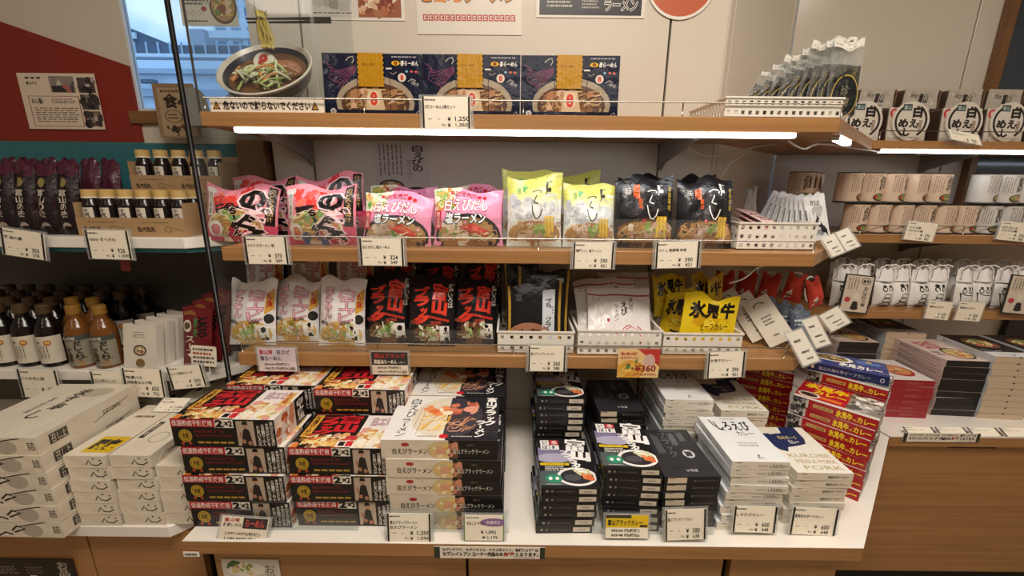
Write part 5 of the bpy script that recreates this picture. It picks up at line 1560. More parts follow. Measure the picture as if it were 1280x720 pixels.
def pile(proto, px, py_foot, n, H, desc, where, cat, grp, rz=0, seed=1, jit=.003, jr=1.0, drift=(0, 0), alt=None, z=ZT):
    """front bottom middle of the pile at that spot on the counter"""
    q = on(px, py_foot, z)
    return stack(proto, q.x, q.y, z, n, H, desc, where, cat, grp, rz, jit, jr, seed, drift, alt=alt)
GK = 'black curry boxes on the counter'
pile(curry, 706, 667, 6, KH, 'black curry box with white lettering', 'in the lowest front pile', 'box', GK, rz=1, seed=21, drift=(.0018, .0008))
pile(curry, 786, 662, 8, KH, 'black curry box with white lettering', 'in the taller front pile', 'box', GK, rz=-2, seed=22, drift=(0, .0005))
pile(slate, 858, 660, 7, KH, 'slate black soup curry box', 'in the front pile', 'box', GK, rz=1, seed=23, jit=.003)
stack(curry, .128, .985, ZT, 11, KH, 'black curry box with white lettering', 'in the rear pile', 'box', GK, rz=0, seed=24, jit=.004)
stack(curry, .118, 1.13, ZT + 0, 12, KH, 'black curry box', 'in the rearmost pile', 'box', GK, rz=0, seed=25, jit=.003, jr=.6) if False else None
stack(slate, .292, .990, ZT, 9, KH, 'slate black soup curry box', 'in the rear pile', 'box', GK, rz=1, seed=26)
# white shrimp curry and pork curry boxes
F_ = Art(KW, KH, 241)
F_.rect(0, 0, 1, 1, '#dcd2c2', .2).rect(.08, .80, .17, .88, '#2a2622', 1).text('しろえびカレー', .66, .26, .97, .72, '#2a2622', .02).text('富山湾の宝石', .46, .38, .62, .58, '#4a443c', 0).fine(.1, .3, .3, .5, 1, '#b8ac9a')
T_ = Art(KW, KD, 242)
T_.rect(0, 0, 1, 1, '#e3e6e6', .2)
T_.text('しろえび', .22, .66, .86, .88, '#17181a', .02, 4, rot=0).text('カレー', .50, .54, .84, .64, '#17181a', .0, 4).line([(.16, .92), (.18, .78), (.26, .68), (.34, .66)], .022, '#17181a', 4)
T_.fine(.35, .30, .75, .40, 2, '#a8aaa8').ell(.55, .12, .02, .02, '#5a5c5c').text('富山', .5, .06, .62, .09, '#6a6c6c').text('富山湾の白えび使用', .4, .93, .7, .96, '#4a4c4c')
S_ = Art(KD, KH, 243)
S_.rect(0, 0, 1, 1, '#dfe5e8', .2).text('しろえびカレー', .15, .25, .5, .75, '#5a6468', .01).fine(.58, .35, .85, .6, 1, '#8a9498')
ebi = carton('curry_box', KW, KD, KH, {'right': '#dcd2c2'}, {'front': F_, 'top': T_, 'left': S_}, base='#e3e6e6', m='card')  # cool lid and left side, warm front: lamp tints put into the colours
F_ = Art(KW, KH, 251)
F_.rect(0, 0, 1, 1, '#dcd0bc', .2).rect(.08, .80, .17, .88, '#2a2622', 1).text('黒部名水ポークカレー', .55, .3, .95, .66, '#4a4238', .01).fine(.1, .3, .3, .5, 1, '#c2b49c')
T_ = Art(KW, KD, 252)
T_.rect(0, 0, 1, 1, '#e6e3d8', .2)
T_.poly([(0, .62), (.10, .46), (.22, .42), (.30, .52), (.55, .56), (.72, .60), (.80, .72), (.84, 1), (.5, 1), (.45, .86), (.2, .82), (0, 1)], '#1f2b55', 1)
T_.rect(.0, .84, .42, 1, '#d9d4c4', 2).text('名水ポーク', .28, .70, .66, .78, '#c9b878', .02, 4).text('カレー', .42, .60, .62, .68, '#efe9d9', .02, 4)
for r_, t in enumerate(('KUROBE', 'MEISUI PORK', 'PORK')):
    T_.text(t, .14 + .04 * r_, .30 - .12 * r_, .92, .38 - .12 * r_, '#b3a068', .0, 4)
pork = carton('curry_box', KW, KD, KH, {}, {'front': F_, 'top': T_}, base='#e0d9c9', m='card')
GE = 'white shrimp curry boxes on the counter'
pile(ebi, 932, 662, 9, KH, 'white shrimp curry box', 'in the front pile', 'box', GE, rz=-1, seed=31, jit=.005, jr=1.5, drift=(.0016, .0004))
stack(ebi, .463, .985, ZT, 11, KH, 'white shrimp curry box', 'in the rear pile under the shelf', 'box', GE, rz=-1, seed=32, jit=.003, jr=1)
GP = 'pork curry boxes on the counter'
pile(pork, 1011, 655, 7, KH, 'cream pork curry box with navy lid print', 'in the front pile', 'box', GP, rz=-1, seed=33, jit=.005, jr=1.5, drift=(.0022, .0004))
stack(pork, .618, 1.0, ZT, 9, KH, 'cream pork curry box with navy lid print', 'in the rear pile', 'box', GP, rz=-1, seed=34, jit=.003)
# red beef curry boxes on the slanting end
HW, HD, HH = .174, .125, .0262
F_ = Art(HW, HH, 261)
F_.rect(0, 0, 1, 1, '#a01c22', .2).rect(0, 0, .17, 1, '#4a4642', 1).blobs(.01, .1, .16, .9, 14, ['#8a857c', '#2a2826', '#b3aea4'], .03, 1.4).rect(.17, .1, .2, .95, '#b9b4aa', 2)
F_.rect(.26, .34, .50, .68, '#c9a05c', 2).text('とろける牛肉', .28, .40, .48, .62, '#5a2a18', .02).text('氷見牛', .54, .18, .72, .82, '#e9c82c', .05).text('カレー', .78, .24, .97, .76, '#e9c82c', .04).text('の', .73, .24, .77, .44, '#e9c82c', .02)
T_ = Art(HW, HD, 262)
T_.rect(0, 0, 1, 1, '#b8aea4', .2).rect(0, 0, .62, 1, '#b81c24', .6)
T_.text('氷見牛', .06, .66, .58, .90, '#f0c81c', .06, 4, shear=.1).text('カレー', .20, .42, .58, .60, '#f0c81c', .05, 4).text('富山県産の氷見牛を', .12, .93, .5, .98, '#f3dcd0', 0, 4).rect(.3, .2, .56, .32, '#e0762c', 2)
T_.ell(.16, .26, .14, .14, '#e9e2d6', 2).ell(.16, .26, .11, .10, '#4a2a1c', 2.4)
T_.rect(.62, .12, 1, 1, '#8d877e', 1).blobs(.64, .2, .98, .96, 40, ['#d6d0c6', '#5a554e', '#b3ada3', '#efebe2', '#3a3733'], .07, 1.4)
T_.rect(0, .0, 1, .10, '#d9d2ca', 3)
S_ = Art(HD, HH, 263)
S_.rect(0, 0, 1, 1, '#6a5c58', .2).blobs(.05, .1, .95, .9, 22, ['#b3a8a0', '#3a2f2c', '#d9cfc6', '#a0242a'], .07, 1)
beef = carton('curry_box', HW, HD, HH, {'right': '#7a6a64', 'left': '#a01c22'}, {'front': F_, 'top': T_, 'right': S_}, base='#a01c22', m='shiny')
F_ = Art(.175, .024, 264)
F_.rect(0, 0, 1, 1, '#1b2450', .2).text('富山の海の幸ビーフカレー', .14, .3, .78, .7, '#b8bcd0', 0).ell(.06, .5, .02, .2, '#d9c89c', 2).ring(.92, .5, .025, .25, .3, '#c9ccd8', 2)
T_ = Art(.175, .11, 265)
T_.rect(0, 0, 1, 1, '#28367a', .2).ell(.28, .66, .30, .26, '#ece8de', 1).ell(.28, .66, .24, .20, '#8a7a44', 1.4).blobs(.12, .5, .44, .82, 16, ['#5a6a34', '#b38a4c', '#c9b47c', '#7a4a2c'], .05, 2)
T_.text('氷見カレー', .40, .18, .92, .42, '#f3f0e8', .06, 4, shear=.1).rect(.62, .62, .92, .84, '#4a6ab0', 1.4).ell(.78, .82, .04, .06, '#d9c02c', 3)
navyb = carton('curry_box', .175, .11, .024, {'right': '#c9c6c8'}, {'front': F_, 'top': T_}, base='#1b2450', m='shiny')
GH = 'red beef curry boxes at the slanting counter end'
fc = Vector(((.747 + .865) / 2 - .004, (.998 + .87) / 2 + .004))
zt = stack(beef, fc.x - .006, fc.y + .004, ZT, 8, HH, 'red beef curry box with yellow lettering', 'in the front slanting pile', 'box', GH, rz=-47, seed=41, jit=.004, jr=1.5, drift=(.0012, .0012))
fb = fc + Vector((.102, .108))
zt2 = stack(beef, fb.x, fb.y, ZT, 9, HH, 'red beef curry box with yellow lettering', 'in the rear slanting pile', 'box', GH, rz=-45, seed=42, jit=.003, jr=1)
put(navyb, (fb.x + .012, fb.y + .012, zt2 + .001), (0, 0, R(-36)), 'navy curry box with seafood plate lying on the red boxes', 'box')
stack(beef, .752, 1.175, ZT, 8, HH, 'red beef curry box', 'in the pile under the shelf corner', 'box', GH, rz=-30, seed=43, jit=.003)
# clear tag stands on the counter edge
def stand_tag(px0, py0, px1, py1, Y, lines, price, tax, label, **kw):
    return pcard(px0, py0, px1, py1, Y, lines, price, tax, label, **kw)
def tag_noodle(w_, h_):
    A = Art(w_, h_, 271)
    A.rect(0, 0, 1, 1, '#d9cdb8', .3).rect(.46, .55, .98, .98, '#2a2422', .6).text('富山湾', .06, .80, .38, .94, '#a8382c', .03).text('麺家いろは', .05, .60, .44, .74, '#3a302c', .02).text('らーめん', .52, .62, .92, .9, '#b84a3c', .03)
    A.text('1,097.00円(税抜)', .12, .26, .86, .40, '#2a2420', .02).text('1,185.84円(税込)', .12, .06, .86, .20, '#2a2420', .02)
    return A
stand_tag(276, 650, 334, 674, .755, [], None, None, 'tilted two-price tag before the front red ramen cartons', custom=tag_noodle, clips=False, tilt=-25, roll=4)
pcard(484, 643, 539, 675, .748, ['富山ブラックラーメン', '白えびラーメン'], '1,200', '1,296', 'price card reading 1,200 before the two-tone ramen cartons', tilt=-6)
def tag_oval(w_, h_):
    A = Art(w_, h_, 272)
    A.fine(.06, .86, .4, .93, 1, '#2a2522').text('まるごと やさい', .08, .62, .52, .75, '#26201c', .02).ell(.74, .72, .34, .16, '#8a6a94', 4).text('数量限定', .56, .66, .9, .78, '#e9dfe9', .01, 6)
    A.text('¥ 1,092', .42, .26, .80, .40, '#1d1815', .02).text('¥ 1,179', .46, .06, .84, .18, '#1d1815', .02).rect(.0, .0, .025, 1, '#6a8c3c', 2).rect(.975, 0, 1, 1, '#6a8c3c', 2)
    return A
pcard(580, 645, 630, 674, .749, [], None, None, 'green edged price card with purple oval on the counter edge', custom=tag_oval, clips=False, tilt=-6)
def tag_black(w_, h_):
    A = Art(w_, h_, 273)
    A.rect(0, .46, 1, 1, '#e0bc1c', .3).rect(0, .86, .6, 1, '#3a3424', .6).text('富山ブラックカレー', .05, .56, .86, .80, '#2a2212', .03).rect(.8, .48, .98, .58, '#3a3424', 1)
    A.text('556.00 円(税抜)', .14, .26, .80, .40, '#2a2420', .03).text('629.48 円(税込)', .14, .06, .80, .20, '#2a2420', .03)
    return A
pcard(757, 645, 810, 671, .756, [], None, None, 'yellow headed price tag before the black curry boxes', custom=tag_black, clips=False, tilt=-8)
pcard(831, 638, 882, 673, .752, ['富山ブラックスープカレー'], '580', '638', 'price card reading 580 before the slate soup curry boxes', tilt=-6, roll=-3)
pcard(916, 634, 970, 664, .772, ['しろえびカレー'], '600', '648', 'price card reading 600 before the white shrimp curry boxes', tilt=-6, roll=1)
pcard(988, 636, 1046, 667, .775, ['黒部名水ポークカレー'], '600', '648', 'price card reading 600 before the pork curry boxes', tilt=-6, roll=3)
ap = tag(empty('acrylic_stand', (0, 0, ZT)), 'low clear acrylic fence standing before the red ramen cartons', 'acrylic stand')
for (a0, a1, yy, hh) in ((285, 367, .771, .055), (368, 447, .772, .042)):
    a, b = sx(a0, yy, ZT + .02), sx(a1, yy, ZT + .02)
    obj('plate', MB().box(a, b, yy, yy + .002, .0005, hh).mesh('plate', 'acrylic'), ap)
ap = tag(empty('acrylic_stand', (0, 0, ZT)), 'low clear acrylic fence standing before the black curry boxes', 'acrylic stand')
a, b = sx(738, .770, ZT + .02), sx(893, .770, ZT + .02)
obj('plate', MB().box(a, b, .770, .772, .0005, .06).mesh('plate', 'acrylic'), ap)
ap = tag(empty('acrylic_stand', (0, 0, ZT)), 'low clear acrylic fence standing before the two-tone cartons', 'acrylic stand')
a, b = sx(486, .770, ZT + .02), sx(636, .770, ZT + .02)
obj('plate', MB().box(a, b, .770, .772, .0005, .06).mesh('plate', 'acrylic'), ap)
# notice strip on the counter edge, and another on the set-back counter
def notice(w_, h_):
    A = Art(w_, h_, 281)
    A.rect(0, 0, 1, 1, '#e9e0cf', .3).rect(0, 0, .05, 1, '#2c3424', .6).rect(.955, 0, 1, 1, '#2c3424', .6)
    A.text('セブンアプリ、セブンマイル、ナナコポイント、各種フェア等は', .075, .66, .94, .90, '#2a2018', .04).text('セブン-イレブン コーナー商品のみ', .075, .24, .62, .58, '#2a2018', .05)
    A.text('対象', .63, .24, .73, .58, '#a8281f', .05).text('となります。', .74, .24, .94, .56, '#2a2018', .04).fine(.72, .06, .92, .14, 1, '#4a4038')
    return A
for (p0, q0, p1, q1, Y, lb) in ((543, 683, 681, 699, .7365, 'notice strip with green ends on the middle counter edge'), (1129, 541, 1225, 553, 1.1525, 'notice strip with green ends on the set-back counter edge')):
    a, b, c = at(p0, (q0 + q1) / 2, Y), at(p1, (q0 + q1) / 2, Y), at((p0 + p1) / 2, (q0 + q1) / 2, Y)
    hh = (at(p0, q0, Y).z - at(p0, q1, Y).z)
    flat_sign('notice_strip', c, b.x - a.x, min(hh, .030), notice(b.x - a.x, min(hh, .030)), lb, 'sign', paper='#e9e0cf', th=.0012)
a = at(239, 693, .7365)
A = Art(.034, .012)
A.fine(.1, .2, .9, .8, 1, '#3a342c', fill=.6)
flat_sign('stock_sticker', a, .034, .012, A, 'tiny white stock sticker at the counter edge end', 'sticker')
# leaflet under the counter
def leaf(w_, h_):
    A = Art(w_, h_, 291)
    A.rect(0, 0, 1, 1, '#cfc8bc', .3).ell(.42, .80, .34, .14, '#e3dccd', 1).blobs(.2, .72, .6, .88, 12, ['#c9b06c', '#8a9a4c', '#d9c08c'], .06, 2).blobs(.03, .84, .3, .97, 8, ['#4a6a34', '#2a2a2c'], .06, 2).text('お米', .74, .55, .92, .9, '#6a5a44', .0, 4, vert=True).fine(.1, .1, .9, .5, 6, '#8a7c6a')
    return A
wall_poster(276, 699, 357, 760, .759, leaf, 'pale leaflet with rice dish photo on the drawer front', 'leaflet', paper='#cfc8bc')
# ================================================================== BAY WITH THE MURAL
# notice sheet on the mural
def p_notice(w_, h_):
    A = Art(w_, h_, 301)
    A.rect(0, 0, 1, 1, '#dccab4', .3)
    for i in range(3):
        A.ell(.12 + .075 * i, .93, .03, .035, '#3a3230', 2, 12, 180, 360)
    A.text('富山の食', .10, .80, .24, .85, '#3a3028', .02)
    A.rect(.08, .05, .74, .60, '#8a4a34', 1).rect(.09, .06, .73, .59, '#dccab4', 1.4)
    A.text('おいしい富山', .12, .46, .26, .56, '#3a2c24', .04).fine(.38, .46, .70, .56, 3, '#4a3c32', fill=.4).fine(.13, .12, .71, .40, 7, '#6a5a4c', fill=.4)
    A.rect(.40, .66, .72, .95, '#8a8078', 1).rect(.42, .67, .70, .78, '#2c2a2c', 2).poly([(.48, .78), (.52, .90), (.56, .80)], '#c9beb2', 2).blobs(.45, .70, .7, .82, 6, ['#b0625c', '#4a4a52'], .05, 3)
    for i in range(3):
        y = .06 + i * .30
        A.rect(.76, y, .98, y + .27, ('#6a4238', '#4a4644', '#4c4444')[i], 1).blobs(.78, y + .04, .96, y + .23, 10, ['#1d1a1a', '#8a7c74', '#b8aaa0', '#3a2f2c'], .06, 2)
    return A
a, b, c = at(20, 91, YL - .010), at(117, 91, YL - .010), at(38, 161, YL - .010)
w_, h_ = b.x - a.x, a.z - c.z
flat_sign('notice_sheet', ((a.x + b.x) / 2, YL - .010, (a.z + c.z) / 2), w_, h_, p_notice(w_, h_), 'beige notice sheet with four small photos on the red mural', 'poster', paper='#dccab4')

# small seasoning jars in kraft trays
jar_body = MB().lathe([(.0185, 0), (.0195, .003), (.0195, .072), (.015, .084), (.0135, .088)], 16, '#1b1414').mesh('seasoning_jar', 'shiny')
jcap = MB().lathe([(.0165, .088), (.017, .090), (.017, .108), (.015, .110)], 16, cols=['#c9a868', '#c9a868', '#b8935a', '#b8935a']).mesh('lid', 'plastic')
jband = MB().lathe([(.0172, .0885), (.0176, .0905), (.0172, .0925)], 16, '#e3dacb').mesh('lid_band', 'plastic')
A = Art(.026, .046, 311)
A.rect(0, 0, 1, 1, '#d6cbbb', .3).text('食べだれ', .28, .08, .72, .92, '#2a221e', .03, 4, vert=True)
jlab = A.mesh('label', 'matte', surf=lambda u, v, off: Vector((math.sin((u - .5) * 1.35) * (.0197 + off), -math.cos((u - .5) * 1.35) * (.0197 + off), .020 + v * .046)), cuts=(6, 2))
jar = ('seasoning_jar', jar_body, [('lid', jcap, [('lid_band', jband)]), ('label', jlab)])
def kraft_tray(cx, y, z, w_, d_, h_, label, front=True):
    col = '#ab8a62'
    r = tag(obj('kraft_tray', MB().box(-w_ / 2, w_ / 2, 0, d_, 0, .003, col).mesh('kraft_tray', 'matte'), None, (cx, y, z)), label, 'tray')
    f = obj('front_panel', MB().box(-w_ / 2, w_ / 2, 0, .002, .003, h_, col).mesh('front_panel', 'matte'), r)
    for x in (.06, .56):
        A = Art(w_, h_, 313)
        A.text('たべたれ', x, .26, x + .16, .52, '#4a3824', .06, 4).ring(x + .28, .40, .035, .17, .2, '#7a6040').fine(x + .05, .72, x + .3, .8, 1, '#7a6040').line([(x + .33, .5), (x + .42, .3)], .004, '#7a6040')
        obj('logo_print', A.mesh('logo_print', 'matte', frame((-w_ / 2, 0, 0), (1, 0, 0), (0, 0, 1)), lift=.0001, base=.0002), f)
    obj('side_panel', MB().box(-w_ / 2, -w_ / 2 + .002, .002, d_, .003, h_ * 1.8, col).mesh('side_panel', 'matte'), r)
    obj('side_panel', MB().box(w_ / 2 - .002, w_ / 2, .002, d_, .003, h_ * 1.8, col).mesh('side_panel', 'matte'), r)
    obj('back_panel', MB().box(-w_ / 2, w_ / 2, d_, d_ + .002, 0, h_ * 2.2, col).mesh('back_panel', 'matte'), r)
    return r
GJ = 'seasoning jars in kraft trays'
xa, xb = sx(97, 1.055, ZL2 + .02), sx(232, 1.055, ZL2 + .02)
kraft_tray((xa + xb) / 2, 1.055, ZL2 + .0005, xb - xa, .10, .046, 'lower kraft tray of dark seasoning jars near the shelf edge')
for rw in range(2):
    for i in range(6):
        x = xa + (xb - xa) * (i + .5) / 6
        put(jar, (x, 1.082 + .045 * rw, ZL2 + .0045), (0, 0, R(random.Random(i).uniform(-8, 8))), f'dark seasoning jar in the {["front", "back"][rw]} row of the lower kraft tray, {ORDW[i]} from the pouches', 'jar', GJ)
zr_ = ZL2 + .105
tag(obj('display_riser', MB().box(sx(160, 1.19, zr_) , sx(283, 1.19, zr_), 1.185, 1.335, ZL2 + .0005, zr_, '#8f7350').mesh('display_riser', 'matte')), 'brown cardboard riser under the upper kraft tray', 'riser')
xa2, xb2 = sx(164, 1.19, zr_ + .02), sx(277, 1.19, zr_ + .02)
kraft_tray((xa2 + xb2) / 2, 1.19, zr_ + .0005, xb2 - xa2, .10, .046, 'upper kraft tray of dark seasoning jars on the riser')
for i in range(5):
    x = xa2 + (xb2 - xa2) * (i + .5) / 5
    put(jar, (x, 1.217, zr_ + .0045), (0, 0, 0), f'dark seasoning jar in the upper kraft tray, {ORDW[i]} from the mural', 'jar', GJ)
# cardboard sign above the jars
def p_taberu(w_, h_):
    A = Art(w_, h_, 315)
    A.rect(0, 0, 1, 1, '#8d7357', .3).rect(.1, .04, .94, .92, '#a58c6c', .6)
    A.fine(.18, .82, .85, .9, 1, '#4a3826').text('食べ', .24, .56, .88, .80, '#2c2016', .05, rot=0).text('る', .66, .36, .86, .54, '#2c2016', .05)
    A.ring(.42, .40, .22, .12, .1, '#3a2c1e').fine(.28, .34, .56, .46, 2, '#3a2c1e').blobs(.2, .05, .85, .22, 10, ['#2c2218', '#5a442c', '#1e1812'], .08, 2)
    return A
a, b, c = at(189, 104, 1.30), at(240, 104, 1.30), at(200, 172, 1.30)
flat_sign('cardboard_sign', ((a.x + b.x) / 2, 1.30, (a.z + c.z) / 2), b.x - a.x, a.z - c.z, p_taberu(b.x - a.x, a.z - c.z), 'brown cardboard sign with brush lettering standing before the window', 'sign', paper='#8d7357', th=.004)
# plain grey cut-out boards behind the bowl
for px, wd, ro, lb in ((244, 30, 0, 'rounded grey cutout board standing upright behind the ramen bowl'), (283, 30, -28, 'rounded grey cutout board leaning behind the ramen bowl')):
    c = at(px, 128, 1.26)
    w_ = .036
    pts = [(w_ * math.cos(R(t)), .05 + .05 * math.sin(R(t))) for t in range(0, 181, 15)] + [(-w_ * .9, 0), (w_ * .9, 0)]
    o = tag(obj('cutout_board', MB().prism(pts, 0, .003, '#8f8c86', Matrix(((1, 0, 0, 0), (0, 0, -1, 0), (0, 1, 0, 0), (0, 0, 0, 1)))).mesh('cutout_board', 'matte'), None, (c.x, 1.26, Z1 + .001), (0, R(-ro), 0)), lb, 'cutout')
    obj('foot', MB().box(-.02, .02, 0, .025, 0, .004, '#77746e').mesh('foot', 'matte'), o, (0, 0, 0), (0, R(ro), 0))

# dark pouches
A = Art(.085, .185, 321)
A.rect(0, 0, 1, 1, '#1a1214', .2).rect(0, .80, 1, 1, '#4a2030', .6).ell(.5, .70, .14, .07, '#8a7a4c', 2).text('富山の味', .36, .22, .64, .60, '#b8aea2', .02, 4, vert=True).ell(.5, .1, .2, .06, '#a8948a', 2).poly([(.02, .1), (.2, .3), (.2, .55), (.02, .5)], '#9a9288', 2)
dp = [bag('dark_pouch', .085, .185, .04, A, '#2a161c', 331 + 3 * k, 'film', crumple=1.0, nu=10, nv=12, cuts=(6, 8)) for k in (0, 1)]
mp_ = [bag('maroon_pouch', .085, .185, .04, None, '#4a1f30', 337 + 3 * k, 'film', crumple=1.3, nu=10, nv=12) for k in (0, 1)]
for i in range(6):
    put(dp[i % 2], (sx(-56 + 27 * i, 1.075, ZL2 + .09), 1.075, ZL2 + .001), (R(-10), 0, R(0)), f'black pouch with vertical white lettering, {ORDW[5 - i]} from the jar tray', 'pouch', 'black pouches by the mural', scale=(.64, .8, 1))
for i in range(8):
    put(mp_[i % 2], (sx(-38 + 25 * i, 1.19, ZL2 + .09), 1.19, ZL2 + .012), (R(-8), 0, 0), f'maroon pouch in the back row below the teal band, {ORDW[7 - i]} from the riser', 'pouch', 'maroon pouches by the mural', scale=(.63, .8, 1))
pcard(4, 288, 56, 322, YLF - .012, ['醤油の素'], '350', '378', 'price card reading 350 under the black pouches', roll=8)
pcard(110, 288, 163, 324, YLF - .012, ['100ml 食べだれ'], '926', '1,000', 'price card reading 926 under the seasoning jars', roll=1)
tag(obj('shelf_talker', MB().box(-.012, .012, 0, .001, -.018, .018, '#7a1c22').mesh('shelf_talker', 'card'), None, at(156, 330, YLF + .02)), 'small dark red tab under the white shelf edge', 'tab')

# sauce bottles
prof = [(.027, 0), (.029, .004), (.029, .095), (.026, .112), (.014, .135), (.0125, .150)]
def bottle(name, glass, capcol, lab, lz=(.012, .088), r_=.0292):
    body = MB().lathe(prof, 20, glass).mesh(name, 'shiny')
    cap = MB().lathe([(.0145, .146), (.0155, .148), (.0155, .168), (.013, .171)], 18, capcol).mesh('cap', 'plastic')
    lm = lab.mesh('label', 'matte', surf=lambda u, v, off: Vector((math.sin((u - .5) * 2.6) * (r_ + off), -math.cos((u - .5) * 2.6) * (r_ + off), lz[0] + v * (lz[1] - lz[0]))), cuts=(12, 2))
    return (name, body, [('cap', cap), ('label', lm)])
A = Art(.076, .076, 341)
A.rect(0, 0, 1, 1, '#cdc3b2', .2).fine(.30, .15, .62, .65, 4, '#6a5f52', vert=True, fill=.3).ell(.62, .76, .10, .10, '#a86a2c', 2).ell(.62, .77, .07, .05, '#d9a85c', 2.5).ell(.36, .78, .04, .04, '#5a3a28', 2)
soy = bottle('sauce_bottle', '#140e0c', '#4a3620', A)
A = Art(.076, .085, 342)
A.rect(0, 0, 1, 1, '#8a8472', .2).rect(0, .84, 1, 1, '#3c4440', 1).text('富山味噌', .2, .87, .62, .97, '#c9c4b4', .02).text('だし入り', .56, .22, .74, .82, '#1c1814', .04, 4, vert=True).text('液みそ', .30, .12, .46, .60, '#1c1814', .04, 4, vert=True).blobs(.1, .02, .9, .3, 8, ['#9a7a54', '#7a6448'], .1, 1)
miso = bottle('miso_bottle', '#6e441c', '#8a6426', A, (.008, .093))
GS = 'sauce bottles on the white shelf'
for i, px in enumerate((-24, 9, 38, 67)):
    put(soy, (sx(px, 1.075, ZL3 + .05), 1.075, ZL3 + .0005), (0, 0, R(12)), f'dark sauce bottle with cream label in front, {ORDW[3 - i]} from the miso bottles', 'bottle', GS)
for i, px in enumerate((103, 135)):
    put(miso, (sx(px, 1.07, ZL3 + .05), 1.07, ZL3 + .0005), (0, 0, R(10)), f'amber miso bottle with gold cap, {["next to the dark sauce bottles", "next to the white carton"][i]}', 'bottle', GS)
rows = [(1.145, (-8, 18, 44, 70, 96, 122), .0), (1.215, (4, 30, 56, 82, 107, 131, 155), .0), (1.285, (18, 42, 66, 90, 114, 138, 160, 182), .0)]
for r_, (Y, pxs, up) in enumerate(rows):
    for i, px in enumerate(pxs):
        pr_ = miso if (r_ == 0 and i > 3) else soy
        put(pr_, (sx(px, Y, ZL3 + .1), Y, ZL3 + .0005), (0, 0, R(5)), f'dim bottle in the {["second", "third", "last"][r_]} row, {ORDW[i]} counted from the mural side', 'bottle', GS)
# white cartons with hollow curved top, standing in a row
A = Art(.098, .118, 351)
A.rect(0, 0, 1, 1, '#d9d0c2', .2).fine(.30, .70, .68, .86, 3, '#8a8074', fill=.3).line([(.3, .74), (.5, .8), (.66, .72), (.72, .78)], .008, '#7a7064').ell(.5, .42, .20, .13, '#2c2624', 2).ell(.5, .42, .16, .10, '#b8a07c', 2.4).blobs(.4, .36, .6, .48, 8, ['#8a4a34', '#5c7a3c', '#e3d4b4'], .05, 3).ell(.5, .12, .14, .11, '#7c6238', 2)
wc = MB()
n = 12
fr_, bk_ = [], []
for i in range(n + 1):
    u = i / n
    x = (u - .5) * .098
    fr_.append((x, 0, .120 - .014 * math.sin(PI * u)))
vs = [(-.049, 0, 0), (.049, 0, 0)] + list(reversed(fr_))
k = len(vs)
vs2 = [(x, .024 * (z / .12) * 0 + .022, z) for x, y, z in vs]
wc.add(vs + vs2, [tuple(range(k)), tuple(range(2 * k - 1, k - 1, -1))] + [(i, k + i, k + (i + 1) % k, (i + 1) % k) for i in range(k)], '#d9d0c2')
wcart = ('white_carton', wc.mesh('white_carton', 'card'), [('front_print', A.mesh('front_print', 'card', frame((-.049, 0, 0), (1, 0, 0), (0, 0, 1)), lift=.0001, base=.0002))])
for i in range(5):
    put(wcart, (sx(172, 1.05, ZL3 + .05) + .004 * i, 1.048 + .032 * i, ZL3 + .0005), (R(-10), 0, R(-6)), f'white carton with curved top and noodle picture, {["frontmost", "second", "third", "fourth", "rearmost"][i]} in its row', 'carton', 'white cartons on the white shelf')
A = Art(.098, .165, 361)
A.rect(0, 0, 1, 1, '#6a1a20', .2).text('とろろ', .62, .52, .88, .86, '#1a1012', .05, 4, vert=True).text('昆布', .44, .5, .60, .82, '#4a7a4c', .03, 4, vert=True).ell(.2, .68, .16, .10, '#d9cfc0', 2).ell(.2, .68, .12, .07, '#5c4a34', 2.4).text('スープ', .16, .20, .46, .52, '#c9bcae', .02, 4, vert=True).rect(.06, .86, .5, .92, '#8a5a2c', 2)
rp = bag('red_pouch', .098, .165, .028, A, '#6a1a20', 371, 'film', crumple=.8, nu=10, nv=12, cuts=(7, 9))
for i in range(4):
    put(rp, (sx(243, 1.06, ZL3 + .07) + .002 * i, 1.06 + .036 * i, ZL3 + .001 + .008 * i), (R(-10), 0, R(-8)), f'dark red soup pouch, {["frontmost", "second", "third", "rearmost"][i]} in the row next to the white cartons', 'pouch', 'dark red pouches on the white shelf', scale=(.92, .7, 1))
# speech-bubble card on its little stand
c = at(255, 445, YLF - .008)
A = Art(.066, .056, 381)
for r_ in range(4):
    A.fine(.08, .74 - .2 * r_, .92, .90 - .2 * r_, 1, '#3a2c28' if r_ != 1 else '#a83a30', fill=.6)
pts = [(-.033 + .004, -.028), (.029, -.028), (.033, -.024), (.033, .024), (.029, .028), (-.029, .028), (-.033, .024), (-.033, .006), (-.041, .0), (-.033, -.006), (-.033, -.024)]
o = tag(empty('speech_bubble_card', c, (R(-4), R(4), R(0))), 'speech-bubble card with handwriting standing before the dark red pouches', 'sign')
q = obj('card', MB().prism(pts, 0, .001, '#e3d9c6', Matrix(((1, 0, 0, 0), (0, 0, -1, 0), (0, 1, 0, 0), (0, 0, 0, 1)))).mesh('card', 'matte'), o)
obj('lettering', A.mesh('lettering', 'matte', frame((-.033, -.001, -.028), (1, 0, 0), (0, 0, 1)), lift=.0001, base=.0001), q)
obj('stem', MB().tube([(.012, .002, -.05), (.012, .002, -.02)], .0015, 6, '#c9c4bc').mesh('stem', 'plastic'), o)
YC = YLF - .012
pcard(26, 462, 74, 497, YC, ['こんか白ん酢'], '680', '734', 'price card reading 680 under the dark sauce bottles', roll=2)
pcard(117, 465, 160, 500, YC - .002, ['立山三味 だし入り'], '350', '378', 'price card partly hidden under the miso bottles', roll=2)
pcard(156, 461, 205, 496, YC - .006, ['麹漬けの', '米粉香るみの麺'], '650', '702', 'price card reading 650 under the white cartons', roll=2)
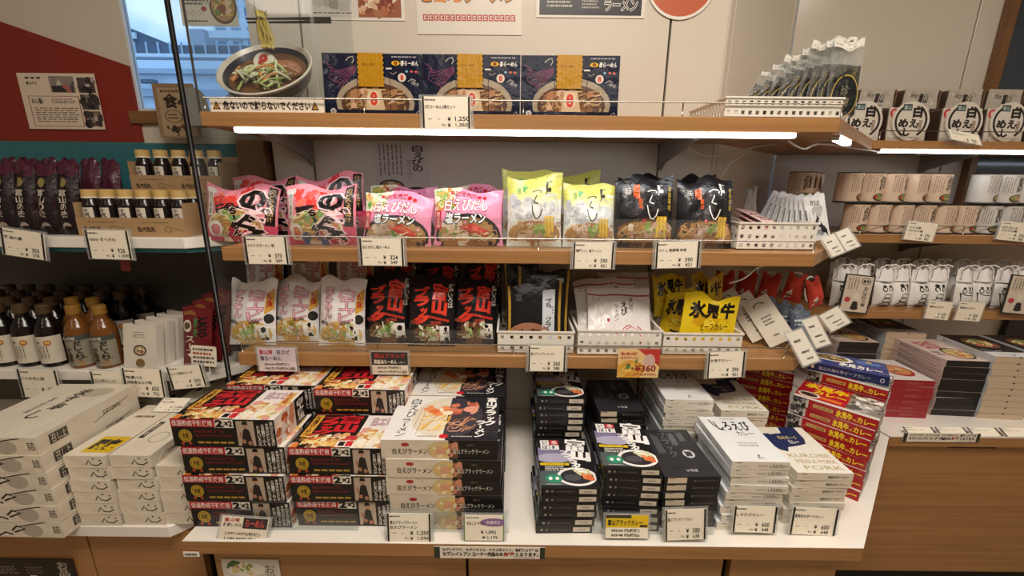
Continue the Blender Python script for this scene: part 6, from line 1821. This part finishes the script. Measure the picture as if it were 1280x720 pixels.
pcard(212, 457, 256, 485, YC - .002, ['とろろ昆布スープ'], '500', '540', 'price card reading 500 under the dark red pouches', roll=-6)

# ------------------------------------------------------------------ white boxes on the white counter
def brush(A, x, y, s, c='#2c2622'):
    A.line([(x, y + .10 * s), (x + .05 * s, y + .32 * s), (x + .12 * s, y + .20 * s), (x + .02 * s, y + .02 * s)], .022, c).line([(x + .05 * s, y + .28 * s), (x + .18 * s, y + .42 * s), (x + .30 * s, y + .50 * s)], .012, c).line([(x - .14 * s, y - .2 * s), (x - .06 * s, y + .02 * s), (x, y - .1 * s)], .020, c)
OW, OD, OH = .19, .24, .0395
F_ = Art(OW, OH, 391)
F_.rect(0, 0, 1, 1, '#dfd4c0', .2)
brush(F_, .42, .30, 1.35)
F_.ell(.66, .45, .12, .42, '#b3a999', 1).text('詰', .90, .3, .98, .8, '#4a4238', .0)
F_.line([(.08, .1), (.14, .35), (.2, .2), (.26, .32)], .014, '#3a322c')
T_ = Art(OW, OD, 392)
T_.rect(0, 0, 1, 1, '#e0d5c2', .2)
T_.text('ます寿し', .46, .30, .60, .88, '#4a4036', .02, 4, vert=True, jit=.3).ell(.70, .82, .2, .1, '#c0b4a0', 1).text('富山名産', .30, .4, .36, .7, '#6a5f52', 0, 4, vert=True)
R_ = Art(OD, OH, 393)
R_.rect(0, 0, 1, 1, '#cdc2b0', .2).rect(.10, .2, .26, .8, '#4a443c', 1).text('召し上', .115, .26, .245, .74, '#d9cfbf', 0, 4).line([(.5, .05), (.9, .55)], .006, '#3a342e').fine(.6, .2, .8, .5, 2, '#4a4238')
obx = carton('white_box', OW, OD, OH, {}, {'front': F_, 'top': T_, 'right': R_}, base='#dfd4c0', m='shiny')
q = on(82, 672, ZLT)
stack(obx, q.x - OW / 2, q.y, ZLT, 6, OH, 'film-wrapped white box with brush writing', 'in the large outer pile', 'box', 'film-wrapped white boxes on the white counter', seed=51, jit=.003, jr=1.0, drift=(-.002, .0005))
put(obx, (q.x - OW / 2 - .03, q.y + OD + .01, ZLT + .0005 + .12), (0, 0, R(2)), 'film-wrapped white box lying behind the large outer pile', 'box', scale=(1, .8, 2.6)) if False else None
SW, SD, SH = .0905, .215, .0292
F_ = Art(SW, SH, 394)
F_.rect(0, 0, 1, 1, '#e2d7c3', .2).line([(.04, .92), (.35, .55), (.5, .42)], .012, '#efe6d6').line([(.52, .28), (.60, .66), (.66, .30), (.80, .26), (.92, .50)], .026, '#2c2622').line([(.70, .76), (.74, .82)], .03, '#2c2622').line([(.86, .66), (.90, .72)], .03, '#2c2622')
T_ = Art(SW, SD, 395)
T_.rect(0, 0, 1, 1, '#e2d7c3', .2).rect(.08, .30, .22, .62, '#3a342e', 1).text('ます寿', .10, .34, .20, .58, '#d6cbb8', 0, 3, vert=True).ring(.6, .32, .22, .1, .12, '#a89c88').text('白えび', .56, .56, .80, .90, '#3a332c', .02, 4, vert=True, jit=.3)
R_ = Art(SD, SH, 396)
R_.rect(0, 0, 1, 1, '#cdc2b0', .2).line([(.12, .2), (.2, .5), (.28, .4), (.4, .85)], .006, '#3a342e').fine(.2, .2, .4, .4, 1, '#4a4238')
sbx = carton('white_box', SW, SD, SH, {}, {'front': F_, 'top': T_, 'right': R_}, base='#e0d5c2', m='shiny')
T2 = Art(SW, SD, 397)
T2.rect(0, 0, 1, 1, '#e2d7c3', .2).rect(.26, .06, .98, .34, '#d9b41c', 1).text('限定', .34, .12, .88, .28, '#2c2410', .06, 4).fine(.2, .7, .8, .78, 1, '#6a5f52')
sby = carton('white_box', SW, SD, SH, {}, {'front': F_, 'top': T2, 'right': R_}, base='#e0d5c2', m='shiny')
GO = 'small white boxes on the white counter'
q = on(128, 657, ZLT)
for i, (n_, dy, al) in enumerate(((6, .0, sby), (6, .004, None), (5, .008, None))):
    stack(sbx, q.x + i * .0935, q.y + dy, ZLT, n_, SH, 'small white box with curl mark', ['in the pile nearest the large boxes', 'in the middle pile', 'in the pile against the red cartons'][i], 'box', GO, seed=61 + i, jit=.003, jr=.8, alt=al)
for i in range(2):
    stack(sbx, q.x + .06 + i * .0985, q.y + .232, ZLT, 6, SH, 'small white box with brush writing', ['in the rear pile by the wall', 'in the rear pile by the cartons'][i], 'box', GO, seed=71 + i, jit=.003, jr=.8)
T4 = Art(OW, OD, 398)
T4.rect(0, 0, 1, 1, '#b9855c', .2).blobs(.1, .2, .95, .9, 16, ['#c9946a', '#a8744c', '#d3a57c'], .16, .8).line([(.1, .9), (.4, .94), (.7, .88), (.95, .94)], .02, '#3a2c22').rect(.1, .1, .3, .2, '#2c221a', 2)
obs = carton('white_box', OW, OD, OH, {}, {'front': F_, 'top': T4}, base='#dfd4c0', m='shiny')
stack(obx, q.x - .16, q.y + .265, ZLT, 5, OH, 'film-wrapped white box', 'in the shaded rear pile', 'box', 'film-wrapped white boxes on the white counter', seed=75, jit=.002, jr=.6, alt=obs)
c = on(150, 525, ZLT + .19)
pc = price_card((q.x + .035, q.y + .20, ZLT + 6 * .030 + .010), .07, .045, ['白えび寿し'], '1,200', '1,296', 'price card lying on top of the small white boxes', clips=False, tilt=-70, roll=0)
def p_dark(w_, h_):
    A = Art(w_, h_, 401)
    A.rect(0, 0, 1, 1, '#221813', .3)
    for i in range(3):
        A.fine(.1, .70 - .2 * i, .45, .86 - .2 * i, 4, '#8a7a6a', 1, .5).fine(.52, .70 - .2 * i, .70, .86 - .2 * i, 3, '#6a5c4e', 1, .5)
    A.text('お品書', .84, .5, .94, .95, '#b3a594', .02, 3, vert=True).rect(.55, .62, .62, .68, '#c9bfae', 3)
    return A
wall_poster(-40, 698, 108, 760, .806, p_dark, 'dark brown poster with pale writing below the white counter', 'poster', paper='#221813')

# ================================================================== BAY WITH THE CANS
# round rice cups
def cup_art(w_, h_):
    A = Art(w_, h_, 411)
    A.ell(.5, .5, .5, .5, '#d6cec2', .3, 32)
    A.ring(.5, .5, .44, .44, .14, '#2c2826', 1, 20, 115, 245).ring(.5, .5, .44, .44, .14, '#2c2826', 1, 20, -60, 60)
    A.text('白', .54, .60, .76, .86, '#1f1b19', .06, 4).text('え', .48, .34, .66, .54, '#1f1b19', .05, 4).text('び', .66, .30, .82, .46, '#1f1b19', .04, 4).text('め', .18, .34, .42, .54, '#1f1b19', .05, 4).text('し', .34, .12, .50, .30, '#1f1b19', .06, 4)
    A.rect(.24, .76, .48, .92, '#2c4a4c', 2).text('富山', .27, .79, .45, .89, '#b8c4be', .02, 4).rect(.72, .24, .80, .52, '#8a7460', 1.5).text('炊込', .73, .26, .79, .5, '#e3d8c8', 0, 4, vert=True)
    return A
CW = .122
cupm = MB().box(-CW / 2, CW / 2, .012, .085, 0, .098, '#4a3a2e').mesh('rice_cup', 'card', bevel=.002)
plate = MB().box(-CW / 2, CW / 2, .0085, .0115, 0, .100, '#cfc6b8').mesh('face_plate', 'card')
disc = MB().lathe([(.057, 0), (.058, .002), (.057, .006)], 28, '#d6cec2', T=Matrix.Translation((.004, .008, .060)) @ Matrix.Rotation(PI / 2, 4, 'X')).mesh('round_label', 'card')
cprint = cup_art(.116, .116).mesh('label_print', 'card', frame((.004 - .058, .002, .060 - .058), (1, 0, 0), (0, 0, 1)), lift=.0001, base=.0003)
se = Art(.03, .03)
se.ell(.5, .5, .5, .5, '#b8383c', .3).text('極', .25, .25, .75, .75, '#efdcd4', .03)
seal = se.mesh('red_seal', 'card', frame((-CW / 2 + .002, .0083, .068), (1, 0, 0), (0, 0, 1)), lift=.0001, base=.0002)
cup = ('rice_cup', cupm, [('face_plate', plate, [('red_seal', seal)]), ('round_label', disc, [('label_print', cprint)])])
for i, px in enumerate((1080, 1139, 1206, 1262, 1318)):
    put(cup, (sx(px, 1.465, Z1 + .06), 1.465, Z1 + .0008), (R(-4), 0, R(2)), f'rice cup pack with round label, {ORDW[i]} from the slanting shelf', 'rice pack', 'round rice cup packs', scale=(1.08, 1, 1.06))
A = Art(.13, .07, 421)
A.rect(0, 0, 1, 1, '#b8aea0', .3).text('富山', .42, .30, .70, .80, '#2a2522', .04, 4, shear=.2).text('白えび', .18, .55, .38, .78, '#2a2522', .03, 4, rot=-8).fine(.3, .1, .7, .22, 1, '#5a5148').blobs(.05, .1, .95, .9, 14, ['#c6bdb0', '#a99f90'], .08, .8)
rtm = MB().box(-.062, .062, .012, .10, 0, .060, '#5a463a').box(.0625, .066, .002, .10, 0, .060, '#7a5c48').mesh('rice_tray', 'card')
rtf = MB().add([(-.066, .000, 0), (.050, .000, 0), (.062, .008, .066), (-.056, .008, .066), (-.066, .0018, 0), (.050, .0018, 0), (.062, .0098, .066), (-.056, .0098, .066)], [(0, 1, 2, 3), (7, 6, 5, 4), (3, 2, 6, 7), (1, 5, 6, 2), (4, 0, 3, 7)], '#b8aea0').mesh('front_flap', 'card')
rtp = A.mesh('flap_print', 'card', Matrix.Translation((-.056, -.0004, 0)) @ Matrix.Rotation(R(83), 4, 'X') @ Matrix.Scale(.87, 4), lift=.0001, base=.0003)
rtl = MB().lathe([(.030, 0), (.032, .002), (.028, .005)], 20, '#3a2a24', T=Matrix.Translation((0, .055, .0605)) @ Matrix.Diagonal((1.2, .9, 1, 1))).mesh('dark_lid', 'plastic')
rt = ('rice_tray', rtm, [('front_flap', rtf, [('flap_print', rtp)]), ('dark_lid', rtl)])
zq = Z1 + .118
rs = tag(obj('display_riser', MB().box(sx(1062, 1.58, zq), 2.6, 1.565, 1.70, Z1 + .0005, zq, '#4a3c32').mesh('display_riser', 'matte')), 'dark step riser behind the round rice cups', 'riser')
for i, px in enumerate((1098, 1153, 1208, 1258, 1310)):
    put(rt, (sx(px, 1.57, zq + .04), 1.57, zq + .001), (0, 0, R(1)), f'greyish rice tray with dark oval lid, {ORDW[i]} from the slanting shelf', 'rice pack', 'rice trays on the step')
# cans in two tiers
def can(name, base, lab, seed, pho):
    r_, h_ = .0375, .102
    body = MB().lathe([(r_ - .002, 0), (r_, .002), (r_, .004), (r_ - .001, .006), (r_ - .001, h_ - .006), (r_, h_ - .004), (r_, h_ - .001), (r_ - .003, h_ - .001), (r_ - .004, h_ - .004), (.001, h_ - .004)], 22, cols=['#3a3532'] * 3 + [base] * 2 + ['#2a2624'] * 3 + ['#8f8a82']).mesh(name, 'plastic')
    A = Art(.098, .088, seed)
    A.rect(0, 0, 1, 1, base, .2).text(lab, .56, .40, .68, .92, '#3a2a22', .04, 4, vert=True).rect(.72, .46, .80, .90, '#5a4034', 1).fine(.22, .3, .48, .9, 5, '#7a6654', vert=True, fill=.3).text('おでん', .2, .92, .8, .98, '#7a5c44', 0)
    A.ell(.62, .14, .20, .15, '#3a2e26', 2).ell(.62, .15, .16, .11, pho, 2.4).blobs(.5, .08, .74, .2, 8, ['#5c7a3c', '#b8442c', '#d9c08c', '#7a8c4c'], .05, 3).line([(.7, .25), (.82, .32)], .02, '#a83a2c', 3)
    lm = A.mesh('label', 'card', surf=lambda u, v, off: Vector((math.sin((u - .5) * 2.8) * (r_ - .0008 + off), -math.cos((u - .5) * 2.8) * (r_ - .0008 + off), .008 + v * .086)), cuts=(14, 1))
    return (name, body, [('label', lm)])
tan = can('food_can', '#d8bfa8', 'ぶり大根', 431, '#7a8c4c')
wht = can('food_can', '#cfccc6', 'ほたるいか', 432, '#b89a6c')
CS = .0755
x0 = sx(1069, 1.485, Z2 + .05)
GC = 'cans in two tiers'
for i in range(14):
    t = tan if i not in (6, 7, 8, 9, 10, 12) or i == 5 else wht
    if i in (8, 9, 10):
        t = wht
    put(t, (x0 + i * CS, 1.487, Z2 + .0005), (0, 0, R((-12, 10, 18, -6, 14, 0, -14, 8, 16, -8, 5, 0, 9, -4)[i])), f'{"tan" if t is tan else "white"} food can in the lower tier, {ORDW[i] if i < 12 else ["thirteenth", "fourteenth"][i - 12]} from the slanting shelf', 'can', GC)
for i in range(13):
    if i == 5:
        continue
    t = tan if i < 5 else wht
    put(t, (x0 - .042 + i * CS + (.012 if i > 5 else 0), 1.490, Z2 + .1035), (0, 0, R((20, -8, 6, 16, -10, 0, 14, -12, 8, 18, -6, 5, 10)[i])), f'{"tan" if t is tan else "white"} food can in the upper tier, {ORDW[i] if i < 12 else "thirteenth"} place from the slanting shelf', 'can', GC)
for i in range(3):
    x, y = 1.100 - .057 * i, 1.60 - .057 * i
    for k in range(2):
        put(tan, (x, y, Z2 + .0005 + .103 * k), (0, 0, R(-30)), f'shaded tan can on the slanting corner shelf, {ORDW[i]} from the bend, {["lower", "upper"][k]} tier', 'can', GC)
# drawstring gift bags
A = Art(.085, .10, 441)
A.rect(0, 0, 1, 1, '#eeebe5', .2)
for r_ in range(3):
    A.line([(.2 + .06 * r_, .10 + .15 * r_), (.35, .06 + .15 * r_), (.65, .06 + .15 * r_), (.8 - .06 * r_, .10 + .15 * r_)], .045, '#2a2826').line([(.22 + .06 * r_, .12 + .15 * r_), (.4, .2 + .15 * r_), (.6, .2 + .15 * r_), (.78 - .06 * r_, .12 + .15 * r_)], .03, '#2a2826')
A.ring(.36, .66, .12, .09, .4, '#2a2826').ring(.66, .68, .12, .09, .4, '#2a2826').ell(.36, .78, .10, .05, '#2a2826', 3).ell(.66, .80, .10, .05, '#2a2826', 3)
A2 = Art(.085, .10, 442)
A2.rect(0, 0, 1, 1, '#eeebe5', .2).line([(.1, .55), (.15, .28), (.3, .12), (.7, .12), (.85, .28), (.9, .55)], .035, '#2a2826').line([(.08, .55), (.35, .48), (.65, .48), (.92, .55)], .03, '#2a2826')
for x in (.25, .5, .75):
    A2.ring(x, .62, .09, .08, .35, '#2a2826').ell(x, .74, .06, .04, '#2a2826', 3)
def gift(seed, art):
    W_, H_, T_ = .085, .10, .06
    pr_ = bag('gift_bag', W_, H_, T_, art, '#eeebe5', seed, 'cloth', crumple=.7, nu=10, nv=10, cuts=(8, 6), seal=.02)
    g_ = MB().grid(lambda u, v: Vector(((u - .5) * W_ * (1 - .35 * v * math.sin(PI * u)), -.022 * math.sin(PI * u) * (1 - v * .9) + .006 * noise.noise(Vector((u * 7, v * 3, seed))), H_ * .93 + v * .045 + .008 * math.sin(u * 14 + seed) * v)), 10, 5, '#efece8')
    g_.grid(lambda u, v: Vector(((.5 - u) * W_ * (1 - .35 * v * math.sin(PI * u)), .022 * math.sin(PI * u) * (1 - v * .9), H_ * .93 + v * .045 + .008 * math.sin(u * 14 + seed) * v)), 10, 5, '#e8e5e0')
    cord = MB().tube([(-.034, -.012, .102), (-.030, -.010, .138), (-.012, -.012, .150), (.012, -.010, .148), (.030, -.008, .136), (.034, -.010, .102)], .0024, 6, '#ece9e4')
    cord.tube([(.0, .0, .146), (.02, -.016, .152), (.040, -.018, .146)], .0024, 6, '#ece9e4')
    pr_[2].append(('gathered_top', g_.mesh('gathered_top', 'cloth')))
    pr_[2].append(('drawstring', cord.mesh('drawstring', 'cloth')))
    return pr_
gb = [gift(3.3, A), gift(8.1, A), gift(5.5, A2)]
for i, px in enumerate((1051, 1076, 1104, 1126, 1148, 1171, 1203, 1228, 1252, 1277, 1300)):
    put(gb[2] if i > 5 else gb[i % 2], (sx(px, 1.49, Z3 + .05), 1.49 + .006 * (i % 2), Z3 + .001), (R(-4), 0, R((-6, 8, -4, 5, 3, -8, 6, -3, 4, -6, 2)[i])), f'drawstring gift bag with black doodle in front, {ORDW[i]} from the slanting shelf', 'gift bag', 'white drawstring bags', scale=(.80, .85, 1.04))
for i, px in enumerate((1046, 1070, 1095, 1120, 1145, 1170, 1195, 1220, 1245, 1270)):
    put(gb[i % 2], (sx(px, 1.60, Z3 + .1), 1.60, Z3 + .001), (0, 0, R((5, -6, 3)[i % 3])), f'white drawstring gift bag in the back row, {ORDW[i]} from the slanting shelf', 'gift bag', 'white drawstring bags', scale=(.78, .8, 1.08))
# signs and price cards
def framed(w_, h_):
    A = Art(w_, h_, 451)
    A.rect(0, 0, 1, 1, '#2a2622', .2).rect(.05, .03, .95, .97, '#cfc1ae', .6).ring(.72, .84, .16, .09, .15, '#3a302a').text('雷鳥', .62, .80, .82, .88, '#3a302a', .02).text('おにぎり小袋', .70, .18, .84, .70, '#3a302a', .02, 4, vert=True).fine(.12, .6, .5, .92, 4, '#6a5c50', vert=True, fill=.35)
    A.ell(.22, .34, .10, .07, '#b3383c', 2).rect(.40, .36, .60, .52, '#d9cfc0', 1.4).ell(.5, .26, .10, .05, '#2a2622', 2).ell(.5, .20, .12, .05, '#2a2622', 2).ell(.5, .13, .14, .05, '#2a2622', 2)
    return A
for (p0, q0, p1, q1, lb) in ((1052, 344, 1090, 391, 'black framed sign card before the white drawstring bags'), (1257, 345, 1296, 393, 'brown framed sign card at the far end before the drawstring bags')):
    a, b, c = at(p0, q0, 1.43), at(p1, q0, 1.43), at(p0, q1, 1.43)
    m_ = at((p0 + p1) / 2, (q0 + q1) / 2, 1.43)
    flat_sign('sign_card', m_, b.x - a.x, a.z - c.z, framed(b.x - a.x, a.z - c.z), lb, 'sign', tilt=-4, roll=5, paper='#2a2622', th=.003)
YD = 1.43
pcard(1132, 278, 1169, 301, YD, ['ぶり大根', 'やわらか煮'], '370', '400', 'price card under the tan cans', roll=5, edge='#8a9a6c', clips=False)
pcard(1248, 278, 1288, 301, YD, ['ほたるいか', 'やわらか煮'], '370', '400', 'price card under the white cans', roll=5, clips=False)
pcard(1158, 377, 1188, 399, YD, ['雷鳥おにぎり'], '650', '702', 'price card with green edge under the middle gift bags', roll=4, clips=False)
pcard(1196, 378, 1228, 401, YD - .004, ['雷鳥おにぎり'], '650', '702', 'price card under the gift bags nearest the far framed sign', roll=4, clips=False)
pcard(1186, 163, 1226, 180, YD, ['白えびめし'], '500', '540', 'price card before the round white rice cups', roll=10, tilt=-35, clips=False)

# boxes on the set-back counter
VW, VD, VH = .140, .205, .0215
def photo_top(W_, D_, seed, bg):
    A = Art(W_, D_, seed)
    A.rect(0, 0, 1, 1, bg, .2).text('白えび', .18, .52, .62, .86, '#b8424c', .03, 4, rot=8)
    A.bowl(.66, .32, .30, .24, '#2c2422', '#d9b878', ['#c98a5c', '#e3d4b0', '#7a8c4c', '#b8442c'])
    A.fine(.1, .2, .3, .4, 2, '#6a5c54')
    return A
L_ = Art(VD, VH, 461)
L_.rect(0, 0, 1, 1, '#cfb8b0', .2).text('富山白えびラーメン', .12, .35, .7, .68, '#5a4642', 0).fine(.74, .4, .92, .6, 1, '#6a5652')
vbx = carton('ramen_box', VW, VD, VH, {'left': '#cfb8b0', 'right': '#1a1716'}, {'top': photo_top(VW, VD, 462, '#d6bfb4'), 'left': L_}, base='#191615', m='card')
L2 = Art(VD, VH, 463)
L2.rect(0, 0, 1, 1, '#c3c8cd', .2).text('富山ブラックラーメン', .12, .35, .7, .68, '#5a6066', 0)
T2_ = Art(VW, VD, 464)
T2_.rect(0, 0, 1, 1, '#2a2524', .2).bowl(.5, .6, .40, .28, '#17130f', '#6a4a34', ['#c98a5c', '#e3d4b0', '#7a8c4c', '#b85c5c']).rect(0, 0, 1, .2, '#d6d6d4', 1).line([(.3, .12), (.5, .05), (.6, .14)], .02, '#2a2524', 3).line([(.1, .3), (.3, .22), (.5, .26)], .02, '#d6d6d4', 4)
F2 = Art(VW, VH, 465)
F2.rect(0, 0, 1, 1, '#c6b196', .2).ell(.55, .9, .03, .12, '#3a2c20', 2)
wbx = carton('ramen_box', VW, VD, VH, {'left': '#c3c8cd', 'front': '#c6b196', 'top': '#2a2524'}, {'top': T2_, 'left': L2, 'front': F2}, base='#cfd2d4', m='card')
T3 = Art(.13, .17, 466)
T3.rect(0, 0, 1, 1, '#d9d2cc', .2).ell(.55, .45, .34, .28, '#a8322c', 1).ell(.55, .47, .28, .22, '#c98a54', 1.4).blobs(.4, .35, .7, .6, 8, ['#e3c48c', '#7a4a2c', '#d9a07c'], .07, 2)
F3 = Art(.13, .022, 467)
F3.rect(0, 0, 1, 1, '#98242a', .2).text('白えびカレー', .35, .3, .75, .7, '#c98a84', 0)
rbx = carton('curry_box', .13, .17, .022, {'left': '#d9d2cc'}, {'top': T3, 'front': F3}, base='#98242a', m='card')
GV = 'boxes on the set-back counter'
def rpile(pr_, px, py, n_, H_, lab, where, seed, rz=0, **k):
    q_ = on(px, py, ZT)
    stack(pr_, q_.x, max(q_.y, 1.175), ZT, n_, H_, lab, where, 'box', GV, rz, seed=seed, **k)
rpile(rbx, 1131, 522, 6, .022, 'red curry box with white lid', 'in the pile nearest the slanting end', 81, -4, jit=.002)
rpile(vbx, 1190, 520, 9, VH, 'black fronted ramen box with pinkish side', 'in the front pile', 82, -4, jit=.002, drift=(.0006, .0))
rpile(wbx, 1249, 524, 10, .0215, 'tan fronted ramen box', 'in the front pile', 83, -4, jit=.002, drift=(.0, .0))
rpile(wbx, 1308, 524, 10, .0215, 'tan fronted ramen box', 'in the far end pile', 84, -4, jit=.002)
stack(vbx, 1.270, 1.445, ZT, 9, VH, 'black fronted ramen box with pinkish side', 'in the rear pile', 'box', GV, -4, seed=85, jit=.003)
stack(wbx, 1.480, 1.49, ZT, 10, VH, 'white wrapped ramen box', 'in the rear pile', 'box', GV, -5, seed=86, jit=.002)
for i in range(5):
    a = on(1130 + 38 * i, 529, ZT + .006)
    price_card((a.x, 1.170, ZT + .010), .092, .03, ['白えびラーメン'], None, None, f'flat white card on the set-back counter edge, {ORDW[i]} from the slanting end', clips=True, tilt=-62, sleeve=False)
# dark rounded chair-back shape on the far wall
c = at(1284, 432, 1.70)
me = MB().prism([(.085 * math.cos(R(t)), .09 * math.sin(R(t))) for t in range(0, 181, 12)] + [(-.085, -.18), (.085, -.18)], 0, .02, '#1a1513', Matrix(((1, 0, 0, 0), (0, 0, -1, 0), (0, 1, 0, 0), (0, 0, 0, 1)))).mesh('arched_board', 'plastic')
o = tag(obj('arched_board', me, None, (c.x, 1.74, ZT + .185)), 'dark arched board standing at the far end of the set-back counter', 'board')
bpy.data.objects.remove(_to)
